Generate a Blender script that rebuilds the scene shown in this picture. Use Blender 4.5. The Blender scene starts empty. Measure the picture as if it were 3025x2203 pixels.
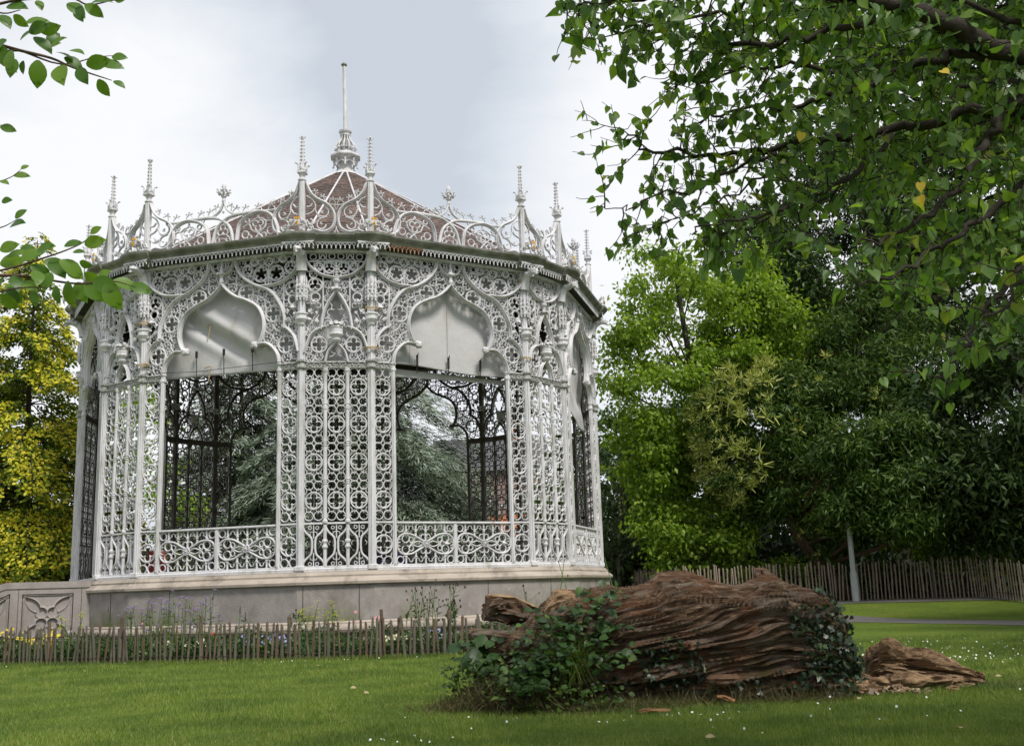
import bpy, math, random
import numpy as np
from mathutils import Vector, Matrix, noise as mnoise

scene = bpy.context.scene
COL = scene.collection
PI = math.pi

# ---------------------------------------------------------------- camera
EYE = 1.6
FPX, PITCH, ROLL = 3156.29, 0.1981, 0.0329      # focal length in photo pixels, tilt up, roll
cam_d = bpy.data.cameras.new("camera")
cam_d.sensor_fit = 'HORIZONTAL'; cam_d.sensor_width = 36.0
cam_d.lens = 36.0 * FPX / 3025.0
cam_d.clip_start = 0.1; cam_d.clip_end = 2000
cam = bpy.data.objects.new("camera", cam_d); COL.objects.link(cam)
cam.matrix_world = Matrix.Translation((0, 0, EYE)) @ Matrix.Rotation(PI/2 + PITCH, 4, 'X') @ Matrix.Rotation(-ROLL, 4, 'Z')
scene.camera = cam
_cp, _sp, _cr, _sr = math.cos(PITCH), math.sin(PITCH), math.cos(ROLL), math.sin(ROLL)

def ray(px, py):
    qx, qy = px - 1512.5, 1101.5 - py
    a = (qx*_cr + qy*_sr)/FPX; b = (-qx*_sr + qy*_cr)/FPX
    return (a, _cp - b*_sp, _sp + b*_cp)
def at(px, py, depth):
    """world point seen at a photo pixel, at a given distance along the ground"""
    r = ray(px, py); t = depth/r[1]
    return Vector((r[0]*t, depth, r[2]*t + EYE))

# ---------------------------------------------------------------- scene objects
def tag(o, label=None, cat=None, group=None, kind=None):
    if label: o['label'] = label
    if cat: o['category'] = cat
    if group: o['group'] = group
    if kind: o['kind'] = kind
    return o
def empty(name, loc, rz=0.0, parent=None):
    o = bpy.data.objects.new(name, None); COL.objects.link(o)
    o.location = loc; o.rotation_euler = (0, 0, rz); o.empty_display_size = 0.2
    if parent: o.parent = parent
    return o
def link(name, me, parent=None, loc=(0, 0, 0), rz=0.0):
    o = bpy.data.objects.new(name, me); COL.objects.link(o)
    if parent: o.parent = parent
    o.location = loc; o.rotation_euler = (0, 0, rz)
    return o
def copy_tree(o, parent=None):
    c = o.copy(); COL.objects.link(c); c.parent = parent
    for ch in list(o.children): copy_tree(ch, c)
    return c

class MB:
    """collects pieces of ONE part's surface"""
    def __init__(s): s.v = []; s.f = []; s.m = []
    def add(s, V, F, mi=0):
        o = len(s.v); s.v.extend([tuple(p) for p in V])
        s.f.extend([tuple(i + o for i in f) for f in F]); s.m.extend([mi]*len(F))
    def mesh(s, name, mats, smooth=False):
        me = bpy.data.meshes.new(name); me.from_pydata(s.v, [], s.f); me.update()
        for m in (mats if isinstance(mats, (list, tuple)) else [mats]): me.materials.append(m)
        if any(s.m): me.polygons.foreach_set('material_index', s.m)
        if smooth:
            me.polygons.foreach_set('use_smooth', [True]*len(me.polygons))
            if smooth != True: me.set_sharp_from_angle(angle=math.radians(smooth))
        return me
    def build(s, name, mats, parent=None, loc=(0, 0, 0), rz=0.0, smooth=False):
        return link(name, s.mesh(name, mats, smooth), parent, loc, rz)
    # ---- pieces
    def box(s, x0, x1, y0, y1, z0, z1, mi=0, bev=0.0):
        if bev <= 0:
            V = [(x, y, z) for z in (z0, z1) for y in (y0, y1) for x in (x0, x1)]
            s.add(V, [(0,2,3,1),(4,5,7,6),(0,1,5,4),(2,6,7,3),(0,4,6,2),(1,3,7,5)], mi)
        else:
            b = bev; V = []
            def ringc(z, i):
                return [(x0+i+b,y0+i,z),(x1-i-b,y0+i,z),(x1-i,y0+i+b,z),(x1-i,y1-i-b,z),(x1-i-b,y1-i,z),(x0+i+b,y1-i,z),(x0+i,y1-i-b,z),(x0+i,y0+i+b,z)]
            R = [ringc(z0, b*.6), ringc(z0+b, 0), ringc(z1-b, 0), ringc(z1, b*.6)]
            for r in R: V += r
            F = [tuple(range(7,-1,-1)), tuple(range(24, 32))]
            for k in range(3):
                for i in range(8): F.append((k*8+i, k*8+(i+1)%8, k*8+8+(i+1)%8, k*8+8+i))
            s.add(V, F, mi)
    def tube(s, P, R, n=8, mi=0, cap=True, squash=None):
        P = [Vector(p) for p in P]
        if not hasattr(R, '__len__'): R = [R]*len(P)
        V = []; F = []; up = Vector((0.0123, 0.0456, 1)); 
        t0 = (P[1]-P[0]).normalized()
        if abs(t0.z) > .9: up = Vector((1, .02, .05))
        a = t0.cross(up).normalized()
        for i, p in enumerate(P):
            t = (P[min(i+1, len(P)-1)] - P[max(i-1, 0)])
            if t.length < 1e-9: t = t0
            t.normalize(); a = (a - t*a.dot(t))
            if a.length < 1e-6: a = t.orthogonal()
            a.normalize(); b = t.cross(a)
            for k in range(n):
                w = 2*PI*k/n; V.append(p + (a*math.cos(w) + b*math.sin(w))*R[i])
        for i in range(len(P)-1):
            for k in range(n): F.append((i*n+k, i*n+(k+1)%n, (i+1)*n+(k+1)%n, (i+1)*n+k))
        if cap: F += [tuple(range(n-1,-1,-1)), tuple((len(P)-1)*n+k for k in range(n))]
        s.add(V, F, mi)
    def lathe(s, prof, c=(0, 0, 0), n=12, mi=0, a0=0.0, half=False):
        """prof: (radius, z) from bottom to top round a vertical axis"""
        V = []; F = []
        for r, z in prof:
            for k in range(n):
                w = a0 + 2*PI*k/n; V.append((c[0]+r*math.cos(w), c[1]+r*math.sin(w), c[2]+z))
        for i in range(len(prof)-1):
            for k in range(n): F.append((i*n+k, i*n+(k+1)%n, (i+1)*n+(k+1)%n, (i+1)*n+k))
        F += [tuple(range(n-1,-1,-1)), tuple((len(prof)-1)*n+k for k in range(n))]
        s.add(V, F, mi)
    def sweep(s, P, w, d, closed=False, y0=0.0, mi=0, flat=False):
        """bar of width w and depth d along a path of (u, v) in an upright panel; outwards is -y"""
        n = len(P)
        if n < 2: return
        if flat: prof = [(-.5,.5),(-.5,-.5),(.5,-.5),(.5,.5)]
        else: prof = [(-.5,.5),(-.5,-.18),(-.2,-.5),(.2,-.5),(.5,-.18),(.5,.5)]
        m = len(prof); V = []; F = []
        for i in range(n):
            p = P[i]
            if closed: a, b = P[i-1], P[(i+1) % n]
            else: a, b = P[max(i-1,0)], P[min(i+1,n-1)]
            tx, tz = b[0]-a[0], b[1]-a[1]; L = math.hypot(tx, tz) or 1e-9
            nx, nz = -tz/L, tx/L
            for (q, e) in prof: V.append((p[0]+nx*q*w, y0+e*d, p[1]+nz*q*w))
        for i in range(n if closed else n-1):
            j = (i+1) % n
            for k in range(m): F.append((i*m+k, j*m+k, j*m+(k+1)%m, i*m+(k+1)%m))
        if not closed: F += [tuple(range(m-1,-1,-1)), tuple((n-1)*m+k for k in range(m))]
        s.add(V, F, mi)
    def ring(s, u, v, r, w, d, n=20, y0=0.0, a0=0.0, a1=2*PI, mi=0):
        full = abs(a1-a0-2*PI) < 1e-6
        k = n if full else n+1
        P = [(u+r*math.cos(a0+(a1-a0)*i/n), v+r*math.sin(a0+(a1-a0)*i/n)) for i in range(k)]
        s.sweep(P, w, d, full, y0, mi)
    def foil(s, u, v, R, nf, w, d, rot=PI/2, seg=8, y0=0.0, mi=0):
        """n-foil of arcs inside a circle of radius R, cusps inwards"""
        k = math.sin(PI/nf); r = R*k/(1+k); dd = R-r; sp = PI/2+PI/nf
        for i in range(nf):
            a = rot + 2*PI*i/nf; cu, cv = u+dd*math.cos(a), v+dd*math.sin(a)
            s.ring(cu, cv, r, w, d, seg, y0, a-sp, a+sp, mi)
    def blob(s, c, r, seed=0, n=8, m=6, amp=.35, mi=0, sc=(1, 1, 1)):
        V = []; F = []
        for i in range(m+1):
            th = PI*i/m
            for k in range(n):
                ph = 2*PI*k/n; q = Vector((math.sin(th)*math.cos(ph), math.sin(th)*math.sin(ph), math.cos(th)))
                e = 1+amp*mnoise.noise(q*1.9+Vector((seed*3.1, seed*1.7, 0)))*1.6
                V.append((c[0]+q.x*r*e*sc[0], c[1]+q.y*r*e*sc[1], c[2]+q.z*r*e*sc[2]))
        for i in range(m):
            for k in range(n): F.append((i*n+k, (i+1)*n+k, (i+1)*n+(k+1)%n, i*n+(k+1)%n))
        s.add(V, F, mi)

def spl(P, n=6):
    """Catmull-Rom through points of any dimension"""
    P = [tuple(map(float, p)) for p in P]; out = []
    for i in range(len(P)-1):
        p0 = P[i-1] if i else tuple(2*a-b for a, b in zip(P[0], P[1]))
        p1, p2 = P[i], P[i+1]
        p3 = P[i+2] if i+2 < len(P) else tuple(2*a-b for a, b in zip(P[-1], P[-2]))
        for k in range(n):
            t = k/n
            out.append(tuple(.5*(2*b+(c-a)*t+(2*a-5*b+4*c-d)*t*t+(3*b-a-3*c+d)*t**3) for a, b, c, d in zip(p0, p1, p2, p3)))
    out.append(P[-1]); return out
def mirror(P): return [(-p[0],)+tuple(p[1:]) for p in P]

def fast_mesh(name, V, F, mats, midx=None, smooth=False):
    """V (n,3) array, F (m,k) array of equal-sized faces"""
    V = np.asarray(V, np.float32); F = np.asarray(F, np.int32)
    me = bpy.data.meshes.new(name); k = F.shape[1]
    me.vertices.add(len(V)); me.vertices.foreach_set('co', V.ravel())
    me.loops.add(F.size); me.loops.foreach_set('vertex_index', F.ravel())
    me.polygons.add(len(F)); me.polygons.foreach_set('loop_start', np.arange(0, F.size, k, dtype=np.int32))
    try: me.polygons.foreach_set('loop_total', np.full(len(F), k, np.int32))
    except Exception: pass
    if midx is not None: me.polygons.foreach_set('material_index', np.asarray(midx, np.int32))
    if smooth: me.polygons.foreach_set('use_smooth', np.ones(len(F), bool))
    me.update(calc_edges=True)
    for m in (mats if isinstance(mats, (list, tuple)) else [mats]): me.materials.append(m)
    return me

def norm(a): return a/np.maximum(np.linalg.norm(a, axis=-1, keepdims=True), 1e-9)
def scatter(T, TF, pos, dirv, nrm, size, rng=None, width=1.0):
    """copies of a leaf template: template x = along the leaf, y = across, z = leaf normal"""
    x = norm(dirv); z = nrm - x*np.sum(nrm*x, -1, keepdims=True); z = norm(z); y = np.cross(z, x)
    size = np.broadcast_to(np.asarray(size, float).reshape(-1, 1, 1) if np.ndim(size) else np.full((1, 1, 1), size), (len(pos), 1, 1))
    T = np.asarray(T, float)
    V = pos[:, None, :] + size*(T[None, :, 0:1]*x[:, None, :] + width*T[None, :, 1:2]*y[:, None, :] + T[None, :, 2:3]*z[:, None, :])
    F = np.asarray(TF)[None] + (np.arange(len(pos))*len(T))[:, None, None]
    return V.reshape(-1, 3), F.reshape(-1, F.shape[-1])
LEAF4 = ([(0,0,0),(.45,-.28,.06),(1,0,-.05),(.45,.28,.06)], [(0,1,2,3)])
BLADE = ([(0,-.5,0),(0,.5,0),(1,.12,0),(1,-.12,0)], [(0,3,2,1)])
def runit(rng, n):
    a = rng.normal(size=(n, 3)); return norm(a)

# ---------------------------------------------------------------- materials
def ramp(nt, stops, interp='LINEAR'):
    r = nt.nodes.new('ShaderNodeValToRGB'); cr = r.color_ramp; cr.interpolation = interp
    while len(cr.elements) < len(stops): cr.elements.new(.5)
    for e, (p, c) in zip(cr.elements, stops):
        e.position = p; e.color = (*c, 1) if len(c) == 3 else c
    return r
def new_mat(name):
    m = bpy.data.materials.new(name); m.use_nodes = True; nt = m.node_tree
    b = nt.nodes['Principled BSDF']; b.inputs['Specular IOR Level'].default_value = .3
    return m, nt, b
def noise_node(nt, scale, detail=5, rough=.6, vec=None, dist=0.0):
    n = nt.nodes.new('ShaderNodeTexNoise'); n.inputs['Scale'].default_value = scale
    n.inputs['Detail'].default_value = detail; n.inputs['Roughness'].default_value = rough; n.inputs['Distortion'].default_value = dist
    if vec is not None: nt.links.new(vec, n.inputs['Vector'])
    return n
def posn(nt, sc=(1, 1, 1), obj=False):
    if obj: g = nt.nodes.new('ShaderNodeTexCoord').outputs['Object']
    else: g = nt.nodes.new('ShaderNodeNewGeometry').outputs['Position']
    mp = nt.nodes.new('ShaderNodeMapping'); mp.inputs['Scale'].default_value = sc
    nt.links.new(g, mp.inputs['Vector']); return mp.outputs['Vector']
def mixc(nt, fac, a, b, mode='MIX'):
    x = nt.nodes.new('ShaderNodeMix'); x.data_type = 'RGBA'; x.blend_type = mode
    for sock, val in ((x.inputs['Factor'], fac), (x.inputs['A'], a), (x.inputs['B'], b)):
        if hasattr(val, 'is_linked') or hasattr(val, 'links'): nt.links.new(val, sock)
        elif isinstance(val, (int, float)): sock.default_value = val
        else: sock.default_value = (*val, 1)
    # colour sockets are the RGBA ones
    return x
def mix_rgb(nt, fac, a, b, mode='MIX'):
    x = nt.nodes.new('ShaderNodeMixRGB'); x.blend_type = mode
    for k, val in (('Fac', fac), ('Color1', a), ('Color2', b)):
        if isinstance(val, (int, float)): x.inputs[k].default_value = val
        elif isinstance(val, tuple): x.inputs[k].default_value = (*val, 1)
        else: nt.links.new(val, x.inputs[k])
    return x.outputs['Color']
def surf_mat(name, stops, scale=3.0, rough=.7, bump=0.0, bscale=None, sc=(1, 1, 1), detail=6, stain=None, stain_scale=1.0, stain_sc=(1, 1, 1), stain_lo=.5, stain_hi=.7, spec=.3, obj=False, dist=0.0, spots=None):
    m, nt, b = new_mat(name)
    v = posn(nt, sc, obj); n = noise_node(nt, scale, detail, .62, v, dist)
    c = ramp(nt, stops); nt.links.new(n.outputs['Fac'], c.inputs['Fac']); col = c.outputs['Color']
    if stain:
        n2 = noise_node(nt, stain_scale, 6, .65, posn(nt, stain_sc, obj))
        r2 = ramp(nt, [(stain_lo, (0, 0, 0)), (stain_hi, (1, 1, 1))]); nt.links.new(n2.outputs['Fac'], r2.inputs['Fac'])
        col = mix_rgb(nt, r2.outputs['Color'], col, tuple(stain))
    for c_, s_, lo_, hi_, sc_ in (spots or ()):
        n3 = noise_node(nt, s_, 7, .7, posn(nt, sc_, obj)); r3 = ramp(nt, [(lo_, (0, 0, 0)), (hi_, (1, 1, 1))]); nt.links.new(n3.outputs['Fac'], r3.inputs['Fac'])
        col = mix_rgb(nt, r3.outputs['Color'], col, tuple(c_))
    nt.links.new(col, b.inputs['Base Color'])
    b.inputs['Roughness'].default_value = rough; b.inputs['Specular IOR Level'].default_value = spec
    if bump:
        nb = noise_node(nt, bscale or scale*4, 6, .7, v); bp = nt.nodes.new('ShaderNodeBump')
        bp.inputs['Strength'].default_value = bump; bp.inputs['Distance'].default_value = .05
        nt.links.new(nb.outputs['Fac'], bp.inputs['Height']); nt.links.new(bp.outputs['Normal'], b.inputs['Normal'])
    return m
def leaf_mat(name, stops, trans=.35, rough=.5, spec=.35, tint=(1.25, 1.25, .55), big=None):
    """leaf colour varies leaf by leaf; some light passes through"""
    m, nt, b = new_mat(name)
    g = nt.nodes.new('ShaderNodeNewGeometry'); c = ramp(nt, stops)
    nt.links.new(g.outputs['Random Per Island'], c.inputs['Fac']); col = c.outputs['Color']
    if big:
        n = noise_node(nt, big[0], 2, .5, posn(nt)); r = ramp(nt, [(.42, (1, 1, 1)), (.6, big[1])]); nt.links.new(n.outputs['Fac'], r.inputs['Fac'])
        col = mix_rgb(nt, 1.0, col, r.outputs['Color'], 'MULTIPLY')
    nt.links.new(col, b.inputs['Base Color']); b.inputs['Roughness'].default_value = rough
    b.inputs['Specular IOR Level'].default_value = spec
    if trans:
        t = nt.nodes.new('ShaderNodeBsdfTranslucent')
        nt.links.new(mix_rgb(nt, 1.0, col, tuple(tint), 'MULTIPLY'), t.inputs['Color'])
        mx = nt.nodes.new('ShaderNodeMixShader'); mx.inputs[0].default_value = trans
        nt.links.new(b.outputs[0], mx.inputs[1]); nt.links.new(t.outputs[0], mx.inputs[2])
        nt.links.new(mx.outputs[0], nt.nodes['Material Output'].inputs['Surface'])
    return m

M = {}
M['paint'] = surf_mat('white_paint', [(.3, (.55, .545, .572)), (.7, (.66, .652, .678))], 1.3, .55, .15, 40, stain=(.35, .35, .315), stain_scale=2.2, stain_sc=(1.6, 1.6, .5), stain_lo=.48, stain_hi=.74, spots=[((.27, .25, .17), 5.5, .58, .74, (2, 2, .45)), ((.23, .13, .07), 13, .66, .76, (2, 2, .35))])
M['inner'] = surf_mat('dark_inner_side', [(.3, (.065, .056, .046)), (.7, (.15, .132, .112))], 3, .7)
M['paint_old'] = surf_mat('dirty_white_paint', [(.3, (.30, .30, .26)), (.7, (.66, .65, .58))], 6, .6, .2, 40, stain=(.25, .25, .16), stain_scale=5, stain_lo=.5, stain_hi=.72)
M['cornice'] = surf_mat('weathered_cornice', [(.3, (.12, .12, .105)), (.7, (.30, .30, .265))], 2.5, .7, .3, 12, sc=(1, 1, .5), stain=(.12, .125, .07), stain_scale=1.6, stain_lo=.5, stain_hi=.68)
M['band'] = surf_mat('tarnished_iron', [(.35, (.13, .135, .13)), (.65, (.52, .52, .5))], 22, .6, .4, 60)
M['rust'] = surf_mat('rusty_iron', [(.35, (.2, .07, .03)), (.65, (.42, .3, .2))], 9, .8)
M['gold'] = surf_mat('gilded_metal', [(.3, (.5, .25, .02)), (.7, (.75, .45, .05))], 9, .4)
M['roofwood_and_shadow'] = surf_mat('dark_timber_and_shadow', [(.3, (.02, .018, .015)), (.7, (.05, .045, .04))], 5, .85)
M['canvas'] = surf_mat('grey_canvas', [(.3, (.43, .425, .435)), (.7, (.51, .502, .508))], .9, .9, .3, 5, spec=.1, stain=(.36, .34, .31), stain_scale=.8, stain_sc=(2, 2, .35), stain_lo=.58, stain_hi=.75)
M['stone'] = surf_mat('grey_sandstone', [(.25, (.205, .182, .170)), (.5, (.29, .262, .248)), (.8, (.37, .338, .318))], 1.7, .85, .35, 25, stain=(.21, .178, .155), stain_scale=.9, stain_sc=(1, 1, .5), stain_lo=.5, stain_hi=.72)
M['stone_pale'] = surf_mat('pale_sandstone', [(.25, (.30, .255, .215)), (.75, (.46, .40, .345))], 2.6, .85, .4, 25, sc=(.5, .5, 2.5), stain=(.19, .165, .14), stain_scale=1.6, stain_sc=(1, 1, .7), stain_lo=.52, stain_hi=.7)
M['joint'] = surf_mat('dark_joint', [(.3, (.05, .045, .04)), (.7, (.1, .09, .08))], 5, .9)
M['rope'] = surf_mat('old_rope', [(.3, (.36, .27, .15)), (.7, (.5, .4, .26))], 20, .9)
M['cable'] = surf_mat('black_cable', [(.3, (.015, .015, .015)), (.7, (.03, .03, .03))], 20, .6)

def mossy(m, col_moss, z0, z1):
    """green growth at the foot of a wall, in patches"""
    nt = m.node_tree; b = nt.nodes['Principled BSDF']; src = b.inputs['Base Color'].links[0].from_socket
    g = nt.nodes.new('ShaderNodeNewGeometry'); sx = nt.nodes.new('ShaderNodeSeparateXYZ'); nt.links.new(g.outputs['Position'], sx.inputs[0])
    mr = nt.nodes.new('ShaderNodeMapRange'); nt.links.new(sx.outputs['Z'], mr.inputs['Value']); mr.inputs['From Min'].default_value = z1; mr.inputs['From Max'].default_value = z0
    n = noise_node(nt, .55, 6, .65, posn(nt, (1, 1, .3))); r = ramp(nt, [(.47, (0, 0, 0)), (.62, (1, 1, 1))]); nt.links.new(n.outputs['Fac'], r.inputs['Fac'])
    mm = nt.nodes.new('ShaderNodeMath'); mm.operation = 'MULTIPLY'; nt.links.new(mr.outputs['Result'], mm.inputs[0]); nt.links.new(r.outputs['Color'], mm.inputs[1])
    nt.links.new(mix_rgb(nt, mm.outputs[0], src, col_moss), b.inputs['Base Color']); return m
M['stone_wall'] = mossy(surf_mat('plinth_sandstone', [(.25, (.215, .192, .18)), (.5, (.29, .264, .25)), (.8, (.36, .33, .312))], 2.2, .85, .4, 25, stain=(.20, .175, .155), stain_scale=1.3, stain_sc=(1, 1, .6), stain_lo=.5, stain_hi=.7, spots=[((.40, .37, .345), 6, .60, .72, (1, 1, 1)), ((.16, .14, .125), 2.5, .62, .75, (1, 1, .25))]), (.13, .14, .06), .85, 1.42)
def roof_mat():
    m, nt, b = new_mat('brown_roof_tiles')
    uv = nt.nodes.new('ShaderNodeUVMap'); uv.uv_map = 'tiles'
    br = nt.nodes.new('ShaderNodeTexBrick'); nt.links.new(uv.outputs['UV'], br.inputs['Vector'])
    br.inputs['Scale'].default_value = 1.0; br.inputs['Brick Width'].default_value = .22; br.inputs['Row Height'].default_value = .17
    br.inputs['Mortar Size'].default_value = .012; br.inputs['Color1'].default_value = (.066, .05, .044, 1); br.inputs['Color2'].default_value = (.145, .108, .096, 1)
    br.inputs['Mortar'].default_value = (.02, .015, .013, 1)
    n = noise_node(nt, 1.1, 6, .7, posn(nt)); r = ramp(nt, [(.35, (.75, .75, .75)), (.55, (1.25, 1.1, 1.1)), (.7, (1.9, 1.75, 1.6))]); nt.links.new(n.outputs['Fac'], r.inputs['Fac'])
    col = mix_rgb(nt, 1.0, br.outputs['Color'], r.outputs['Color'], 'MULTIPLY')
    n2 = noise_node(nt, 9, 5, .7, posn(nt)); r2 = ramp(nt, [(.55, (0, 0, 0)), (.7, (1, 1, 1))]); nt.links.new(n2.outputs['Fac'], r2.inputs['Fac'])
    col = mix_rgb(nt, r2.outputs['Color'], col, (.27, .235, .205))
    nt.links.new(col, b.inputs['Base Color']); b.inputs['Roughness'].default_value = .8
    return m
M['roof'] = roof_mat()
# ---------------------------------------------------------------- sky, sun, view
SUN_EL, SUN_AZ = math.radians(52), math.radians(142)     # azimuth from +Y towards +X
sun_dir = Vector((math.sin(SUN_AZ)*math.cos(SUN_EL), math.cos(SUN_AZ)*math.cos(SUN_EL), math.sin(SUN_EL)))
w = bpy.data.worlds.new("World"); scene.world = w; w.use_nodes = True
nt = w.node_tree; bg = nt.nodes['Background']
sky = nt.nodes.new('ShaderNodeTexSky'); sky.sky_type = 'NISHITA'; sky.sun_disc = False
sky.sun_elevation = SUN_EL; sky.sun_rotation = SUN_AZ; sky.air_density = 1.0; sky.dust_density = 2.0
tc = nt.nodes.new('ShaderNodeTexCoord')
def vmath(op, a, b=None):
    n = nt.nodes.new('ShaderNodeVectorMath'); n.operation = op
    nt.links.new(a, n.inputs[0])
    if b is not None:
        if hasattr(b, 'links'): nt.links.new(b, n.inputs[1])
        else: n.inputs[1].default_value = b
    return n
def fmath(op, a, b=None, c=None):
    n = nt.nodes.new('ShaderNodeMath'); n.operation = op
    for i, x in enumerate((a, b, c)):
        if x is None: continue
        if hasattr(x, 'links'): nt.links.new(x, n.inputs[i])
        else: n.inputs[i].default_value = x
    return n.outputs[0]
D = vmath('NORMALIZE', tc.outputs['Generated']).outputs[0]
mp = nt.nodes.new('ShaderNodeMapping'); mp.inputs['Scale'].default_value = (1, 1, 2.2); nt.links.new(D, mp.inputs['Vector'])
warp = noise_node(nt, 1.6, 4, .5, mp.outputs['Vector'])
wv = vmath('ADD', mp.outputs['Vector'], vmath('SCALE', warp.outputs['Color']).outputs[0])
wv.inputs[1].links[0].from_node.inputs['Scale'].default_value = .35
cn = noise_node(nt, 2.6, 8, .58, wv.outputs[0])
val = fmath('MULTIPLY_ADD', cn.outputs['Fac'], 1.6, -.27)
def blob_sky(px, py, rad, amount):
    """a brighter or greyer cloud mass round one direction of the sky"""
    global val
    d = Vector(ray(px, py)).normalized()
    dt = vmath('DOT_PRODUCT', D, tuple(d)).outputs['Value']
    mr = nt.nodes.new('ShaderNodeMapRange'); mr.interpolation_type = 'SMOOTHSTEP'; nt.links.new(dt, mr.inputs['Value'])
    mr.inputs['From Min'].default_value = math.cos(rad); mr.inputs['From Max'].default_value = 1.0
    mr.inputs['To Min'].default_value = 0; mr.inputs['To Max'].default_value = amount
    val = fmath('ADD', val, mr.outputs['Result'])
for args in [(1350, 340, .26, -.13), (1050, 60, .30, -.12), (550, -20, .28, -.14), (150, 60, .22, -.10), (1550, 120, .24, -.12), (1650, 420, .20, -.10), (250, 620, .32, .40), (2200, 150, .30, .45), (1950, 700, .25, .3), (650, 480, .18, .22), (1500, 640, .16, .12)]: blob_sky(*args)
cr_ = ramp(nt, [(.14, (.55, .595, .66)), (.36, (.655, .70, .755)), (.58, (.79, .81, .84)), (.82, (.885, .895, .905))]); nt.links.new(val, cr_.inputs['Fac'])
b2 = nt.nodes.new('ShaderNodeBackground'); nt.links.new(cr_.outputs['Color'], b2.inputs['Color']); b2.inputs['Strength'].default_value = .745
nt.links.new(sky.outputs['Color'], bg.inputs['Color']); bg.inputs['Strength'].default_value = .1
mx = nt.nodes.new('ShaderNodeMixShader'); mx.inputs[0].default_value = .93
nt.links.new(bg.outputs[0], mx.inputs[1]); nt.links.new(b2.outputs[0], mx.inputs[2])
nt.links.new(mx.outputs[0], nt.nodes['World Output'].inputs['Surface'])
sd = bpy.data.lights.new("sun", 'SUN'); sd.energy = 2.4; sd.angle = math.radians(13); sd.color = (1, .95, .87)
so = bpy.data.objects.new("sun", sd); COL.objects.link(so); so.rotation_euler = sun_dir.to_track_quat('Z', 'Y').to_euler(); so.location = (20, -20, 40)
scene.view_settings.view_transform = 'Standard'; scene.view_settings.look = 'None'
scene.view_settings.exposure = 0.62; scene.view_settings.gamma = 1.0
scene.cycles.max_bounces = 8; scene.cycles.transparent_max_bounces = 4
scene.cycles.use_denoising = True
# ---------------------------------------------------------------- the bandstand: 16 sides, wide and narrow in turn
PHI, WW, NW, TH = 0.1281, 5.2379, 2.0, PI/8
Z0 = 2.32                                            # foot of the ironwork
A_N = WW*math.sin(TH)+NW*math.sin(2*TH)+WW*math.sin(3*TH)+NW/2
A_W = NW*math.sin(TH)+WW*math.sin(2*TH)+NW*math.sin(3*TH)+WW/2
FX, FY = -5.0996, 30.4136
BC = Vector((FX-math.sin(PHI)*A_N, FY+math.cos(PHI)*A_N, 0))
band = empty('bandstand', BC)
tag(band, 'ornate white cast iron bandstand with brown tiled roof on a grey stone base', 'bandstand')
def fr(k, off=0.0, z=Z0):
    """place of face k (0 = the narrow one towards the lawn) relative to the bandstand: location, turn"""
    a = PHI+k*TH; r = (A_N if k % 2 == 0 else A_W)+off
    return (math.sin(a)*r, -math.cos(a)*r, z), a
def corner(k, off=0.0):
    """vertex between face k and k+1 of the polygon pushed out by off"""
    a = PHI+k*TH; r = (A_N if k % 2 == 0 else A_W)+off; h = (NW if k % 2 == 0 else WW)/2 + off*math.tan(TH/2)
    return Vector((math.sin(a)*r+math.cos(a)*h, -math.cos(a)*r+math.sin(a)*h, 0))
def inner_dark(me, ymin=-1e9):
    """a darker colour on the faces that point into the bandstand"""
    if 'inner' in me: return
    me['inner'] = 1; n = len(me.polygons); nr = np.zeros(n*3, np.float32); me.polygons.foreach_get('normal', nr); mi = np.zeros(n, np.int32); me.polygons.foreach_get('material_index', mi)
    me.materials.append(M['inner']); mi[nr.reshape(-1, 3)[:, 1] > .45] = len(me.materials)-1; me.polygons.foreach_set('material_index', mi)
def place(me, name, k, off=0.0, z=Z0):
    loc, a = fr(k, off, z); return link(name, me, band, loc, a)
P_ = M['paint']

# --- greedy filling of a panel with the largest rings that still fit
def pack(mb, curves, inside, box, rmin, rmax, count, w=.027, d=.05, seedpts=(), foils=True, both=True):
    S = np.concatenate([np.asarray(spl_dense(c)) for c in curves])
    gu = np.arange(box[0], box[1], .025); gv = np.arange(box[2], box[3], .025)
    U, Vv = np.meshgrid(gu, gv); G = np.stack([U.ravel(), Vv.ravel()], 1)
    G = G[inside(G[:, 0], G[:, 1])]
    dist = np.full(len(G), 9.0)
    for i in range(0, len(S), 400): dist = np.minimum(dist, np.linalg.norm(G[:, None]-S[None, i:i+400], axis=2).min(1))
    for c, r in seedpts: dist = np.minimum(dist, np.linalg.norm(G-np.array(c), axis=1)-r)
    for _ in range(count):
        dd = np.minimum(dist, rmax); i = int(np.argmax(dd)); r = float(dd[i])
        if r < rmin: break
        if r >= rmax*.999:
            cand = np.where(dd >= rmax*.999)[0]; i = cand[int(np.argmin(dist[cand]))]
        u, v = G[i]; r *= .97
        for e in ((1, -1) if both and abs(u) > .03 else (1,)):
            mb.ring(e*u, v, r, w, d, 14 if r < .12 else 18)
            if foils and r > .085: mb.foil(e*u, v, r-.012, 4 if r > .15 else 3, w*.85, d*.85, PI/2 + e*.6*(_ % 5), 6)
        dist = np.minimum(dist, np.linalg.norm(G-np.array((u, v)), axis=1)-r)
def spl_dense(P, step=.04):
    out = []
    for a, b in zip(P[:-1], P[1:]):
        n = max(1, int(math.hypot(b[0]-a[0], b[1]-a[1])/step))
        out += [(a[0]+(b[0]-a[0])*i/n, a[1]+(b[1]-a[1])*i/n) for i in range(n)]
    return out+[P[-1]]
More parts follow.
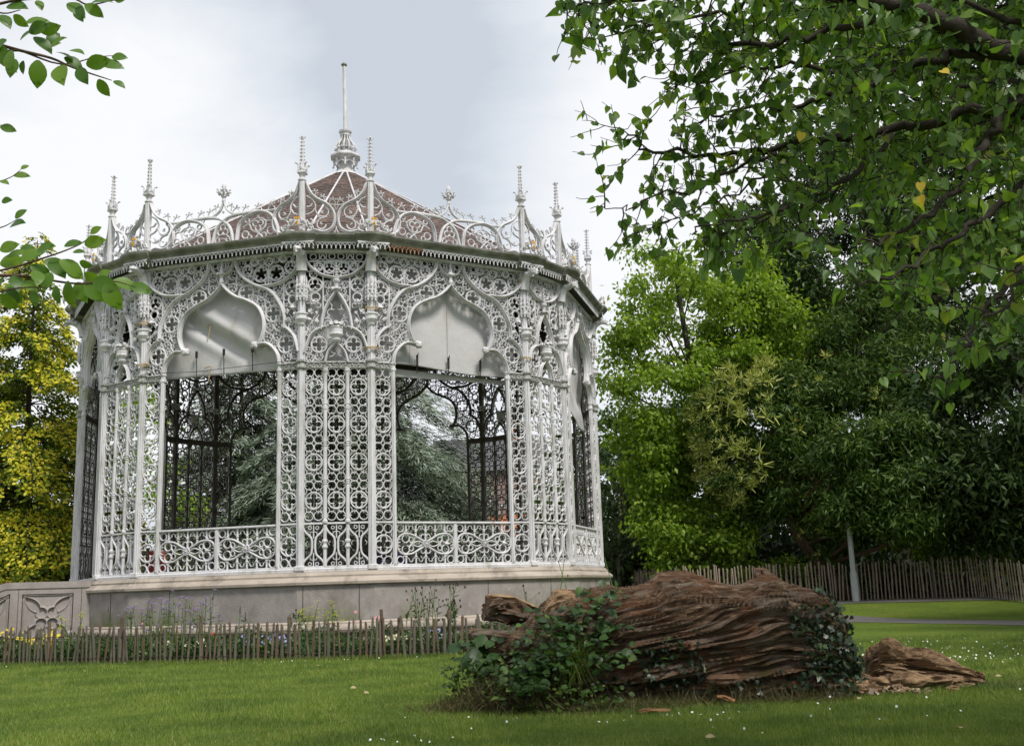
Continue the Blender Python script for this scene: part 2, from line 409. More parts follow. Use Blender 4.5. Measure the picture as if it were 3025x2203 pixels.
def in_poly(poly):
    P = np.asarray(poly)
    def f(x, y):
        r = np.zeros(len(x), bool); j = len(P)-1
        for i in range(len(P)):
            c = ((P[i,1] > y) != (P[j,1] > y)) & (x < (P[j,0]-P[i,0])*(y-P[i,1])/(P[j,1]-P[i,1]+1e-12)+P[i,0])
            r ^= c; j = i
        return r
    return f

# --- one lattice strip: big quatrefoils with pairs of small rings between
def strip(mb, u, half, R=.24, vs=(1.87, 2.96, 4.05, 5.14), rows=(1.44, 2.30, 2.53, 3.39, 3.62, 4.48, 4.71, 5.57)):
    for v in vs:
        mb.ring(u, v, R, .042, .07, 26); mb.foil(u, v, R-.02, 4, .034, .05, PI/2, 9)
    for j, v in enumerate(rows):
        up = (j % 2 == 1)                            # cusps point towards the neighbouring quatrefoil
        for sx in (-1, 1):
            c = u+sx*half*.5; r = half*.47
            mb.ring(c, v, r, .03, .05, 14)
            q = -1 if up else 1
            mb.sweep([(c-sx*r*.2, v+q*r*.75), (c-sx*r*.55, v+q*(r+.05)), (u+sx*.03, v+q*(r+.085))], .024, .045)
            mb.sweep([(c+sx*r*.55, v+q*r*.75), (c+sx*r*.5, v+q*(r+.06)), (c+sx*r*.9, v+q*(r+.12))], .024, .045)
            mb.sweep([(c+sx*r*.95, v), (c+sx*r*.55, v+q*.01)], .022, .045)
            mb.sweep([(c, v+q*r), (c, v+q*r*.55)], .022, .045)
def dado_strip(mb, u, half):
    mb.ring(u, .61, .26, .042, .07, 26); mb.foil(u, .61, .24, 4, .034, .05, PI/2, 9)
    for v, q in ((1.06, -1), (.15, 1)):
        for sx in (-1, 1):
            c = u+sx*half*.5; r = half*.45
            mb.ring(c, v, r, .03, .05, 14)
            mb.sweep([(c-sx*r*.3, v+q*r*.8), (u+sx*.05, v+q*(r+.06))], .024, .045)
            mb.sweep([(c+sx*r*.6, v+q*r*.6), (c+sx*r*.9, v+q*(r+.1))], .024, .045)

# ---- wide side: lattice strips beside the opening
def side_lattice(sx):
    mb = MB(); u = sx*2.27
    strip(mb, u, .275); dado_strip(mb, u, .275)
    for v in (0.02, 1.23, 5.70): mb.box(min(sx*1.98, sx*2.55), max(sx*1.98, sx*2.55), -.045, .045, v-.02, v+.03)
    mb.box(sx*2.55-.02, sx*2.55+.02, -.04, .04, 0, 5.72)
    return mb
def jamb(sx):
    mb = MB(); c = sx*1.935
    mb.box(c-.06, c+.06, -.06, .06, 0, 5.86, bev=.02); mb.box(c-.03, c+.03, -.085, -.055, .05, 5.8, bev=.01)
    mb.lathe([(.06,5.62),(.1,5.66),(.1,5.72),(.075,5.75),(.075,5.82),(.1,5.85),(.1,5.9)], (c, 0, 0), 10)
    return mb
SL = {s: side_lattice(s).mesh('lattice_panel', P_) for s in (-1, 1)}
JB = {s: jamb(s).mesh('jamb', P_) for s in (-1, 1)}

# ---- wide side: balustrade
def balustrade_mesh():
    mb = MB()
    mb.box(-1.87, 1.87, -.07, .07, 1.19, 1.25, bev=.015); mb.box(-1.87, 1.87, -.05, .05, -.01, .05, bev=.01)
    mb.box(-.055, .055, -.055, .055, .05, 1.19, bev=.015)
    for s in (-1, 1):
        c = s*.96
        for k in (-2, -1, 0, 1, 2):
            u = c+k*.31
            lo = {2: .33, 1: .40, 0: .52}[abs(k)]; hi = {2: .90, 1: .82, 0: .70}[abs(k)]
            for a, b in ((.05, lo), (hi, 1.19)):
                mb.sweep([(u, a), (u, b)], .05, .05)
            for v in (.25, .97): mb.lathe([(.02,-.03),(.045,-.012),(.045,.012),(.02,.03)], (u, 0, v), 8)
        for k in (-1.5, -.5, .5, 1.5):
            u = c+k*.31
            mb.ring(u, 1.07, .06, .024, .04, 10, 0, -.5, PI+.5); mb.sweep([(u-.155, 1.0), (u-.075, 1.03)], .022, .04); mb.sweep([(u+.155, 1.0), (u+.075, 1.03)], .022, .04)
            mb.ring(u, .17, .06, .024, .04, 10, 0, PI-.5, 2*PI+.5); mb.sweep([(u-.155, .24), (u-.075, .2)], .022, .04); mb.sweep([(u+.155, .24), (u+.075, .2)], .022, .04)
        for e in (-1, 1):
            wing = [(0, .66), (.2, .76), (.4, .865), (.56, .90), (.70, .90), (.82, .84), (.90, .74), (.92, .61)]
            up = [(c+e*p[0]*.98, p[1]) for p in spl(wing, 4)]; dn = [(p[0], 1.22-p[1]) for p in up]
            mb.sweep(up, .05, .06, y0=-.012); mb.sweep(dn, .05, .06, y0=-.012)
            leaf = [(.06, .63), (.22, .685), (.34, .66), (.46, .6), (.52, .5)]
            q = [(c+e*p[0], p[1]) for p in spl(leaf, 4)]
            mb.sweep(q, .034, .05); mb.sweep([(p[0], 1.22-p[1]) for p in q], .034, .05)
            for sg in (-1, 1):
                mb.ring(c+e*.63, .61+sg*.155, .115, .034, .05, 16); mb.ring(c+e*.46, .61+sg*.12, .075, .028, .045, 12)
                mb.ring(c+e*.8, .61+sg*.04, .1, .03, .045, 12, 0, -PI/2+(0 if e > 0 else PI), PI/2+(0 if e > 0 else PI))
                mb.ring(c+e*.80, .61+sg*.45, .105, .034, .05, 14)
                mb.sweep([(c+e*.72, .61+sg*.36), (c+e*.60, .61+sg*.31)], .026, .04)
                mb.ring(c+e*.08, .61+sg*.2, .07, .03, .045, 12, 0, (-.6 if sg > 0 else -PI-.2), (PI+.2 if sg > 0 else .6))
            mb.add([(c+e*.58, -.05, .61), (c+e*.66, -.06, .66), (c+e*.80, -.04, .61), (c+e*.66, -.06, .56), (c+e*.64, -.09, .61)], [(0,4,1),(1,4,2),(2,4,3),(3,4,0)])
    return mb.mesh('balustrade', P_)
def rosette_mesh():
    mb = MB()
    for i in range(8):
        a = 2*PI*i/8; mb.ring(.07*math.cos(a), .07*math.sin(a), .034, .02, .05, 8, -.055)
    mb.blob((0, -.075, 0), .03, 1, amp=.1)
    return mb.mesh('rosette', P_)
BAL, ROS = balustrade_mesh(), rosette_mesh()

# ---- wide side: arch panel
ONION = spl([(-1.16,6.50),(-1.30,6.63),(-1.41,6.96),(-1.39,7.33),(-1.2,7.68),(-.84,7.91),(-.48,8.06),(-.19,8.28),(0,8.50)], 5)
QUART = spl([(-1.93,5.87),(-1.88,6.15),(-1.73,6.38),(-1.49,6.54),(-1.17,6.52)], 5)
HLOW = spl([(-2.54,6.2),(-2.41,6.65),(-2.22,6.88),(-2.02,7.01)], 5)
HUP = spl([(-2.09,6.92),(-2.08,7.3),(-1.98,7.6),(-1.79,7.92),(-1.51,8.19),(-1.07,8.37),(-.71,8.64),(-.5,8.93),(-.43,9.22)], 5)
BOWL = spl([(-2.56,9.18),(-2.49,8.78),(-2.28,8.53),(-1.98,8.36),(-1.63,8.30),(-1.3,8.30)], 5)
CENT = spl([(-.43,9.22),(-.26,8.88),(-.05,8.80)], 5)
def arch_panel():
    t = MB(); h = MB()
    bold = [(ONION,.10,.15),(QUART,.10,.14),(HLOW,.10,.13),(HUP,.11,.15),(BOWL,.10,.14),(CENT,.06,.10)]
    rings = [(-2.29,8.13,.215,3),(-2.32,7.78,.13,0),(-1.70,7.42,.25,4),(-.80,8.15,.245,4),(-2.13,6.46,.26,4),(-1.78,8.66,.235,5),(-1.28,8.68,.235,5),(-2.24,8.80,.17,3),(-.83,8.83,.16,3),(-2.0,9.08,.11,3),(-1.53,9.03,.13,3),(-1.06,9.07,.12,3)]
    curves = []
    for sx in (1, -1):
        f = (lambda P: P) if sx == 1 else mirror
        for c, wd, dp in bold: h.sweep(f(c), wd, dp, y0=-.02); h.sweep(f(c), wd*.4, .06, y0=-.105)
        for u, v, r, n in rings:
            t.ring(sx*u, v, r, .045, .07, 24)
            if n: t.foil(sx*u, v, r-.02, n, .036, .055, PI/2, 9)
        t.sweep(f([(-2.03,8.34),(-2.03,7.35)]), .05, .06); t.sweep(f([(-1.53,8.31),(-1.53,8.9)]), .035, .05)
        # leafy branch beside the post
        for br in ([(-2.5,6.75),(-2.42,7.05),(-2.3,7.25),(-2.2,7.4)], [(-2.42,7.05),(-2.45,7.3),(-2.36,7.5)], [(-2.5,6.9),(-2.52,7.2)]): t.sweep(f(spl(br, 3)), .03, .05)
        for j, (u, v, r) in enumerate([(-2.36,7.55,.09),(-2.44,7.3,.08),(-2.2,7.18,.075),(-2.5,7.1,.06),(-2.2,7.42,.06)]): t.blob((sx*u, -.06, v), r, j+3, 7, 5, .6)
        curves += [f(c) for c, _, _ in bold]+[f([(-2.03,8.34),(-2.03,7.35)]), f([(-2.56,5.87),(-2.56,9.2)])]
    t.box(-2.56, 2.56, -.05, .05, 9.19, 9.26); t.box(-2.56, -1.93, -.04, .04, 5.86, 5.90); t.box(1.93, 2.56, -.04, .04, 5.86, 5.90)
    curves.append([(-2.56,9.2),(2.56,9.2)]); curves += [[(-2.56,5.88),(-1.93,5.88)], [(1.93,5.88),(2.56,5.88)]]
    opening = ONION + mirror(ONION)[::-1] + mirror(QUART)[::-1] + QUART
    op = in_poly(ONION+mirror(ONION)[::-1]+[(1.16,6.5)]+mirror(QUART)[::-1]+[(1.93,5.5),(-1.93,5.5)]+QUART)
    pack(t, curves, lambda x, y: (~op(x, y)) & (x < .06), (-2.54, .06, 5.9, 9.18), .062, .15, 42,
         seedpts=[((u, v), r) for u, v, r, n in rings]+[((-2.36,7.35), .17)])
    return t.mesh('arch_panel', P_), h.mesh('hood_moulding', P_)

ARCH, HOOD = arch_panel()
def boss_mesh():
    mb = MB(); mb.blob((0, -.09, 0), .11, 5, 9, 7, .55); mb.blob((.05, -.13, -.05), .06, 8, 7, 5, .5); mb.blob((-.05, -.12, .05), .06, 9, 7, 5, .5)
    return mb.mesh('leaf_boss', P_, True)
def urn_mesh():
    mb = MB(); mb.lathe([(.05,8.50),(.075,8.54),(.07,8.6),(.05,8.66),(.05,8.72),(.11,8.78),(.12,8.83),(.06,8.88),(.05,8.98),(.03,9.1),(.045,9.14),(.02,9.2)], (0, -.07, 0), 10)
    for i in range(6): mb.blob((.13*math.cos(i*PI/3), -.07+.13*math.sin(i*PI/3), 8.80), .045, i, 6, 4, .4)
    return mb.mesh('urn', P_)
BOSS, URN = boss_mesh(), urn_mesh()

# ---- narrow side
NBOWL = spl([(-.93,9.18),(-.87,8.93),(-.72,8.72),(-.44,8.52),(0,8.41)], 5)
NARCH = spl([(-.43,6.84),(-.44,6.96),(-.37,7.35),(-.23,7.68),(0,8.05)], 5)
NY = spl([(-.93,6.15),(-.78,6.6),(-.61,6.81),(-.33,6.93)], 5)
NLOW = spl([(-.33,5.87),(-.27,6.12),(-.18,6.28),(0,6.45)], 5)
def narrow_top():
    t = MB(); h = MB()
    bold = [(NBOWL,.085,.14),(NARCH,.095,.15),(NY,.09,.13),(NLOW,.07,.12)]
    rings = [(-.50,6.40,.23,4),(-.62,8.20,.205,3),(-.61,7.83,.13,0),(-.21,8.74,.17,3),(-.52,8.77,.12,3)]
    curves = []
    for sx in (1, -1):
        f = (lambda P: P) if sx == 1 else mirror
        for c, wd, dp in bold: h.sweep(f(c), wd, dp, y0=-.02); h.sweep(f(c), wd*.4, .06, y0=-.105)
        for u, v, r, n in rings:
            t.ring(sx*u, v, r, .045, .07, 24)
            if n: t.foil(sx*u, v, r-.02, n, .036, .055, PI/2, 9)
        t.sweep(f([(-.39,8.5),(-.39,7.3)]), .045, .06)
        for u, v, r in ((-.40,9.1,.11),(-.13,9.09,.09),(-.68,9.07,.09)): t.ring(sx*u, v, r, .03, .05, 14)
        t.sweep(f(spl([(-.63,8.93),(-.5,9.0),(-.4,9.14),(-.3,9.0),(-.13,8.95),(0,8.98)], 4)), .035, .05)
        t.foil(sx*.6, 7.62, .16, 3, .03, .05, PI/2, 7)
        # cusps of the pointed arch
        t.sweep(f(spl([(-.20,7.66),(-.13,7.58),(-.15,7.48),(-.06,7.45)], 4)), .03, .05)
        t.sweep(f(spl([(-.06,7.45),(-.2,7.46),(-.27,7.36),(-.2,7.26),(-.28,7.24)], 4)), .03, .05)
        t.sweep(f(spl([(-.34,7.2),(-.18,7.18),(-.1,7.02),(-.05,6.92)], 4)), .03, .05)
        t.ring(sx*.24, 7.02, .1, .03, .05, 14)
        t.sweep(f(spl([(-.16,6.2),(-.1,6.15),(-.04,6.14),(-.1,6.07),(-.2,6.04)], 3)), .026, .05)
        for br in ([(-.9,6.65),(-.8,6.95),(-.68,7.15),(-.58,7.4)], [(-.8,6.95),(-.85,7.25),(-.7,7.4),(-.62,7.6)], [(-.76,7.05),(-.6,7.15),(-.5,7.3)]): t.sweep(f(spl(br, 3)), .028, .05)
        for j, (u, v, r) in enumerate([(-.64,7.62,.085),(-.75,7.38,.08),(-.58,7.1,.075),(-.8,7.15,.07),(-.57,7.36,.05)]): t.blob((sx*u, -.06, v), r, j+21, 7, 5, .6)
        curves += [f(c) for c, _, _ in bold]+[f([(-.91,5.87),(-.91,9.2)]), f([(-.39,8.5),(-.39,7.3)])]
    t.sweep([(-.80,8.93),(.80,8.93)], .04, .05); t.sweep([(0,8.41),(0,8.95)], .05, .07)
    for u in (-.36, .36): t.sweep([(u,8.56),(u,8.93)], .035, .05)
    t.box(-.92, .92, -.05, .05, 9.19, 9.26); t.box(-.92, .92, -.04, .04, 5.86, 5.90)
    curves += [[(-.92,9.2),(.92,9.2)], [(-.92,5.88),(.92,5.88)], [(-.8,8.93),(.8,8.93)]]
    no = in_poly(NARCH+mirror(NARCH)[::-1]); lo = in_poly(NLOW+mirror(NLOW)[::-1])
    pack(t, curves, lambda x, y: ~no(x, y) & ~lo(x, y) & (x < .05) & ((y < 8.4) | (y < 8.93)), (-.9, .05, 5.9, 9.18), .058, .12, 20,
         seedpts=[((u, v), r) for u, v, r, n in rings]+[((-.62,7.3), .24), ((-.6,7.62), .16), ((0,6.75), .2), ((-.12,6.75), .16)])
    return t.mesh('tracery_panel', P_), h.mesh('hood_moulding', P_)
NTOP, NHOOD = narrow_top()
def basket_mesh():
    mb = MB(); mb.lathe([(.03,6.42),(.13,6.47),(.16,6.52),(.11,6.56),(.13,6.60),(.19,6.64),(.21,6.68),(.19,6.72),(.19,6.84),(.21,6.87),(.19,6.92)], (0, -.1, 0), 14)
    for i in range(7):
        a = PI+PI*i/6; mb.blob((.2*math.cos(a), -.1+.17*math.sin(a), 6.96+.03*(i % 2)), .07, i, 7, 5, .5)
    return mb.mesh('pendant_capital', P_)
def neck_mesh():
    mb = MB(); mb.lathe([(.05,8.02),(.14,8.06),(.06,8.12),(.065,8.22),(.11,8.28),(.12,8.33),(.08,8.36),(.1,8.4)], (0, -.08, 0), 10)
    for s in (-1, 1): mb.blob((s*.1, -.13, 8.06), .06, s+4, 7, 5, .4)
    for k in range(5): mb.blob((0, -.09, 8.48+k*.09), .045-.004*k, k, 6, 4, .4)
    return mb.mesh('carved_neck', P_)
BASK, NECK = basket_mesh(), neck_mesh()
def narrow_lattice():
    mb = MB()
    for u in (-.635, 0, .635): strip(mb, u, .265, R=.235)
    for v in (1.23, 5.70): mb.box(-.91, .91, -.045, .045, v-.02, v+.03)
    return mb.mesh('lattice_panel', P_)
def colonnette_mesh():
    mb = MB()
    for v in (1.25,): mb.lathe([(.075,v),(.075,v+.06),(.055,v+.09),(.055,4.46),(.072,4.5),(.072,4.58),(.055,4.62),(.055,5.55),(.078,5.62),(.078,5.7)], (0, -.02, 0), 10)
    for v in (2.41, 3.5, 4.59):
        for dv in (-.06, 0, .06): mb.lathe([(.05,dv-.02),(.078,dv),(.05,dv+.02)], (0, -.02, v), 8)
    return mb.mesh('colonnette', P_)
def dado_mesh():
    mb = MB()
    mb.box(-.91, .91, -.05, .05, -.01, .05, bev=.01)
    for c in (-.635, 0, .635):
        for e in (-1, 1):
            w = [(.31, 1.19), (.30, 1.10), (.22, .98), (.09, .86), (.05, .74), (.05, .50), (.09, .36), (.22, .24), (.30, .13), (.31, .04)]
            mb.sweep([(c+e*p[0]*.96, p[1]) for p in spl(w, 4)], .06, .08)
            for v, q in ((1.02, 1), (.2, -1)):
                mb.ring(c+e*.1, v+q*.09, .045, .024, .045, 10); mb.sweep([(c+e*.02, v-q*.02), (c+e*.08, v-q*.03), (c+e*.1, v-q*.09)], .024, .045)
            mb.sweep([(c+e*.16, .74), (c+e*.22, .68), (c+e*.2, .62)], .024, .045)
        mb.sweep([(c, .05), (c, .42)], .035, .05); mb.sweep([(c, .82), (c, 1.2)], .035, .05)
    return mb.mesh('dado_panel', P_)
def dado_stub_mesh():
    mb = MB(); mb.lathe([(.05,.04),(.05,.5),(.085,.56),(.085,.6),(.06,.62),(.06,.68),(.085,.71),(.085,.76),(.05,.79),(.05,1.19)], (0, -.015, 0), 10)
    return mb.mesh('dado_colonnette', P_)
NLAT, COLN, DADO, DSTB = narrow_lattice(), colonnette_mesh(), dado_mesh(), dado_stub_mesh()

# ---- posts
def post_mesh():
    mb = MB()
    mb.box(-.075, .075, -.08, .10, -.02, 9.3, bev=.018); mb.box(-.035, .035, -.115, -.075, .03, 9.2, bev=.01)
    for s in (-1, 1): mb.box(min(s*.078, s*.105), max(s*.078, s*.105), -.045, .06, 0, 9.25)
    mb.box(-.14, .14, -.14, .12, -.08, .06, bev=.02)
    return mb.mesh('post', P_)
def post_ring_mesh():
    mb = MB(); mb.lathe([(.11,5.66),(.16,5.70),(.16,5.76),(.13,5.79),(.13,5.84),(.17,5.88),(.17,5.93),(.11,5.97)], (0, -.02, 0), 12)
    return mb.mesh('post_collar', M['band'])
def post_cap_mesh():
    mb = MB(); mb.lathe([(.02,6.92),(.10,6.98),(.12,7.04),(.15,7.08),(.19,7.14),(.19,7.17),(.17,7.18),(.17,7.27),(.2,7.29),(.2,7.33),(.12,7.36)], (0, -.06, 0), 12)
    return mb.mesh('post_capital', P_)
def niche_mesh():
    mb = MB()
    for k in range(5):
        a = PI+PI*k/4
        c = (.15*math.cos(a), -.06+.14*math.sin(a))
        mb.lathe([(.02,7.72),(.045,7.8),(.03,7.84),(.04,7.95),(.03,8.05),(.045,8.12),(.02,8.2),(.03,8.28),(.005,8.45)], (c[0], c[1], 0), 6)
        mb.blob((c[0], c[1], 7.72), .035, k, 6, 4, .3)
    mb.lathe([(.12,7.78),(.15,7.85),(.12,7.95),(.14,8.02),(.1,8.15),(.12,8.2),(.05,8.5)], (0, -.06, 0), 9)
    for k in range(12): mb.blob((.15*math.cos(PI+PI*k/11), -.07+.15*math.sin(PI+PI*k/11), 7.9+.12*(k % 3)), .035, k+40, 6, 4, .6)
    return mb.mesh('canopy_niche', P_)
def gargoyle_mesh():
    mb = MB()
    ax = spl([(0,-.05,8.62),(0,-.10,8.85),(0,-.20,9.02),(0,-.36,9.12),(0,-.50,9.14),(0,-.64,9.10)], 3)
    R = [.17-.005*i for i in range(6)]+[.13-.004*i for i in range(6)]+[.10,.095,.08,.05]
    mb.tube(ax, (R+[.05]*20)[:len(ax)], 9)
    mb.blob((0, -.56, 9.14), .12, 4, 10, 7, .35, sc=(1, 1.3, .85))
    for s in (-1, 1):
        mb.tube([(s*.07,-.46,9.2),(s*.13,-.42,9.25),(s*.2,-.40,9.24)], [.035,.028,.006], 6)
        mb.blob((s*.065, -.62, 9.19), .03, 2, 6, 4, .2); mb.blob((s*.1, -.3, 9.1), .08, 6+s, 7, 5, .5)
    mb.tube([(0,-.62,9.06),(0,-.72,9.0),(0,-.76,9.02)], [.05,.03,.01], 6)
    return mb.mesh('gargoyle', P_, 50)
POST, PRING, PCAP, NICHE, GARG = post_mesh(), post_ring_mesh(), post_cap_mesh(), niche_mesh(), gargoyle_mesh()
def rope_mesh(vs):
    mb = MB()
    for v in vs:
        for j in range(3):
            mb.tube([(.17*math.cos(a), -.02+.17*math.sin(a), v+.03*j+.015*math.sin(2*a+j)) for a in np.linspace(0, 2*PI, 15)], .014, 5)
        mb.tube([(.15,-.1,v+.02),(.22,-.08,v+.05),(.30,-.06,v+.03)], .012, 5)
    return mb.mesh('rope_binding', M['rope'])
# ---- string course
def course_mesh(x0, x1, name):
    mb = MB(); mb.box(x0, x1, -.07, .07, 5.70, 5.73, bev=.008); mb.box(x0, x1, -.045, .045, 5.73, 5.84); mb.box(x0, x1, -.08, .07, 5.84, 5.885, bev=.01)
    n = int((x1-x0)/.09)
    for i in range(n): mb.blob((x0+(i+.5)*(x1-x0)/n, -.055, 5.785+.015*(-1)**i), .038, i, 6, 4, .6, sc=(1.1, .6, .8))
    return mb.mesh(name, M['band'])
CRS_N = course_mesh(-.88, .88, 'string_course'); CRS_L = course_mesh(-2.5, -1.9, 'string_course'); CRS_R = course_mesh(1.9, 2.5, 'string_course')

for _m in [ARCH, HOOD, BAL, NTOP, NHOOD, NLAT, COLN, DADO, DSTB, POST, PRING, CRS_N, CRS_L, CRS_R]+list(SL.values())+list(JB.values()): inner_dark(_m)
WIDE = [k for k in range(-7, 9) if k % 2]; NARROW = [k for k in range(-8, 8) if k % 2 == 0]
for k in WIDE:
    a = place(ARCH, 'arch_panel', k); link('hood_moulding', HOOD, a); link('urn', URN, a)
    for s in (-1, 1): link('leaf_boss', BOSS, a, (s*1.14, 0, 6.5))
    for s in (-1, 1):
        l = place(SL[s], 'lattice_panel', k); link('jamb', JB[s], l); link('string_course', CRS_L if s < 0 else CRS_R, l)
    if k != -3:
        b = place(BAL, 'balustrade', k)
        for s in (-1, 1): link('rosette', ROS, b, (s*.96, 0, .61))
for k in NARROW:
    t = place(NTOP, 'tracery_panel', k); link('hood_moulding', NHOOD, t); link('pendant_capital', BASK, t); link('carved_neck', NECK, t)
    l = place(NLAT, 'lattice_panel', k); link('string_course', CRS_N, l)
    for s in (-1, 1): link('colonnette', COLN, l, (s*.318, 0, 0))
    d = place(DADO, 'dado_panel', k)
    for s in (-1, 1): link('dado_colonnette', DSTB, d, (s*.318, 0, 0))
ROPES = {0: (8.75, 7.45, 6.25), 1: (8.85, 6.35), -2: (7.5, 6.2)}
for k in range(-8, 8):
    c = corner(k); a = PHI+(k+.5)*TH
    p = link('post', POST, band, (c.x, c.y, Z0), a)
    link('post_collar', PRING, p); link('post_capital', PCAP, p); link('canopy_niche', NICHE, p); link('gargoyle', GARG, p)
    if k in ROPES: link('rope_binding', rope_mesh(ROPES[k]), p)

# ---- stone base: section (offset, z) run round the sixteen sides
def ring_section(prof, ks=range(-8, 8), mi=None, closed_prof=True):
    V = []; F = []; n = len(prof); ks = list(ks)
    for k in ks:
        for o, z in prof:
            c = corner(k, o); V.append((c.x, c.y, z))
    m = len(ks)
    for i in range(m):
        j = (i+1) % m
        for q in range(n if closed_prof else n-1): F.append((i*n+q, j*n+q, j*n+(q+1)%n, i*n+(q+1)%n))
    return V, F
mb = MB(); V, F = ring_section([(-.8,-.1),(.34,-.1),(.34,.42),(.30,.42),(.30,.86),(-.8,.86)]); mb.add(V, F)
base = mb.build('stone_base', M['stone'], band)
mb = MB(); V, F = ring_section([(-.8,.84),(.28,.84),(.30,1.86),(-.8,1.86)]); mb.add(V, F)
mb.build('plinth_wall', M['stone_wall'], base)
mb = MB(); V, F = ring_section([(.24,.50),(.34,.50),(.40,.55),(.43,.63),(.42,.72),(.36,.78),(.36,.82),(.32,.86),(.24,.86)]); mb.add(V, F); mb.build('torus_moulding', M['stone_pale'], base, smooth=40)
mb = MB(); V, F = ring_section([(-.8,1.87),(.26,1.82),(.34,1.84),(.40,1.86),(.41,1.93),(.38,1.96),(.24,2.06),(.245,2.11),(.21,2.13),(.16,2.2),(.16,2.215),(-.8,2.21)]); mb.add(V, F); mb.build('coping', M['stone_pale'], base)
mb = MB(); V, F = ring_section([(-.9,2.20),(.10,2.205),(.11,2.29),(.08,2.315),(-.9,2.32)]); mb.add(V, F); mb.build('sill_rail', M['paint'], base)
def slab_joint(k, u):
    loc, a = fr(k, .30, 0); mb = MB(); mb.box(-.008, .008, -.006, .01, .88, 1.83); return link('slab_joint', mb.mesh('slab_joint', M['joint']), base, (loc[0]+math.cos(a)*u, loc[1]+math.sin(a)*u, 0), a)
for k, u in ((-2, .2), (-1, -1.3), (0, -.9), (0, .24+.4), (1, .9), (2, -.5), (3, 0)): slab_joint(k, u)
mb = MB(); V = [tuple(corner(k, -.7).xy)+(2.28,) for k in range(-8, 8)]; V += [(x, y, 2.1) for x, y, z in V]
mb.add(V, [tuple(range(16)), tuple(range(31, 15, -1))]); mb.build('floor', M['stone_pale'], band)

# ---- cornice, projecting over the posts
ZC = Z0+9.24
mb = MB(); V, F = ring_section([(-.25,ZC-.02),(.10,ZC-.02),(.10,ZC+.06),(.16,ZC+.10),(.40,ZC+.12),(.44,ZC+.17),(.46,ZC+.22),(.56,ZC+.28),(.60,ZC+.33),(.61,ZC+.38),(.1,ZC+.46),(-.25,ZC+.46)]); mb.add(V, F)
cor = mb.build('cornice', M['cornice'], band)
mb = MB(); V, F = ring_section([(-.05,ZC-.06),(.12,ZC-.06),(.13,ZC+.02),(.09,ZC+.05),(-.05,ZC+.05)]); mb.add(V, F); mb.build('top_moulding', M['paint'], cor)
mb = MB(); V, F = ring_section([(.095,ZC+.055),(.14,ZC+.098),(.395,ZC+.118),(.39,ZC+.112),(.15,ZC+.085),(.11,ZC+.05)]); mb.add(V, F); mb.build('painted_shadow_strip', M['roofwood_and_shadow'], cor)  # dark strip behind the fringe: the cornice's shadow put in as colour
mb = MB(); V, F = ring_section([(-1.6,ZC-.01),(-.02,ZC-.01),(-.02,ZC+.05),(-1.6,ZC+.05)]); mb.add(V, F); mb.build('soffit', M['roofwood_and_shadow'], cor)
def block_mesh():
    mb = MB()                                        # the section again, mitred, a little prouder, over each post
    pr = [(.08,ZC-.03),(.50,ZC+.10),(.54,ZC+.16),(.57,ZC+.215),(.67,ZC+.285),(.71,ZC+.335),(.72,ZC+.40),(.1,ZC+.475)]
    V = []; F = []; n = len(pr)
    for s, a in ((-1, -TH/2), (0, 0), (1, TH/2)):
        for o, z in pr:
            h = .42+.45*max(0, o-.1)*.5
            if s == 0: V.append((0, -o/math.cos(TH/2)*1.0, z))
            else: V.append((s*(h*math.cos(a*s)) + math.sin(a)*o*0, -o*math.cos(TH/2)*1.0 + abs(math.sin(a))*h*.92, z))
    for i in range(2):
        for q in range(n-1): F.append((i*n+q, (i+1)*n+q, (i+1)*n+q+1, i*n+q+1))
    F += [tuple(range(n-1,-1,-1)), tuple(2*n+q for q in range(n))]
    mb.add(V, F); return mb.mesh('cornice_block', M['cornice'])
BLK = block_mesh()
def fringe_mesh(x0, x1, name, m=None, z=ZC+.10):
    mb = MB(); n = max(2, round((x1-x0)/.135)); p = (x1-x0)/n
    for i in range(n):
        c = x0+(i+.5)*p
        mb.sweep(spl([(c-p*.5, z-.10), (c-p*.40, z-.045), (c-p*.16, z-.005), (c, z+.02), (c+p*.16, z-.005), (c+p*.40, z-.045), (c+p*.5, z-.10)], 3), .024, .025)
        mb.sweep([(c-p*.5, z-.145), (c-p*.5, z-.06)], .032, .03)
    mb.box(x0, x1, -.015, .015, z+.02, z+.06)
    return mb.mesh(name, m or P_)
FR_N = fringe_mesh(-.66, .66, 'fringe'); FR_W = fringe_mesh(-2.3, 2.3, 'fringe'); FR_B = fringe_mesh(-.47, .47, 'fringe', z=ZC+.085)
FR_RUST = fringe_mesh(-2.3, -1.1, 'rusty_fringe', M['rust']); FR_W2 = fringe_mesh(-1.1, 2.3, 'fringe')
for k in range(-8, 8):
    loc, a = fr(k, .42, 0)
    if k == 1: link('rusty_fringe', FR_RUST, cor, loc, a); link('fringe', FR_W2, cor, loc, a)
    else: link('fringe', FR_W if k % 2 else FR_N, cor, loc, a)
    c = corner(k); a = PHI+(k+.5)*TH
    b = link('cornice_block', BLK, cor, (c.x, c.y, 0), a)
    c = corner(k, .50); link('fringe', FR_B, cor, (c.x, c.y, 0), a)

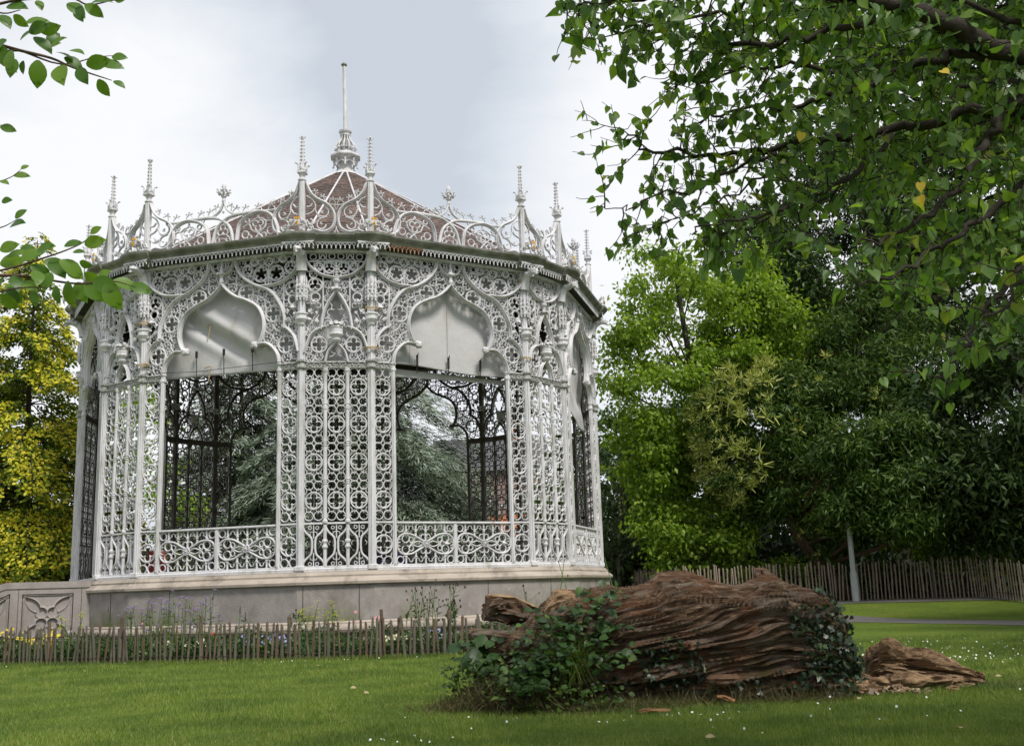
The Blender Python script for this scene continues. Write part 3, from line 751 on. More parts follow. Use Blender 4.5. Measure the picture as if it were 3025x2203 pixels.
# ---- cresting
ZK = 9.70                                            # foot of the cresting above Z0
def cusp_blob(mb, u, v, r=.03): mb.blob((u, 0, v), r, 1, 6, 4, .2)
def crocket(mb, u, v, ang, s=1.0):
    ca, sa = math.cos(ang), math.sin(ang)
    def q(a, b): return (u+(a*ca-b*sa)*s, v+(a*sa+b*ca)*s)
    for e in (-1, 1):
        mb.sweep([q(e*.12, -.02), q(e*.09, .06), q(e*.02, .13), q(e*.01, .2)], .022, .04)
        mb.sweep([q(e*.02, .13), q(e*.09, .15)], .02, .035); x = q(e*.1, .16); cusp_blob(mb, x[0], x[1], .03*s)
    x = q(0, .21); cusp_blob(mb, x[0], x[1], .035*s)
NSW = spl([(-.90,11.38),(-.79,11.1),(-.61,10.89),(-.39,10.77),(-.25,10.68),(-.10,10.49),(-.05,10.24),(-.10,10.0),(-.25,9.87),(-.43,9.83),(-.64,9.88),(-.80,9.83)], 4)
WSW = [(p[0]-1.64, p[1]) for p in NSW]
def teardrop(mb, f, du):
    """flowing bars inside the curve beside a pinnacle"""
    for c in ([(-.88,10.95),(-.72,10.85),(-.62,10.68),(-.62,10.52),(-.54,10.36),(-.38,10.30),(-.25,10.38),(-.24,10.52),(-.33,10.62)],
              [(-.88,10.36),(-.72,10.44),(-.64,10.56)], [(-.54,10.34),(-.47,10.25),(-.42,10.26)],
              [(-.27,10.30),(-.46,10.24),(-.56,10.12),(-.55,9.98),(-.45,9.92),(-.34,9.97),(-.3,10.06)],
              [(-.88,10.20),(-.80,10.10),(-.68,10.08),(-.58,10.16)], [(-.70,10.72),(-.78,10.62),(-.88,10.62)], [(-.38,10.5),(-.45,10.44),(-.38,10.42)], [(-.48,10.12),(-.42,10.06)], [(-.76,10.24),(-.7,10.18),(-.72,10.1)]):
        mb.sweep(f([(p[0]+du, p[1]) for p in spl(c, 4)]), .042, .06)
def crest_narrow():
    mb = MB()
    for f, e in ((lambda P: P, 1), (mirror, -1)):
        mb.sweep(f(NSW), .095, .11); mb.sweep(f(NSW), .035, .05, y0=-.07); teardrop(mb, f, 0)
        for u, v, a in ((-.70,11.02,.9),(-.44,10.84,.45),(-.12,10.74,.1)): crocket(mb, e*u, v, -e*a*-1 if False else e*-a+0, .8)
    mb.sweep(spl([(-.28,10.71),(0,10.67),(.28,10.71)], 4), .04, .07)
    mb.sweep([(-.05,10.66),(0,10.52),(.05,10.66)], .025, .05); mb.sweep([(-.1,9.76),(-.03,9.85),(0,9.97)], .03, .05); mb.sweep([(.1,9.76),(.03,9.85),(0,9.97)], .03, .05); cusp_blob(mb, 0, 9.98, .035)
    mb.box(-.92, .92, -.06, .04, ZK, ZK+.07)
    return mb.mesh('cresting', P_)
def crest_wide():
    mb = MB()
    A1 = spl([(-1.88,9.78),(-1.82,10.1),(-1.69,10.4),(-1.5,10.57),(-1.22,10.64),(-.92,10.58),(-.69,10.46),(-.53,10.24),(-.47,9.78)], 4)
    A2 = spl([(-1.2,10.66),(-.81,10.66),(-.3,10.62),(-.02,10.5),(.23,10.25),(.36,9.78)], 4)
    GAB = spl([(-.5,10.66),(-.34,10.68),(-.14,10.82),(-.05,11.0),(0,11.2)], 4)
    for f, e in ((lambda P: P, 1), (mirror, -1)):
        mb.sweep(f(WSW), .095, .11); mb.sweep(f(WSW), .035, .05, y0=-.07); teardrop(mb, f, -1.64)
        mb.sweep(f(A1), .092, .10); mb.sweep(f(A1), .035, .05, y0=-.07); mb.sweep(f(A2), .082, .10, y0=-.004); mb.sweep(f(GAB), .065, .08)
        mb.sweep(f(spl([(-1.98,10.67),(-1.6,10.63),(-1.2,10.66)], 4)), .065, .09)
        c = -1.18
        mb.foil(e*c, 10.22, .19, 3, .044, .06, -PI/2, 9)
        mb.sweep(f(spl([(c-.30,10.28),(c-.16,10.4),(c-.03,10.44),(c,10.56),(c+.03,10.44),(c+.16,10.4),(c+.30,10.28)], 3)), .042, .06)
        mb.sweep(f(spl([(c-.5,10.28),(c-.3,10.32),(c-.22,10.12),(c-.05,9.98),(c+.1,9.78)], 3)), .042, .06); mb.sweep(f(spl([(c+.5,10.2),(c+.3,10.28),(c+.2,10.08),(c,9.98),(c-.2,9.78)], 3)), .042, .06)
        for du, v, r in ((-.42,10.0,.11),(.42,9.96,.11),(-.2,9.88,.08),(.28,9.86,.07),(.36,10.4,.07),(-.38,10.44,.06)): mb.ring(e*(c+du), v, r, .036, .055, 12)
        for u, v, a in ((-2.34,11.02,.9),(-2.02,10.78,.5),(-1.62,10.68,.05),(-1.18,10.70,0),(-.76,10.70,0),(-.42,10.72,-.2),(-.16,10.85,-.7)): crocket(mb, e*u, v, -e*a, 1.0 if abs(a) < .8 else .85)
        mb.ring(e*-.7, 10.58, .05, .022, .04, 10)
    mb.foil(0, 10.18, .19, 3, .044, .06, PI/2, 9); mb.ring(0, 9.80, .26, .035, .06, 14, 0, 0, PI); mb.ring(0, 9.80, .13, .026, .045, 10, 0, 0, PI)
    mb.ring(-.2, 9.9, .08, .024, .04, 10); mb.ring(.2, 9.9, .08, .024, .04, 10); cusp_blob(mb, 0, 10.78, .05)
    mb.box(-2.52, 2.52, -.06, .04, ZK, ZK+.07)
    return mb.mesh('cresting', P_)
def fleuron_mesh():
    mb = MB(); mb.lathe([(.06,11.12),(.045,11.22),(.09,11.27),(.09,11.29),(.06,11.31),(.07,11.36),(.04,11.42),(.06,11.52),(.075,11.58),(.06,11.66),(.02,11.72)], (0,0,0), 10)
    for i in range(6):
        a = i*PI/3; ca, sa = math.cos(a), math.sin(a)
        mb.tube([(.05*ca,.05*sa,11.33),(.14*ca,.14*sa,11.36),(.2*ca,.2*sa,11.45),(.24*ca,.24*sa,11.46)], [.025,.022,.02,.03], 6); mb.blob((.15*ca,.15*sa,11.38), .055, i, 6, 4, .5); mb.blob((.09*ca,.09*sa,11.48), .04, i+9, 6, 4, .4)
    return mb.mesh('fleuron', P_)
CN, CW, FLEU = crest_narrow(), crest_wide(), fleuron_mesh()
for k in range(-8, 8):
    c = place(CW if k % 2 else CN, 'cresting', k, .05)
    if k % 2: link('fleuron', FLEU, c)
def pinnacle_mesh():
    mb = MB(); mb.box(-.085, .085, -.085, .085, 9.66, 11.42, bev=.025); mb.box(-.04, .04, -.11, -.08, 9.75, 11.38, bev=.01)
    mb.lathe([(.10,11.41),(.13,11.43),(.13,11.46),(.08,11.49),(.08,11.56),(.12,11.63)], (0,0,0), 8, a0=PI/8)
    mb.lathe([(.13,11.62),(.19,11.66),(.19,11.69),(.16,11.70),(.16,11.73)], (0,0,0), 4, a0=PI/4)
    return mb.mesh('pinnacle', P_)
def crown_mesh():
    mb = MB()
    for e in range(4):
        a = e*PI/2+PI/4; ca, sa = math.cos(a), math.sin(a)
        mb.tube([(.15*ca,.15*sa,11.72),(.15*ca,.15*sa,11.9),(.2*ca,.2*sa,11.95)], [.025,.02,.02], 5); mb.blob((.22*ca,.22*sa,11.95), .035, e, 6, 4, .3)
        b = a+PI/4; cb, sb = math.cos(b), math.sin(b)
        mb.tube([(.15*ca,.15*sa,11.73),(.11*cb,.11*sb,11.82),(.1*cb,.1*sb,11.95)], .018, 5); c2 = a+PI/2
        mb.tube([(.15*math.cos(c2),.15*math.sin(c2),11.73),(.11*cb,.11*sb,11.82)], .018, 5)
    return mb.mesh('crown', P_)
def spike_mesh():
    mb = MB(); mb.lathe([(.085,11.72),(.055,11.95),(.048,12.4),(.03,12.72),(.045,12.74),(.03,12.77)], (0,0,0), 6)
    for j in range(7):
        v = 11.98+j*.115
        for e in range(4):
            a = e*PI/2; r = .075-.004*j; mb.blob((r*math.cos(a), r*math.sin(a), v), .028, e, 5, 3, .2)
    for e in range(4):
        a = e*PI/2; mb.tube([(0,0,12.76),(.05*math.cos(a),.05*math.sin(a),12.8),(.1*math.cos(a),.1*math.sin(a),12.83)], [.03,.025,.02], 5)
    mb.blob((0,0,12.85), .04, 1, 6, 4, .2)
    return mb.mesh('spike', P_)
def crest_arms_mesh():
    mb = MB(); rng = random.Random(3)
    for i in range(34):
        t = rng.uniform(-1, 1); h = (1-abs(t)**1.3)*.42
        mb.blob((t*.46, -.06+rng.uniform(-.04,.04), 9.76+rng.uniform(0, max(.05, h))), rng.uniform(.03,.06), i, 6, 4, .6)
    for e in (-1, 1):
        mb.sweep(spl([(e*.48,9.74),(e*.40,9.88),(e*.26,9.84),(e*.24,9.95),(e*.14,9.98),(e*.1,10.12)], 4), .03, .06, y0=-.08)
        mb.ring(e*.33, 9.83, .05, .022, .05, 10, -.1)
    return mb.mesh('foliage_crest', P_)
def shield_mesh():
    mb = MB(); V = [(-.1,0,.16),(.1,0,.16),(.1,0,.0),(.06,0,-.09),(0,0,-.13),(-.06,0,-.09),(-.1,0,.0)]
    mb.add([(x, -.04, z) for x, y, z in V]+[(x, 0, z) for x, y, z in V], [tuple(range(6,-1,-1)), tuple(range(7,14))]+[(i,(i+1)%7,7+(i+1)%7,7+i) for i in range(7)])
    for s, (x, z) in enumerate(((-.03,.02),(.03,-.02),(0,.06),(.02,-.07))): mb.blob((x, -.05, z), .035, s, 7, 5, .5, mi=1)
    for x in (-.08,-.04,0,.04,.08): mb.lathe([(.018,.17),(.022,.2),(.012,.26),(.02,.27)], (x, -.03, 0), 5, mi=1)
    mb.box(-.1, .1, -.05, -.005, .165, .19, mi=1)
    return mb.mesh('heraldic_shield', [M['paint'], M['gold']])
PIN, CRWN, SPK, ARMS, SHLD = pinnacle_mesh(), crown_mesh(), spike_mesh(), crest_arms_mesh(), shield_mesh()
for k in range(-8, 8):
    c = corner(k, .05); a = PHI+(k+.5)*TH
    p = link('pinnacle', PIN, band, (c.x, c.y, Z0), a); link('crown', CRWN, p); link('spike', SPK, p)
    c = corner(k, .42); q = link('foliage_crest', ARMS, band, (c.x, c.y, Z0), a); link('heraldic_shield', SHLD, q, (0, -.14, 9.91)).scale = (.78, .9, .78)

# ---- roof
ZR0, ZR1, RT = Z0+9.66, Z0+15.30, .50
def roof_part():
    V = []; F = []; UV = []
    nco = 36
    for k in range(-8, 8):
        c0, c1 = corner(k-1, -.15), corner(k, -.15); t0, t1 = c0*(RT/A_N), c1*(RT/A_N)
        sl = math.hypot(A_N-RT, ZR1-ZR0); w = (c1-c0).length
        for i in range(nco):
            fa, fb = i/nco, (i+1.12)/nco; fb = min(fb, 1)
            o = .035                                   # each course laps the one below
            za, zb = ZR0+(ZR1-ZR0)*fa+o, ZR0+(ZR1-ZR0)*fb+.004
            b = len(V)
            for c, t in ((c0, t0), (c1, t1)):
                pa = c.lerp(t, fa); pb = c.lerp(t, fb); V.append((pa.x, pa.y, za)); V.append((pb.x, pb.y, zb))
            V += [(V[b][0], V[b][1], za-o), (V[b+2][0], V[b+2][1], za-o)]
            F += [(b, b+2, b+3, b+1), (b+4, b+5, b+2, b)]
            wa, wb = w*(1-fa), w*(1-fb); j = (k*7.3+i*1.37)
            UV += [(j-wa/2, fa*sl), (j+wa/2, fa*sl), (j+wb/2, fb*sl), (j-wb/2, fb*sl), (j-wa/2, fa*sl), (j+wa/2, fa*sl), (j+wa/2, fa*sl+.02), (j-wa/2, fa*sl+.02)]
    me = bpy.data.meshes.new('roof'); me.from_pydata(V, [], F); uv = me.uv_layers.new(name='tiles')
    uv.data.foreach_set('uv', np.array(UV, np.float32).ravel()); me.materials.append(M['roof'])
    return link('roof', me, band)
roof = roof_part()
for k in range(-8, 8):
    c = corner(k, -.15); t = c*(RT/A_N); mb = MB()
    mb.tube([(c.x, c.y, ZR0+.05), (t.x, t.y, ZR1+.04)], .034, 6); mb.build('roof_rib', M['paint'], roof)
mb = MB(); V = [tuple(corner(k, -.2).xy)+(ZR0-.02,) for k in range(-8, 8)]+[tuple((corner(k, -.2)*.06).xy)+(ZR1-.25,) for k in range(-8, 8)]
mb.add(V, [(k, 16+k, 16+(k+1)%16, (k+1)%16) for k in range(16)]); mb.build('ceiling', M['roofwood_and_shadow'], roof)
# ---- lantern finial and flagpole
mb = MB(); ZF = Z0
mb.lathe([(.66,15.24),(.64,15.30),(.5,15.36),(.36,15.46),(.31,15.52),(.26,15.56),(.25,15.88)], (0,0,ZF), 16)
mb.lathe([(.30,15.86),(.46,15.98),(.62,16.06),(.62,16.12),(.50,16.2),(.34,16.24),(.30,16.34)], (0,0,ZF), 8, a0=PI/8+PHI)
fin = mb.build('lantern', P_, band)
mb = MB()
for e in range(8):
    a = e*PI/4+PHI; ca, sa = math.cos(a), math.sin(a)
    mb.tube([(.46*ca,.46*sa,ZF+15.96),(.44*ca,.44*sa,ZF+15.78),(.47*ca,.47*sa,ZF+15.68)], [.05,.035,.02], 6); mb.blob((.47*ca,.47*sa,ZF+15.66), .045, e, 6, 4, .3)
    b = a+PI/8; mb.tube([(.44*ca,.44*sa,ZF+15.76),(.42*math.cos(b),.42*math.sin(b),ZF+15.87),(.44*math.cos(a+PI/4),.44*math.sin(a+PI/4),ZF+15.76)], .028, 5)
mb.build('arcade', P_, fin)
mb = MB(); mb.lathe([(.20,16.3),(.24,16.45),(.22,16.6),(.14,16.85),(.12,16.98)], (0,0,ZF), 14, mi=1)
for e in range(12):
    a = e*PI/6; ca, sa = math.cos(a), math.sin(a)
    mb.tube([(r*ca, r*sa, ZF+z) for r, z in spl([(.28,16.3),(.40,16.42),(.38,16.58),(.24,16.78),(.17,16.98)], 3)], .026, 5)
    mb.blob((.41*ca,.41*sa,ZF+16.42), .05, e, 6, 4, .5)
    for j in range(4): mb.blob(((.37-.05*j)*math.cos(a+PI/12),(.37-.05*j)*math.sin(a+PI/12),ZF+16.46+.1*j), .035, e+j, 5, 4, .5)
mb.lathe([(.17,16.96),(.22,17.0),(.2,17.05),(.22,17.08),(.26,17.14),(.27,17.2),(.1,17.25)], (0,0,ZF), 8)
mb.build('openwork_bulb', [P_, M['band']], fin)
mb = MB(); mb.tube([(0,0,ZF+17.2),(-.02,0,ZF+18.6),(-.05,0,ZF+20.02)], [.085,.078,.066], 10); pole = mb.build('flagpole', P_, band)
mb = MB(); mb.lathe([(.08,20.0),(.12,20.03),(.12,20.08),(.05,20.14)], (-.05,0,ZF), 8); mb.build('pole_cap', M['cornice'], pole)

# ---- canvas blinds behind four arches
def blind(k, x0, x1, top, bot, seed, amp, off=-.32, slant=0.0, name='canvas_blind', fold=None):
    nx, nz = 44, 40; V = []; F = []
    for j in range(nz+1):
        for i in range(nx+1):
            s, t = i/nx, j/nz; u = x0+(x1-x0)*s
            tp = top(s) if callable(top) else top; bt = bot(s) if callable(bot) else bot
            v = tp+(bt-tp)*t
            q = Vector((u*.55+seed, v*.8+u*.35, seed*2.0)); y = amp*(mnoise.noise(q)*1.0+.4*mnoise.noise(q*2.3))
            if fold: y += fold(u, v)
            V.append((u, -y, v))
    for j in range(nz):
        for i in range(nx): a = j*(nx+1)+i; F.append((a, a+nx+1, a+nx+2, a+1))
    me = bpy.data.meshes.new(name); me.from_pydata(V, [], F); me.materials.append(M['canvas'])
    me.polygons.foreach_set('use_smooth', [True]*len(F)); o = place(me, name, k, off)
    md = o.modifiers.new('cloth', 'SOLIDIFY'); md.thickness = .006; md.offset = 0
    return o
def fold_left(u, v):
    a = .0
    for c, w, s in ((.2, .28, .24), (-.55, .22, -.15), (1.0, .30, .15), (-1.1, .25, .12)):
        d = (v-7.1)+.62*(u-c); a += s*math.exp(-(d/w)**2)*math.exp(-((u-c)/1.6)**2)
    return a
b = blind(-1, -2.45, 2.45, lambda s: 8.3+.8*min(1, max(0, (.75-s)*3)), lambda s: 5.80-.03*s, 3, .07, fold=fold_left)
cl = MB()
for u in (-.92, 0, .95): cl.tube([(u, -.2, 6.45), (u, -.16, 6.2), (u, -.15, 5.8)], .014, 5); cl.box(u-.03, u+.03, -.2, -.15, 6.35, 6.55)
cl.build('hanging_clip', M['cable'], b)
hk = MB()
for u, v in ((-.55, 7.35), (-.5, 6.05)): hk.tube([(u-.2, -.10, v-.02), (u+.02, -.13, v+.03), (u+.06, -.13, v), (u-.03, -.12, v-.45)], .016, 5)
hk.build('rope_end', M['rope'], b)
b = blind(1, -2.45, 2.45, 9.15, lambda s: 5.93-.16*s+.05*math.sin(s*7), 7, .05)
cl = MB()
for u in (-1.05, .0, 1.1): cl.tube([(u, -.2, 6.3), (u, -.12, 6.1), (u, -.1, 5.7)], .016, 5); cl.box(u-.025, u+.025, -.15, -.1, 5.9, 6.25)
cl.build('hanging_clip', M['cable'], b)
blind(1, -2.45, 2.45, lambda s: 5.88-.16*s, lambda s: 5.62-.02*s, 11, .03, off=-.55, name='canvas_blind')
hm = MB()
for i in range(24):
    s0, s1 = i/24, (i+1)/24; hm.tube([(-2.45+4.9*q, -.012, 5.96-.16*q+.05*math.sin(q*7)) for q in (s0, s1)], .016, 5)
for u in (-1.25, 0.02, 1.28): hm.tube([(u, -.035, 9.1), (u+.01, -.03, 7.5), (u, -.03, 5.95)], .007, 4)
hm.build('hem', M['canvas'], b)
blind(3, -2.3, 2.3, 9.15, lambda s: 5.1+.25*math.sin(s*5), 13, .16)
blind(0, -.9, .9, lambda s: 8.15+.7*s, 5.95, 17, .12)
mb = MB(); mb.tube([(-2.5, -.13, 5.95), (-.8, -.13, 5.86), (2.5, -.13, 5.93)], .009, 5)
place(mb.mesh('hanging_wire', M['cable']), 'hanging_wire', -1)
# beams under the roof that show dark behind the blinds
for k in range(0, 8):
    c = corner(k, -.4); d = corner(k-8, -.4); mb = MB(); mb.tube([(c.x, c.y, Z0+9.1), (d.x, d.y, Z0+9.1)], .09, 4); mb.build('roof_tie', M['roofwood_and_shadow'], band)
# ---------------------------------------------------------------- ground
def sstep(a, b, x):
    t = np.clip((np.asarray(x, float)-a)/(b-a), 0, 1); return t*t*(3-2*t)
def ground_z(x, y):
    x = np.asarray(x, float); y = np.asarray(y, float)
    und = .03*np.sin(x*.35+1.2)*np.sin(y*.27)*sstep(12, 20, y)*(1-sstep(24, 27, y))
    return und + .58*sstep(39.5, 48.5, y)*sstep(3.4, 6.2, x)
def sheet(name, xs, ys, mat, dz=0.0, kind='structure', zf=None):
    X, Y = np.meshgrid(xs, ys); Z = ground_z(X, Y)+dz
    V = np.stack([X.ravel(), Y.ravel(), Z.ravel()], 1); n = len(xs); m = len(ys)
    i = np.arange((m-1)*n).reshape(m-1, n)[:, :-1].ravel(); F = np.stack([i, i+1, i+n+1, i+n], 1)
    return tag(link(name, fast_mesh(name, V, F, mat, smooth=True)), kind=kind)
def lawn_mat():
    m, nt, b = new_mat('mown_grass'); p = posn(nt)
    a = noise_node(nt, .35, 4, .6, p); r1 = ramp(nt, [(.3, (.072, .112, .020)), (.55, (.098, .145, .025)), (.75, (.14, .165, .038))]); nt.links.new(a.outputs['Fac'], r1.inputs['Fac'])
    c = noise_node(nt, 7, 6, .75, p); r2 = ramp(nt, [(.3, (.55, .6, .5)), (.7, (1.35, 1.3, 1.2))]); nt.links.new(c.outputs['Fac'], r2.inputs['Fac'])
    f = noise_node(nt, 60, 3, .7, p); r3 = ramp(nt, [(.3, (.6, .62, .55)), (.7, (1.4, 1.35, 1.3))]); nt.links.new(f.outputs['Fac'], r3.inputs['Fac'])
    col = mix_rgb(nt, 1.0, mix_rgb(nt, 1.0, r1.outputs['Color'], r2.outputs['Color'], 'MULTIPLY'), r3.outputs['Color'], 'MULTIPLY')
    nt.links.new(col, b.inputs['Base Color']); b.inputs['Roughness'].default_value = .9; b.inputs['Specular IOR Level'].default_value = .1
    bp = nt.nodes.new('ShaderNodeBump'); bp.inputs['Strength'].default_value = .6; bp.inputs['Distance'].default_value = .04
    nt.links.new(f.outputs['Fac'], bp.inputs['Height']); nt.links.new(bp.outputs['Normal'], b.inputs['Normal'])
    return m
M['lawn'] = lawn_mat()
M['soil'] = surf_mat('dark_soil', [(.3, (.022, .016, .011)), (.7, (.06, .043, .03))], 6, .95, .8, 30)
M['path'] = surf_mat('grey_path', [(.3, (.075, .07, .068)), (.7, (.16, .15, .14))], 14, .9, .3, 60)
xs = np.concatenate([[-600, -300, -150, -90], np.arange(-60, 61, 1.0), [90, 150, 300, 600]])
ys = np.concatenate([[-80, -30, -10], np.arange(0, 100, .8), [110, 150, 250, 500, 900]])
sheet('lawn', xs, ys, M['lawn'])
def strip_path(name, P, w, mat, dz):
    P = spl(P, 8); V = []; F = []
    for i, p in enumerate(P):
        a, b = P[max(i-1,0)], P[min(i+1,len(P)-1)]; t = Vector((b[0]-a[0], b[1]-a[1])).normalized(); nx, ny = -t.y, t.x
        for j in range(5):
            s = (j/4-.5)*w*(1+.05*math.sin(i*1.7+j)+.05*math.sin(i*4.1+j*2)); x, y = p[0]+nx*s, p[1]+ny*s; V.append((x, y, float(ground_z(x, y))+dz))
    for i in range(len(P)-1):
        for j in range(4): F.append((i*5+j, i*5+j+1, i*5+j+6, i*5+j+5))
    mb = MB(); mb.add(V, F); return tag(mb.build(name, mat), kind='structure')
strip_path('path', [(30, 14), (22, 24), (16.8, 32.5), (12.4, 40.6), (6.5, 47), (2, 56)], 2.5, M['path'], .012)
strip_path('gravel_path', [(40, 40), (27, 45.2), (18, 46.6), (10, 47.4), (6, 50), (4, 60)], 1.5, M['path'], .018)
sheet('woodland_floor', np.arange(3.5, 60, 2.0), np.arange(49.6, 100, 1.5), M['soil'], .03)
# soil of the flower bed between the picket fence and the stone base
mb = MB(); bedx = np.linspace(-14.5, .6, 40); V = []
for x in bedx:
    yf = np.interp(x, [-14.5, -13.83, -7.5, -1.49, .6], [29.45, 29.3, 27.3, 27.05, 27.1])
    for j in range(4): V.append((x, yf+(33.5-yf)*j/3*(1 if j < 3 else 1), .05+.03*math.sin(x*3+j)))
mb.add(V, [(i*4+j, i*4+4+j, i*4+5+j, i*4+1+j) for i in range(39) for j in range(3)])
tag(mb.build('flower_bed', M['soil']), kind='structure')
mb = MB(); V = [(6.9+.9*math.cos(a)*(1+.25*math.sin(3*a)), 16.1+.55*math.sin(a)*(1+.2*math.cos(5*a)), float(ground_z(6.9, 16.1))+.012) for a in np.linspace(0, 2*PI, 24)[:-1]]
mb.add(V, [tuple(range(23))]); tag(mb.build('bare_soil', M['soil']), kind='structure')

# mown grass blades, daisies
rng = np.random.default_rng(11)
M['blade'] = leaf_mat('grass_blades', [(0, (.12, .195, .034)), (.5, (.185, .268, .047)), (.85, (.245, .305, .066)), (1, (.32, .29, .12))], .3, .5, .25, (1.2, 1.2, .5), big=(.8, (.62, .70, .75)))
n = 330000
yy = 10.2 + 18.5*rng.random(n)**1.5; xx = (rng.random(n)*2-1)*yy*.50
fy = np.interp(xx, [-14.5, -13.83, -7.5, -1.49, .6, .7, 9], [29.2, 29.1, 27.05, 26.8, 26.9, 29, 29]); k = yy < fy
nearfence = rng.random(n) < .03; xx, yy = xx[k], yy[k]; n = len(xx)
pos = np.stack([xx, yy, ground_z(xx, yy)-.004], 1); up = np.zeros((n, 3)); up[:, 2] = 1; lean = rng.normal(size=(n, 3))*.38; lean[:, 2] = 0
tall = .055*(.6+.8*rng.random(n))*(1+.35*np.sin(xx*1.3)*np.sin(yy*.9))*(1+.02*(yy-10))
V, F = scatter([(0,-.5,0),(0,.5,0),(1,0,.15)], [(0, 2, 1)], pos, up+lean, runit(rng, n), tall, width=.14)
tag(link('grass', fast_mesh('grass', V, F, M['blade'])), 'short mown green grass blades covering the front lawn', 'grass', kind='stuff')
k2 = rng.random(n) < .5
nn = 16000; yy2 = 10.3+15*rng.random(nn)**1.5; xx2 = (rng.random(nn)*2-1)*yy2*.5
kk = np.array([mnoise.noise(Vector((a*.55, b*.9, 4.0)))+.5*mnoise.noise(Vector((a*2.1, b*3.0, 9.0)))+(.5 if a < -3.2 and b < 12.5 else 0) > .22 for a, b in zip(xx2, yy2)]) & (yy2 < np.interp(xx2, [-14.5, -13.83, -7.5, -1.49, .6, .7, 9], [29.2, 29.1, 27.05, 26.8, 26.9, 29, 29]))
xx2, yy2 = xx2[kk], yy2[kk]; nn = len(xx2); pos2 = np.stack([xx2, yy2, ground_z(xx2, yy2)], 1); ln = rng.normal(size=(nn, 3))*.75; ln[:, 2] = .8
M['straw'] = leaf_mat('straw_blades', [(0, (.20, .20, .06)), (.6, (.30, .27, .11)), (1, (.42, .37, .2))], .2, .6, .2)
V, F = scatter([(0,-.5,0),(0,.5,0),(1,0,.15)], [(0, 2, 1)], pos2, ln, runit(rng, nn), .05*(.6+.8*rng.random(nn)), width=.16)
tag(link('dry_grass', fast_mesh('dry_grass', V, F, M['straw'])), 'straw coloured dry blades in patches of the front lawn', 'grass', kind='stuff')
# longer rough grass along the foot of the picket fence
n = 9000; xx = -14.4+15*rng.random(n); yy = np.interp(xx, [-14.5, -13.83, -7.5, -1.49, .6], [29.3, 29.15, 27.1, 26.85, 26.95])+rng.normal(size=n)*.08
pos = np.stack([xx, yy, np.zeros(n)], 1); lean = rng.normal(size=(n, 3))*.35; lean[:, 2] = 1
V, F = scatter([(0,-.5,0),(0,.5,0),(1,0,.2)], [(0, 2, 1)], pos, lean, runit(rng, n), .07+.10*rng.random(n), width=.08)
tag(link('rough_grass', fast_mesh('rough_grass', V, F, M['blade'])), 'longer unmown grass along the foot of the picket fence', 'grass', kind='stuff')
M['petal'] = surf_mat('white_petal', [(.3, (.75, .75, .72)), (.7, (.85, .85, .82))], 5, .6)
pts = []
for cx, cy, sx, sy, m in [(4.5, 20.5, 1.2, .5, 60), (8.2, 20.2, 1.6, .6, 120), (6.5, 22.5, 1.6, .8, 70), (10, 22.5, 1.2, .8, 50), (7.5, 26, 3, 1.2, 60), (2.2, 13.2, .3, .2, 12), (1.2, 13.0, .3, .2, 3), (-.6, 13.2, .5, .5, 5), (-1.4, 11.8, .4, .2, 10), (4.2, 13.6, .8, .5, 5), (6, 14.6, .9, .5, 9), (-5, 26.3, 1, .15, 16), (-2, 12.5, 4, 1, 7), (3, 12, 2, .7, 8), (-9, 27.6, 2.5, .3, 16)]:
    for _ in range(m): pts.append((rng.normal(cx, sx), rng.normal(cy, sy)))
pts = np.array(pts); pos = np.column_stack([pts, ground_z(pts[:, 0], pts[:, 1])+.05+.02*rng.random(len(pts))])
hexa = [(math.cos(a), math.sin(a), .12*(-1)**i) for i, a in enumerate(np.linspace(0, 2*PI, 9)[:-1])]
nr = rng.normal(size=(len(pos), 3))*.35+np.array([0, -.35, 1])
V, F = scatter(hexa, [tuple(range(8))], pos, runit(rng, len(pos)), nr, .010+.008*rng.random(len(pos)))
tag(link('daisies', fast_mesh('daisies', V, F, M['petal'])), 'tiny white daisies sprinkled through the mown grass', 'daisies', kind='stuff')
# ---------------------------------------------------------------- trees
M['bark'] = surf_mat('brown_bark', [(.3, (.03, .024, .02)), (.7, (.085, .07, .056))], 5, .9, .6, 25, sc=(1, 1, .3))
M['bark_grey'] = surf_mat('mossy_bark', [(.3, (.06, .055, .04)), (.6, (.12, .115, .07)), (.8, (.2, .19, .14))], 6, .9, .5, 25, sc=(1, 1, .4))
M['bark_red'] = surf_mat('reddish_bark', [(.3, (.05, .03, .02)), (.7, (.14, .085, .055))], 5, .9, .6, 25, sc=(1, 1, .3))
def leaves(name, parent, mats, V, F, midx=None): return link(name, fast_mesh(name, V, F, mats, midx), parent)
def limbs_mesh(mb, trunk, r0, r1, targets, rng, wob=.25, start=(.25, .95), rr=.3, n=7):
    """a trunk polyline with a limb curving out to each target"""
    T = spl(trunk, 5); m = len(T); R = [r0+(r1-r0)*(i/(m-1))**.8 for i in range(m)]; R[0] *= 1.35
    mb.tube(T, R, n+2)
    for q in targets:
        q = Vector(q); zs = [p[2] for p in T]
        s = min(max((q.z-zs[0])/(zs[-1]-zs[0]+1e-6)*.75-.05, start[0]), start[1]); i = int(s*(m-1)); a = Vector(T[i])
        d = q-a; mid = a+d*.5+Vector((rng.normal(), rng.normal(), rng.normal()+.6))*wob*d.length*.25
        L = spl([a, mid, q], 4); ra = R[i]*rr*min(1.4, .5+d.length/6)
        mb.tube(L, [ra*(1-.8*j/(len(L)-1)) for j in range(len(L))], n-1)
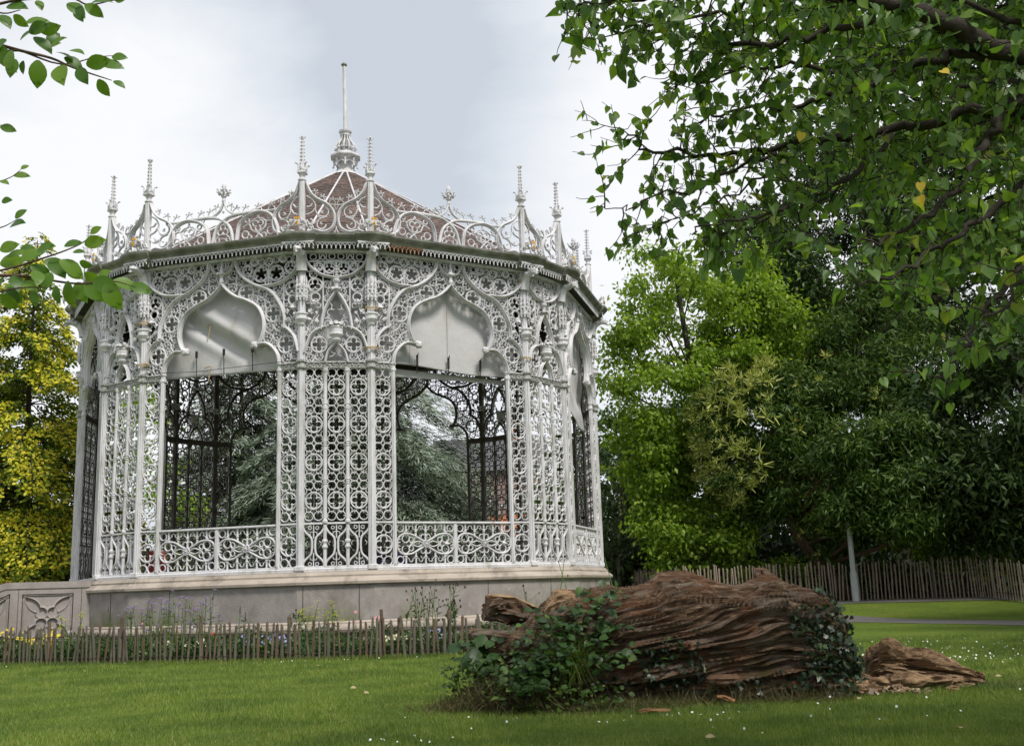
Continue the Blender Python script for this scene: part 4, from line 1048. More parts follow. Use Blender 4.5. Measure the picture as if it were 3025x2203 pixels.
def crown_pts(rng, clumps, per, rad, flat=.7):
    """leaf positions round clump centres"""
    c = np.repeat(np.asarray(clumps), per, 0); g = rng.normal(size=c.shape); g *= (.35+.65*rng.random((len(c), 1)))
    g[:, 2] *= flat; r = np.repeat(np.broadcast_to(np.asarray(rad, float), (len(clumps),)), per)[:, None]
    return c+g*r*.55, g
def ell_clumps(rng, n, c, R, inner=.35, keep=None):
    out = []
    while len(out) < n:
        d = rng.normal(size=3); d /= np.linalg.norm(d); r = inner+(1-inner)*rng.random()**.5
        p = np.array(c)+d*np.array(R)*r
        if keep is None or keep(p): out.append(p)
    return np.array(out)
def broad_tree(name, label, base, trunk, r0, clumps, per, rad, size, mat, seed, cat='tree', group=None, flat=.7, droop=.5, up=.5, bark='bark', ntar=26, width=1.0, T=LEAF4, extra=None, crown_name='crown'):
    rng = np.random.default_rng(seed); root = empty(name, base); tag(root, label, cat, group); b = np.array(base)
    mb = MB(); tg = clumps[rng.permutation(len(clumps))[:ntar]]-b
    limbs_mesh(mb, [np.array(p)-b for p in trunk], r0, r0*.3, tg, rng); mb.build('trunk', M[bark], root, smooth=True)
    pos, g = crown_pts(rng, clumps, per, rad, flat); n = len(pos)
    nrm = runit(rng, n)*.8+norm(g)*.5+np.array([0, 0, up]); d = runit(rng, n)+norm(g)*.6-np.array([0, 0, droop])
    V, F = scatter(T[0], T[1], pos-b, d, nrm, size*(.65+.7*rng.random(n)), width=width)
    leaves(crown_name, root, M[mat] if isinstance(mat, str) else mat, V, F)
    return root

M['lf_light'] = leaf_mat('light_green_leaves', [(0, (.105, .19, .018)), (.4, (.17, .285, .028)), (.8, (.26, .38, .042)), (1, (.35, .45, .07))], .48, .5, .3)
M['lf_mid'] = leaf_mat('mid_green_leaves', [(0, (.03, .075, .012)), (.5, (.05, .11, .018)), (1, (.085, .15, .03))], .3, .45, .35)
M['lf_dark'] = leaf_mat('dark_evergreen_leaves', [(0, (.02, .04, .011)), (.6, (.04, .074, .018)), (.93, (.066, .11, .027)), (1, (.105, .16, .04))], .22, .5, .25)
M['lf_grey'] = leaf_mat('grey_green_leaves', [(0, (.05, .085, .035)), (.6, (.09, .135, .06)), (1, (.15, .19, .09))], .3, .5, .3)
M['lf_gold'] = leaf_mat('golden_sprays', [(0, (.36, .41, .03)), (.4, (.58, .56, .04)), (.8, (.78, .68, .06)), (1, (.88, .78, .14))], .42, .55, .2, (1.1, 1.05, .5))
M['lf_under'] = leaf_mat('inner_green_sprays', [(0, (.05, .085, .012)), (.5, (.11, .17, .018)), (.85, (.20, .27, .025)), (1, (.28, .32, .03))], .35, .55, .2)
M['lf_cedar'] = leaf_mat('blue_green_sprays', [(0, (.16, .21, .16)), (.5, (.31, .38, .30)), (.9, (.43, .50, .40)), (1, (.52, .57, .47))], .3, .55, .2, (1, 1.1, .85))
M['lf_pine'] = leaf_mat('dark_needles', [(0, (.02, .032, .016)), (.6, (.04, .062, .03)), (1, (.075, .105, .05))], .15, .5, .25)
M['catkin'] = leaf_mat('cream_catkins', [(0, (.20, .27, .05)), (.5, (.40, .44, .10)), (1, (.58, .58, .22))], .2, .6, .2, (1, 1, .6))

# golden conifer at the left: drooping tiers, yellow at the tips, green within
def tier_conifer(name, label, base, H, Rmax, seed, mats, ntier, per_branch, spray, gold=.62, keep=None, cat='tree', group=None, rise=.10, droop=.32, zlow=.06, bark='bark', blade=LEAF4, width=.9, flatness=.25, topw=.06, prof=1.0, tr=.28, gaps=.0, upn=.55):
    rng = np.random.default_rng(seed); root = empty(name, base); tag(root, label, cat, group); mb = MB()
    mb.tube(spl([(0,0,-.1),(.1,0,H*.3),(-.05,.1,H*.65),(0,0,H*.99)], 6), [tr*(1-.93*i/18) for i in range(19)], 8)
    P = []; Dv = []; N = []; MI = []
    for t in range(ntier):
        f = t/(ntier-1); z = H*(zlow+(1-zlow)*f); L0 = Rmax*((1-f)**prof*(1-topw)+topw)
        nb = max(4, int(9*(1-f)+5))
        for b_ in range(nb):
            if rng.random() < gaps: continue
            az = 2*PI*(b_+rng.random()*.8)/nb+t*1.1; L = L0*(.72+.4*rng.random()); zz = z+rng.normal()*H*.012
            pts = []
            for j in range(7):
                s = j/6; pts.append((math.cos(az)*L*s, math.sin(az)*L*s, zz+L*(rise*s*2-droop*s*s*1.6)+.05*L*math.sin(5*s+az)))
            mb.tube(pts, [max(.012, .045*(1-f*.6)*(1-.85*j/6)) for j in range(7)], 5, cap=False)
            n = int(per_branch*(L/Rmax)**1.3)+8; s = .18+.85*rng.random(n)**.75; s = np.clip(s, 0, 1.03)
            A = np.array(pts); c = np.stack([np.interp(s, np.linspace(0, 1, 7), A[:, i]) for i in range(3)], 1)
            side = np.array([-math.sin(az), math.cos(az), 0]); out = np.array([math.cos(az), math.sin(az), 0])
            w = (rng.random(n)*2-1)*.30*L*(1.05-s)**.5*(.25+.75*np.minimum(1, s*1.6)); hang = -np.abs(rng.normal(size=n))*flatness*.5*(.3+s)
            c = c+side*w[:, None]+np.array([0, 0, 1])*hang[:, None]+rng.normal(size=(n, 3))*.06
            P.append(c); Dv.append(out*.9+side*np.sign(w)[:, None]*.6+rng.normal(size=(n, 3))*.35-np.array([0, 0, .45])); N.append(np.array([0, 0, 1])*upn+out*(1-upn)*1.2+rng.normal(size=(n, 3))*.4)
            MI.append(((s > gold) & (rng.random(n) < .8) & (hang > -.30*flatness-.05)).astype(int))
    mb.build('trunk', M[bark], root)
    P, Dv, N, MI = map(np.concatenate, (P, Dv, N, MI)); n = len(P)
    if keep is not None: k = keep(P+np.array(base)); P, Dv, N, MI = P[k], Dv[k], N[k], MI[k]; n = len(P)
    V, F = scatter(blade[0], blade[1], P, Dv, N, spray*(.6+.8*rng.random(n)), width=width)
    leaves('crown', root, mats, V, F, MI); return root
FAN = ([(0,0,0),(.35,-.28,.02),(.75,-.22,-.04),(1,.0,-.12),(.75,.22,-.04),(.35,.28,.02)], [(0,1,2,3,4,5)])
tier_conifer('golden_conifer', 'tall golden yellow conifer beyond the stone stair wall', (-19.6, 42.5, 0), 16.6, 6.7, 5, [M['lf_under'], M['lf_gold']], 30, 1500, .145, gold=.5, blade=FAN, width=1.0, flatness=.36, gaps=.25, upn=.35, zlow=.02, prof=.85, tr=.24)

# blue cedar behind the bandstand and its dark neighbour
NEED = ([(0,-.5,0),(0,.5,0),(1,.18,-.06),(1,-.18,-.06)], [(0,3,2,1)])
tier_conifer('blue_cedar', 'grey green cedar with drooping layered branches behind the bandstand', (-8.6, 63, 0), 17.5, 12.5, 8, [M['lf_pine'], M['lf_cedar']], 24, 2100, .33, gold=.12, rise=.16, droop=.36, blade=NEED, width=.14, flatness=.9, prof=.7, tr=.4, gaps=.06)
tier_conifer('dark_conifer', 'dark sparse conifer seen through the left arch of the bandstand', (-17.0, 66, 0), 18, 7.0, 9, [M['lf_pine'], M['lf_cedar']], 22, 800, .4, rise=.1, droop=.25, blade=NEED, width=.16, flatness=.8, prof=.6, tr=.45, gaps=.2)
tier_conifer('young_cedar', 'smaller grey green conifer behind the right arch of the bandstand', (-4.3, 67, 0), 9.0, 4.6, 19, [M['lf_pine'], M['lf_cedar']], 16, 1200, .36, gold=.15, rise=.12, droop=.34, blade=NEED, width=.14, flatness=.8, prof=.75, tr=.25)

# light green tree right of the bandstand
rng = np.random.default_rng(21)
cl = np.concatenate([ell_clumps(rng, 120, (9.3, 53, 12.8), (5.2, 4.5, 6.6), .45), ell_clumps(rng, 36, (6.8, 52, 7.5), (2.0, 2.6, 3.6), .3), ell_clumps(rng, 60, (12.4, 53, 13.4), (3.2, 3, 4.4), .3)])
broad_tree('light_green_tree', 'tall bright yellow green leafy tree next to the right end of the bandstand', (10.6, 53.5, .6), [(10.6,53.5,.5),(10.4,53.4,5),(9.8,53.2,9),(9.0,53,13),(8.6,53,17)], .34, cl, 240, 1.08, .25, 'lf_light', 22, droop=.7)
rng = np.random.default_rng(23)
cl = ell_clumps(rng, 60, (8.4, 51, 3.9), (3.0, 1.6, 2.9), .3, lambda p: p[2] > 1.0)
broad_tree('leafy_sapling', 'low mid green bushy tree behind the left half of the paling fence', (8.6, 51.2, .6), [(8.6,51.2,.5),(8.5,51,2.5),(8.4,51,4.5)], .12, cl, 130, .9, .24, M['lf_light'], 24, droop=.6)
rng = np.random.default_rng(25)
cl = ell_clumps(rng, 55, (6.2, 58.5, 6.2), (2.3, 2.0, 4.2), .3)
broad_tree('birch_tree', 'slim grey green tree with mossy trunk close to the bandstand base', (5.35, 58, .6), [(5.35,58,.5),(5.5,58,4),(5.9,58.3,9)], .19, cl, 130, .95, .2, 'lf_grey', 26, bark='bark_grey', droop=.8, ntar=18)
mb = MB(); mb.tube([(0,0,0),(.1,0,3),(.0,.1,8)], [.24,.2,.12], 9)
t = empty('bare_trunk_tree', (6.15, 60.5, .6)); tag(t, 'dark straight tree trunk just right of the mossy trunk', 'tree'); mb.build('trunk', M['bark'], t)
rng = np.random.default_rng(27); cl = ell_clumps(rng, 40, (6.3, 61, 9.5), (2.5, 2.5, 3.2), .3)
pos, g = crown_pts(rng, cl, 90, 1.0); V, F = scatter(*LEAF4, pos-np.array([6.15, 60.5, .6]), runit(rng, len(pos)), runit(rng, len(pos))+np.array([0, 0, .5]), .26); leaves('crown', t, M['lf_mid'], V, F)
mb = MB(); mb.tube([(0,0,0),(.05,0,3),(.1,.1,9)], [.17,.15,.1], 8)
t = empty('thin_trunk_tree', (9.35, 60, .6)); tag(t, 'thin dark tree trunk between the bushy tree and the slim grey green one', 'tree'); mb.build('trunk', M['bark_grey'], t)
rng = np.random.default_rng(28); cl = ell_clumps(rng, 30, (9.4, 60.5, 9.8), (2.2, 2.2, 2.8), .3)
pos, g = crown_pts(rng, cl, 90, 1.0); V, F = scatter(*LEAF4, pos-np.array([9.35, 60, .6]), runit(rng, len(pos)), runit(rng, len(pos))+np.array([0, 0, .5]), .26); leaves('crown', t, M['lf_mid'], V, F)

M['lf_chest'] = leaf_mat('dark_chestnut_leaves', [(0, (.026, .058, .011)), (.5, (.054, .104, .019)), (.85, (.086, .148, .027)), (1, (.13, .19, .04))], .3, .5, .25)
# sweet chestnut with cream catkins, leaning trunk
LANCE = ([(0,0,0),(.35,-.13,.03),(1,0,-.12),(.35,.13,.03)], [(0,1,2,3)])
rng = np.random.default_rng(31)
base = (15.2, 50.2, .58)
cl = np.concatenate([ell_clumps(rng, 80, (11.6, 50.0, 8.0), (3.4, 2.6, 3.8), .4), ell_clumps(rng, 70, (16.6, 50.6, 8.8), (4.2, 3, 4.6), .4), ell_clumps(rng, 30, (14.6, 50, 4.2), (2.0, 1.6, 2.0), .3), ell_clumps(rng, 46, (15.6, 45.9, 5.9), (3.4, .9, 2.9), .3, lambda p: p[2] > 3.4 and p[0] > 13.4), ell_clumps(rng, 50, (17.5, 51.5, 13), (3.6, 3, 4.0), .4)])
root = broad_tree('chestnut_tree', 'dark leaning chestnut tree with cream yellow catkins behind the paling fence', base, [(15.2,50.2,.5),(13.9,50.1,2.2),(12.9,50,3.8),(12.4,50,6.0),(12.2,50,8.5)], .42, cl, 260, 1.05, .32, M['lf_chest'], 32, bark='bark_red', T=LANCE, droop=.5, ntar=30)
def edge(p): return p[0] < 12.8 and p[1] < 50.3 and p[2] > 4.6 and mnoise.noise(Vector(p)*.55)+.30*(11.4-p[0])-.08*abs(p[2]-8.8) > -.12
bursts = np.concatenate([ell_clumps(rng, 320, (11.6, 49.9, 8.1), (3.6, 2.8, 3.9), .84, edge), ell_clumps(rng, 18, (14.0, 49.0, 4.2), (1.5, 1.0, 1.9), .8, lambda p: p[1] < 49.5), ell_clumps(rng, 26, (14.9, 48.6, 9), (2.8, 1.5, 3.0), .8, lambda p: p[1] < 49.3)])
m_ = rng.integers(9, 26, len(bursts)); c = np.repeat(bursts, m_, 0); sz = np.repeat(.10+.30*rng.random(len(bursts))**1.3, m_); g = runit(rng, len(c)); d = g+np.array([-.35, -.5, .35])
V, F = scatter(*NEED, c-np.array(base)+g*.06, d, runit(rng, len(c)), sz*(.6+.7*rng.random(len(c))), width=.17); leaves('catkins', root, M['catkin'], V, F)

for i, (x, y, zc, R, lab) in enumerate([(-21.3, 57, 6.6, (4.6, 2.2, 6.4), 'yellow green leafy tree seen through the left narrow lattice of the bandstand'), (2.9, 68, 4.8, (3.0, 2.0, 4.2), 'green leafy tree seen through the right narrow lattice of the bandstand')]):
    rng = np.random.default_rng(35+i); cl = ell_clumps(rng, 70, (x, y, zc), R, .3, lambda p: p[2] > .5)
    broad_tree('leafy_tree', lab, (x, y, 0), [(x,y,0),(x+.1,y,zc*.6),(x,y,zc*1.3)], .16, cl, 120, 1.1, .27, 'lf_light' if i == 0 else 'lf_mid', 36+i)
# dark evergreens at the right
rng = np.random.default_rng(41)
cl = np.concatenate([ell_clumps(rng, 130, (23.5, 47.5, 7.6), (6.0, 4.5, 5.6), .45, lambda p: p[2] > 2.3), ell_clumps(rng, 40, (19.5, 47, 5.2), (2.6, 2, 2.6), .4)])
broad_tree('dark_evergreen_tree', 'very dark broad evergreen tree filling the right side above the paling fence', (23.5, 48.5, .58), [(23.5,48.5,.5),(23.4,48.4,5),(23.2,48,10)], .4, cl, 330, 1.5, .36, 'lf_dark', 42, T=LANCE, droop=.6, width=1.3)
rng = np.random.default_rng(43)
cl = np.concatenate([ell_clumps(rng, 130, (18.5, 57, 19.0), (6.2, 5, 7.6), .4), ell_clumps(rng, 130, (27.5, 57, 20.0), (7.5, 5, 9.5), .4), ell_clumps(rng, 50, (15.2, 56.5, 16), (2.6, 3, 4.6), .4)])
broad_tree('tall_dark_tree', 'tall dark green tree with sky gaps behind the overhanging branches', (20.5, 57.5, .58), [(20.5,57.5,.5),(20.4,57.4,8),(20.2,57,16),(20,57,22)], .5, cl, 300, 1.6, .36, 'lf_dark', 44, T=LANCE, droop=.6, width=1.3, ntar=40)
rng = np.random.default_rng(45)
cl = ell_clumps(rng, 60, (21.8, 52.5, 4.0), (4.2, 1.5, 2.6), .3, lambda p: p[2] > 1.2)
broad_tree('sunlit_shrub', 'patch of brighter green shrub low behind the right half of the paling fence', (21.8, 52.8, .58), [(21.8,52.8,.5),(21.7,52.7,2),(21.6,52.6,3.5)], .08, cl, 90, .8, .24, 'lf_light', 46, cat='shrub')
for i, (x, y, h, lab) in enumerate([(12.2, 52.5, 2.6, 'small green shrub behind the paling fence under the leaning chestnut trunk'), (15.9, 53, 3.2, 'green shrub behind the paling fence right of the leaning chestnut trunk')]):
    rng = np.random.default_rng(50+i); cl = ell_clumps(rng, 30, (x, y, h*.55), (1.8, 1.0, h*.5), .3, lambda p: p[2] > .8)
    broad_tree('woodland_shrub', lab, (x, y, .58), [(x,y,.5),(x+.1,y,1.2),(x,y,2)], .06, cl, 90, .6, .2, 'lf_light' if i == 0 else 'lf_mid', 52+i, cat='shrub')

# trees out of the frame at the right that shade the lawn
rng = np.random.default_rng(61)
for i, (x, y, h, r) in enumerate([(24.2, 33.4, 9, 5.8), (33, 38, 11, 6), (19, 17, 9, 5), (13.5, 3.5, 9, 5), (22.5, 26, 9.5, 6)]):
    cl = ell_clumps(rng, 60 if i else 150, (x, y, h), (r, r if i else 3.0, 4.0 if i else 2.0), .3)
    broad_tree('shade_tree', ['broad green tree out beyond the right edge by the path', 'tall green tree out beyond the right edge near the paling fence', 'green tree beyond the right edge of the front lawn', 'green tree on the lawn behind the right shoulder', 'leafy tree out beyond the right edge of the frame by the near path'][i], (x, y, float(ground_z(x, y))), [(x,y,0),(x,y,h*.6),(x,y,h)], .3, cl, 80, 1.7, .5, 'lf_mid', 62+i, ntar=14)

# the wood far behind
rng = np.random.default_rng(71)
P = []
for x0, x1, y0, y1, h, m in [(-75, -22, 78, 92, 6.5, 150), (-34, 4, 82, 96, 6.0, 120), (3, 60, 66, 80, 11, 330), (4, 44, 62, 68, 6, 260), (6, 60, 56, 60, 3.2, 200), (28, 60, 54, 62, 12, 110)]:
    c = np.stack([x0+(x1-x0)*rng.random(m), y0+(y1-y0)*rng.random(m), h*rng.random(m)**.8], 1); P.append(crown_pts(rng, c, 75, 2.3, .8)[0])
P = np.concatenate(P); P[:, 2] = np.abs(P[:, 2]); n = len(P)
V, F = scatter(*LEAF4, P, runit(rng, n), runit(rng, n)+np.array([0, -.3, .6]), .42+.3*rng.random(n)); 
M['lf_far'] = leaf_mat('far_wood_leaves', [(0, (.015, .032, .010)), (.6, (.03, .06, .016)), (1, (.06, .10, .025))], .2)
tag(link('distant_wood', fast_mesh('distant_wood', V, F, M['lf_far'])), 'dark green wood closing the view far behind the bandstand', 'wood', kind='stuff')
# ---------------------------------------------------------------- branches hanging into the picture
def frame_out(P, mx=.06):
    """True where a world point lies outside the picture"""
    x, y, z = P[:, 0], P[:, 1], P[:, 2]-EYE
    d = y*_cp+z*_sp; u = z*_cp-y*_sp; px = FPX*x/np.maximum(d, .01); py = FPX*u/np.maximum(d, .01)
    qx, qy = px*_cr-py*_sr, px*_sr+py*_cr
    return (d < .2) | (np.abs(qx) > 1512.5*(1+mx)) | (np.abs(qy) > 1101.5*(1+mx))
LIMBS_EXTRA = [([(2480,560,6.6),(2300,640,6.5),(2180,690,6.5),(2080,700,6.5)], .012, .003, .9), ([(2300,500,6.8),(2150,585,6.7),(2000,640,6.7),(1930,655,6.7)], .010, .003, .9)]
HEART = ([(0,0,0),(-.10,.22,.05),(.0,.42,.08),(.22,.50,.08),(.5,.40,.05),(.78,.18,.0),(1,0,-.08),
          (-.10,-.22,.05),(.0,-.42,.08),(.22,-.50,.08),(.5,-.40,.05),(.78,-.18,.0),(.45,0,-.02)],
         [(0,12,2,1),(12,4,3,2),(12,6,5,4),(0,7,8,12),(12,8,9,10),(12,10,11,6)])
OVAL0 = ([(0,0,0),(.15,.2,.04),(.4,.33,.07),(.7,.27,.04),(1,0,-.1),(.7,-.27,.04),(.4,-.33,.07),(.15,-.2,.04),(.45,0,0)],
        [(0,8,2,1),(8,4,3,2),(0,7,6,8),(8,6,5,4)])
_h = [(0, .05), (.08, .14), (.2, .235), (.35, .30), (.52, .31), (.7, .25), (.86, .14)]
_v = [(x, w, .05*math.sin(x*3)+.16*w-.10*x*x) for x, w in _h]+[(1, 0, -.14)]; _d = [(x, -w, .05*math.sin(x*3)+.16*w-.10*x*x) for x, w in _h]; _m = [(x, 0, -.10*x*x+.05*math.sin(x*3)) for x, w in _h]
OVAL = (_v+_d+_m, [(15+i, 16+i, 1+i, i) for i in range(6)]+[(8+i, 9+i, 16+i, 15+i) for i in range(6)]+[(21, 7, 7, 6), (14, 7, 7, 21)])
OVAL = (OVAL[0], [f if len(set(f)) == 4 else f for f in OVAL[1][:12]]+[(21, 7, 6, 20), (14, 7, 21, 13)])
M['lf_heart'] = leaf_mat('heart_shaped_leaves', [(0, (.06, .125, .034)), (.35, (.10, .185, .045)), (.7, (.145, .245, .055)), (.95, (.20, .30, .065)), (1, (.29, .32, .07))], .5, .45, .35, (1.5, 1.6, .5))
M['lf_yellow'] = leaf_mat('yellowed_leaves', [(0, (.5, .36, .04)), (1, (.6, .45, .06))], .3, .5, .3, (1, 1, .6))
M['lf_beech'] = leaf_mat('oval_leaves', [(0, (.06, .14, .02)), (.5, (.10, .20, .025)), (1, (.16, .27, .035))], .48, .4, .4, (1.5, 1.5, .5))
M['twig'] = surf_mat('dark_twig', [(.3, (.022, .017, .014)), (.7, (.06, .048, .04))], 14, .9, .4, 60)
def grow(rng, limbs, twig_len, step, leaf_gap, sub=.6, droop=-.15, back=.5, r_tw=.006):
    """side twigs along each limb, leaves along the twigs; returns twig polylines and leaf positions/directions"""
    tw = []; LP = []; LD = []
    def run(P, r0, r1, depth, dens):
        P = [Vector(p) for p in P]; L = sum((b-a).length for a, b in zip(P[:-1], P[1:])); acc = 0; nxt = step*(.4+rng.random())
        for a, b in zip(P[:-1], P[1:]):
            seg = (b-a).length; t = (b-a).normalized()
            while acc+seg > nxt:
                p = a+t*(nxt-acc); s = nxt/L
                if s > .08 and rng.random() < dens:
                    d = (t*(.4+.5*rng.random())+Vector(rng.normal(size=3))*.75+Vector((0, 0, droop))).normalized()
                    tl = twig_len*(.35+.75*rng.random())*(1.05-.45*s)*(1 if depth == 0 else .5)
                    q = [p]; cur = d.copy()
                    for j in range(5): cur = (cur+Vector(rng.normal(size=3))*.28+Vector((0, 0, .02))).normalized(); q.append(q[-1]+cur*tl/5)
                    tw.append((q, r_tw*(1 if depth == 0 else .6), .0018))
                    if depth == 0: run(q, 0, 0, 1, sub)
                    m = max(1, int(tl/leaf_gap)); 
                    for j in range(m):
                        f = .15+.85*(j+rng.random())/m; k = min(int(f*5), 4); pp = q[k].lerp(q[k+1], f*5-k)
                        LP.append(pp); LD.append(Vector(rng.normal(size=3))*.55+(q[k+1]-q[k]).normalized()*.5+Vector((0, 0, -.75)))
                nxt += step*(.5+rng.random())
            acc += seg
    for P, r0, r1, dens in limbs: run(P, r0, r1, 0, dens)
    return tw, np.array([tuple(p) for p in LP]), np.array([tuple(p) for p in LD])
def px_limb(pts): return [tuple(at(*p)) for p in pts]
LIMBS = [
 ([(3300,330,6.5),(3120,200,6.3),(2930,140,6.1),(2830,85,6.0),(2700,32,5.9),(2540,-12,5.8),(2380,-70,5.7)], .095, .05, .5),
 ([(2920,140,6.1),(2800,168,6.2),(2700,196,6.3),(2560,250,6.4),(2440,288,6.5),(2300,315,6.6),(2160,330,6.7),(2060,350,6.7)], .042, .008, .95),
 ([(3200,360,6.4),(2960,330,6.5),(2743,371,6.6),(2542,402,6.7),(2410,415,6.8),(2291,446,6.8),(2165,450,6.9),(2002,452,6.9),(1900,430,6.9),(1830,400,6.9)], .05, .006, .95),
 ([(2637,400,6.6),(2511,521,6.5),(2385,584,6.4),(2260,628,6.3),(2130,660,6.3),(2030,690,6.3)], .024, .006, .85),
 ([(3150,60,6.4),(3025,264,6.3),(2951,352,6.2),(2907,427,6.2),(2857,534,6.1),(2781,603,6.0),(2637,697,6.0),(2542,729,5.9)], .05, .008, .85),
 ([(3200,420,6.0),(3025,540,5.9),(2919,628,5.9),(2825,679,5.8),(2731,754,5.8),(2630,810,5.7),(2530,842,5.7)], .032, .006, .7),
 ([(2700,32,5.9),(2530,75,5.9),(2322,119,6.0),(2197,126,6.0),(2040,113,6.1),(1883,94,6.1),(1757,63,6.2),(1690,30,6.2)], .03, .005, .95),
 ([(2540,-12,5.8),(2291,0,5.8),(2165,25,5.8),(1952,69,5.8),(1840,72,5.9)], .022, .005, .95),
 ([(2380,-70,5.7),(2100,-40,5.7),(1900,-12,5.7),(1788,6,5.7),(1694,19,5.8),(1640,20,5.8)], .025, .004, .95),
 ([(2291,446,6.8),(2160,500,6.8),(2080,545,6.8),(2002,565,6.8),(1902,597,6.8),(1820,609,6.8),(1752,600,6.8)], .016, .003, .5),
 ([(3200,500,6.2),(3080,700,6.1),(2990,820,6.0),(2900,930,6.0),(2830,1030,5.9),(2790,1110,5.9)], .03, .006, .95),
 ([(3160,640,5.6),(3060,800,5.6),(2960,900,5.6),(2880,960,5.6)], .022, .006, .9),
 ([(2560,250,6.4),(2420,200,6.3),(2300,190,6.3),(2170,215,6.3),(2060,240,6.2),(1960,250,6.2)], .02, .005, .95),
 ([(3150,100,7.2),(2980,60,7.2),(2800,-20,7.2)], .04, .02, .9), ([(3150,250,7.4),(2950,240,7.3),(2800,260,7.2),(2680,300,7.2)], .03, .008, .9)]
rng = np.random.default_rng(81); LIMBS += LIMBS_EXTRA
def gnarl(P, amp, seed):
    return [tuple(Vector(p)+Vector((mnoise.noise(Vector((i*.55, seed, 0))), mnoise.noise(Vector((i*.55, seed, 9))), mnoise.noise(Vector((i*.55, seed, 17)))))*amp) for i, p in enumerate(P)]
limbs = [(gnarl(spl(px_limb(p), 5), .075 if a < .06 else .05, i*3.3), a*.8, b*.8, d) for i, (p, a, b, d) in enumerate(LIMBS)]
tw, LP, LD = grow(rng, limbs, .62, .068, .104, sub=.75, r_tw=.0054)
k = ~((~frame_out(LP, 0)) & (LP[:, 0]/LP[:, 1] < .045)); LP, LD = LP[k], LD[k]
bt = np.array((6.6, 6.4, 0))
root = empty('overhanging_tree', tuple(bt)); tag(root, 'tree with heart shaped leaves whose dark limbs hang in from the upper right', 'tree')
mb = MB(); mb.tube([Vector(p) for p in spl([(0,0,-.1),(.05,.05,1.2),(-.3,-.1,2.3),(-1.0,-.1,3.0)], 5)], [.34,.3,.28,.27,.26,.25,.24,.23,.22,.21,.2,.19,.18,.17,.16,.15][:16], 12)
fork = bt+np.array((-1.0, -.1, 3.0))
for P, a, b, d in limbs:
    m = len(P)
    P2 = [np.array(p)-bt for p in P]
    if (np.linalg.norm(np.array(P[0])-fork) < 4.0) and frame_out(np.array([P[0]]))[0]: 
        P2 = [fork-bt]+P2
        mb.tube(P2, [a*1.3]+[a+(b-a)*i/(m-1) for i in range(m)], 8)
    else: mb.tube(P2, [a+(b-a)*i/(m-1) for i in range(m)], 8)
for q, a, b in tw: mb.tube([np.array(p)-bt for p in q], [a+(b-a)*j/5 for j in range(6)], 4, cap=False)
sp = spl(px_limb([(2178,358,6.7),(2096,339,6.7),(2065,318,6.7),(2021,330,6.7),(1977,358,6.7)]), 3); mb.tube([np.array(p)-bt for p in sp], .004, 4); sp = spl(px_limb([(2040,322,6.7),(2020,300,6.7),(2002,290,6.7)]), 3); mb.tube([np.array(p)-bt for p in sp], .003, 4)
mb.build('trunk', M['twig'], root, smooth=True)
n = len(LP); nr = rng.normal(size=(n, 3))*.8+np.array([-.1, -.7, .55]); sz = .040+.055*rng.random(n)**.8
HEART2 = ([(x, y*.8, z*2.6+.25*abs(y)-.16*x*x) for x, y, z in HEART[0]], HEART[1]); HEART3 = ([(x*1.02, y*.9+.10*x*x, z*.6-.25*x*x+.1*y) for x, y, z in HEART[0]], HEART[1])
Vs, Fs, o_ = [], [], 0
for q, T in enumerate((HEART, HEART2, HEART3)):
    s_ = np.arange(n) % 3 == q; V, F = scatter(*T, LP[s_]-bt, LD[s_], nr[s_], sz[s_], width=.92); Vs.append(V); Fs.append(F+o_); o_ += len(V)
leaves('leaves', root, M['lf_heart'], np.concatenate(Vs), np.concatenate(Fs))
r2 = np.random.default_rng(84); L2 = []
for i in range(74):
    px, py = r2.uniform(2330, 3200)+40*(i % 2), r2.uniform(-150, 700)
    if px < 2600 and py > 330: continue
    d0 = r2.uniform(7.4, 9.5); L2.append((spl([tuple(at(px+260, py-90, d0)), tuple(at(px+60, py, d0)), tuple(at(px-150, py+r2.uniform(-20, 90), d0))], 4), .014, .004, .95))
tw2, LP2, LD2 = grow(r2, L2, .7, .085, .08, sub=.5, r_tw=.005); n2 = len(LP2)
mb = MB()
for P, a, b, d in L2: mb.tube([np.array(p)-bt for p in P], [a+(b-a)*i/(len(P)-1) for i in range(len(P))], 6)
for q, a, b in tw2: mb.tube([np.array(p)-bt for p in q], [a+(b-a)*j/5 for j in range(6)], 4, cap=False)
mb.build('far_boughs', M['twig'], root)
V, F = scatter(*HEART, LP2-bt, LD2, r2.normal(size=(n2, 3))*.8+np.array([-.1, -.7, .55]), .06+.045*r2.random(n2), width=.92); leaves('far_leaves', root, M['lf_heart'], V, F)
yl = np.array([tuple(at(*p)) for p in [(2783,208,5.7),(2368,392,6.2),(2718,540,5.8),(2716,580,5.8)]]); V, F = scatter(*HEART, yl-bt, np.array([[.2,0,-1]]*4)+rng.normal(size=(4,3))*.3, np.array([[0,-1,.2]]*4), .06); leaves('yellow_leaves', root, M['lf_yellow'], V, F)
# the rest of its crown, over and behind the viewer's right
cl = ell_clumps(rng, 230, (6.0, 8.6, 7.6), (7.0, 6.2, 3.2), .1)
pos, g = crown_pts(rng, cl, 70, 1.1, .6); pos = pos[frame_out(pos, .10) & (pos[:, 2] > 3.2)]
far = np.linalg.norm(pos-np.array((0, 0, EYE)), axis=1) > 1.2; pos = pos[far]; n = len(pos)
V, F = scatter(*LEAF4, pos-bt, runit(rng, n)-np.array([0, 0, .4]), runit(rng, n)+np.array([0, 0, .8]), .16); leaves('upper_crown', root, M['lf_heart'], V, F)

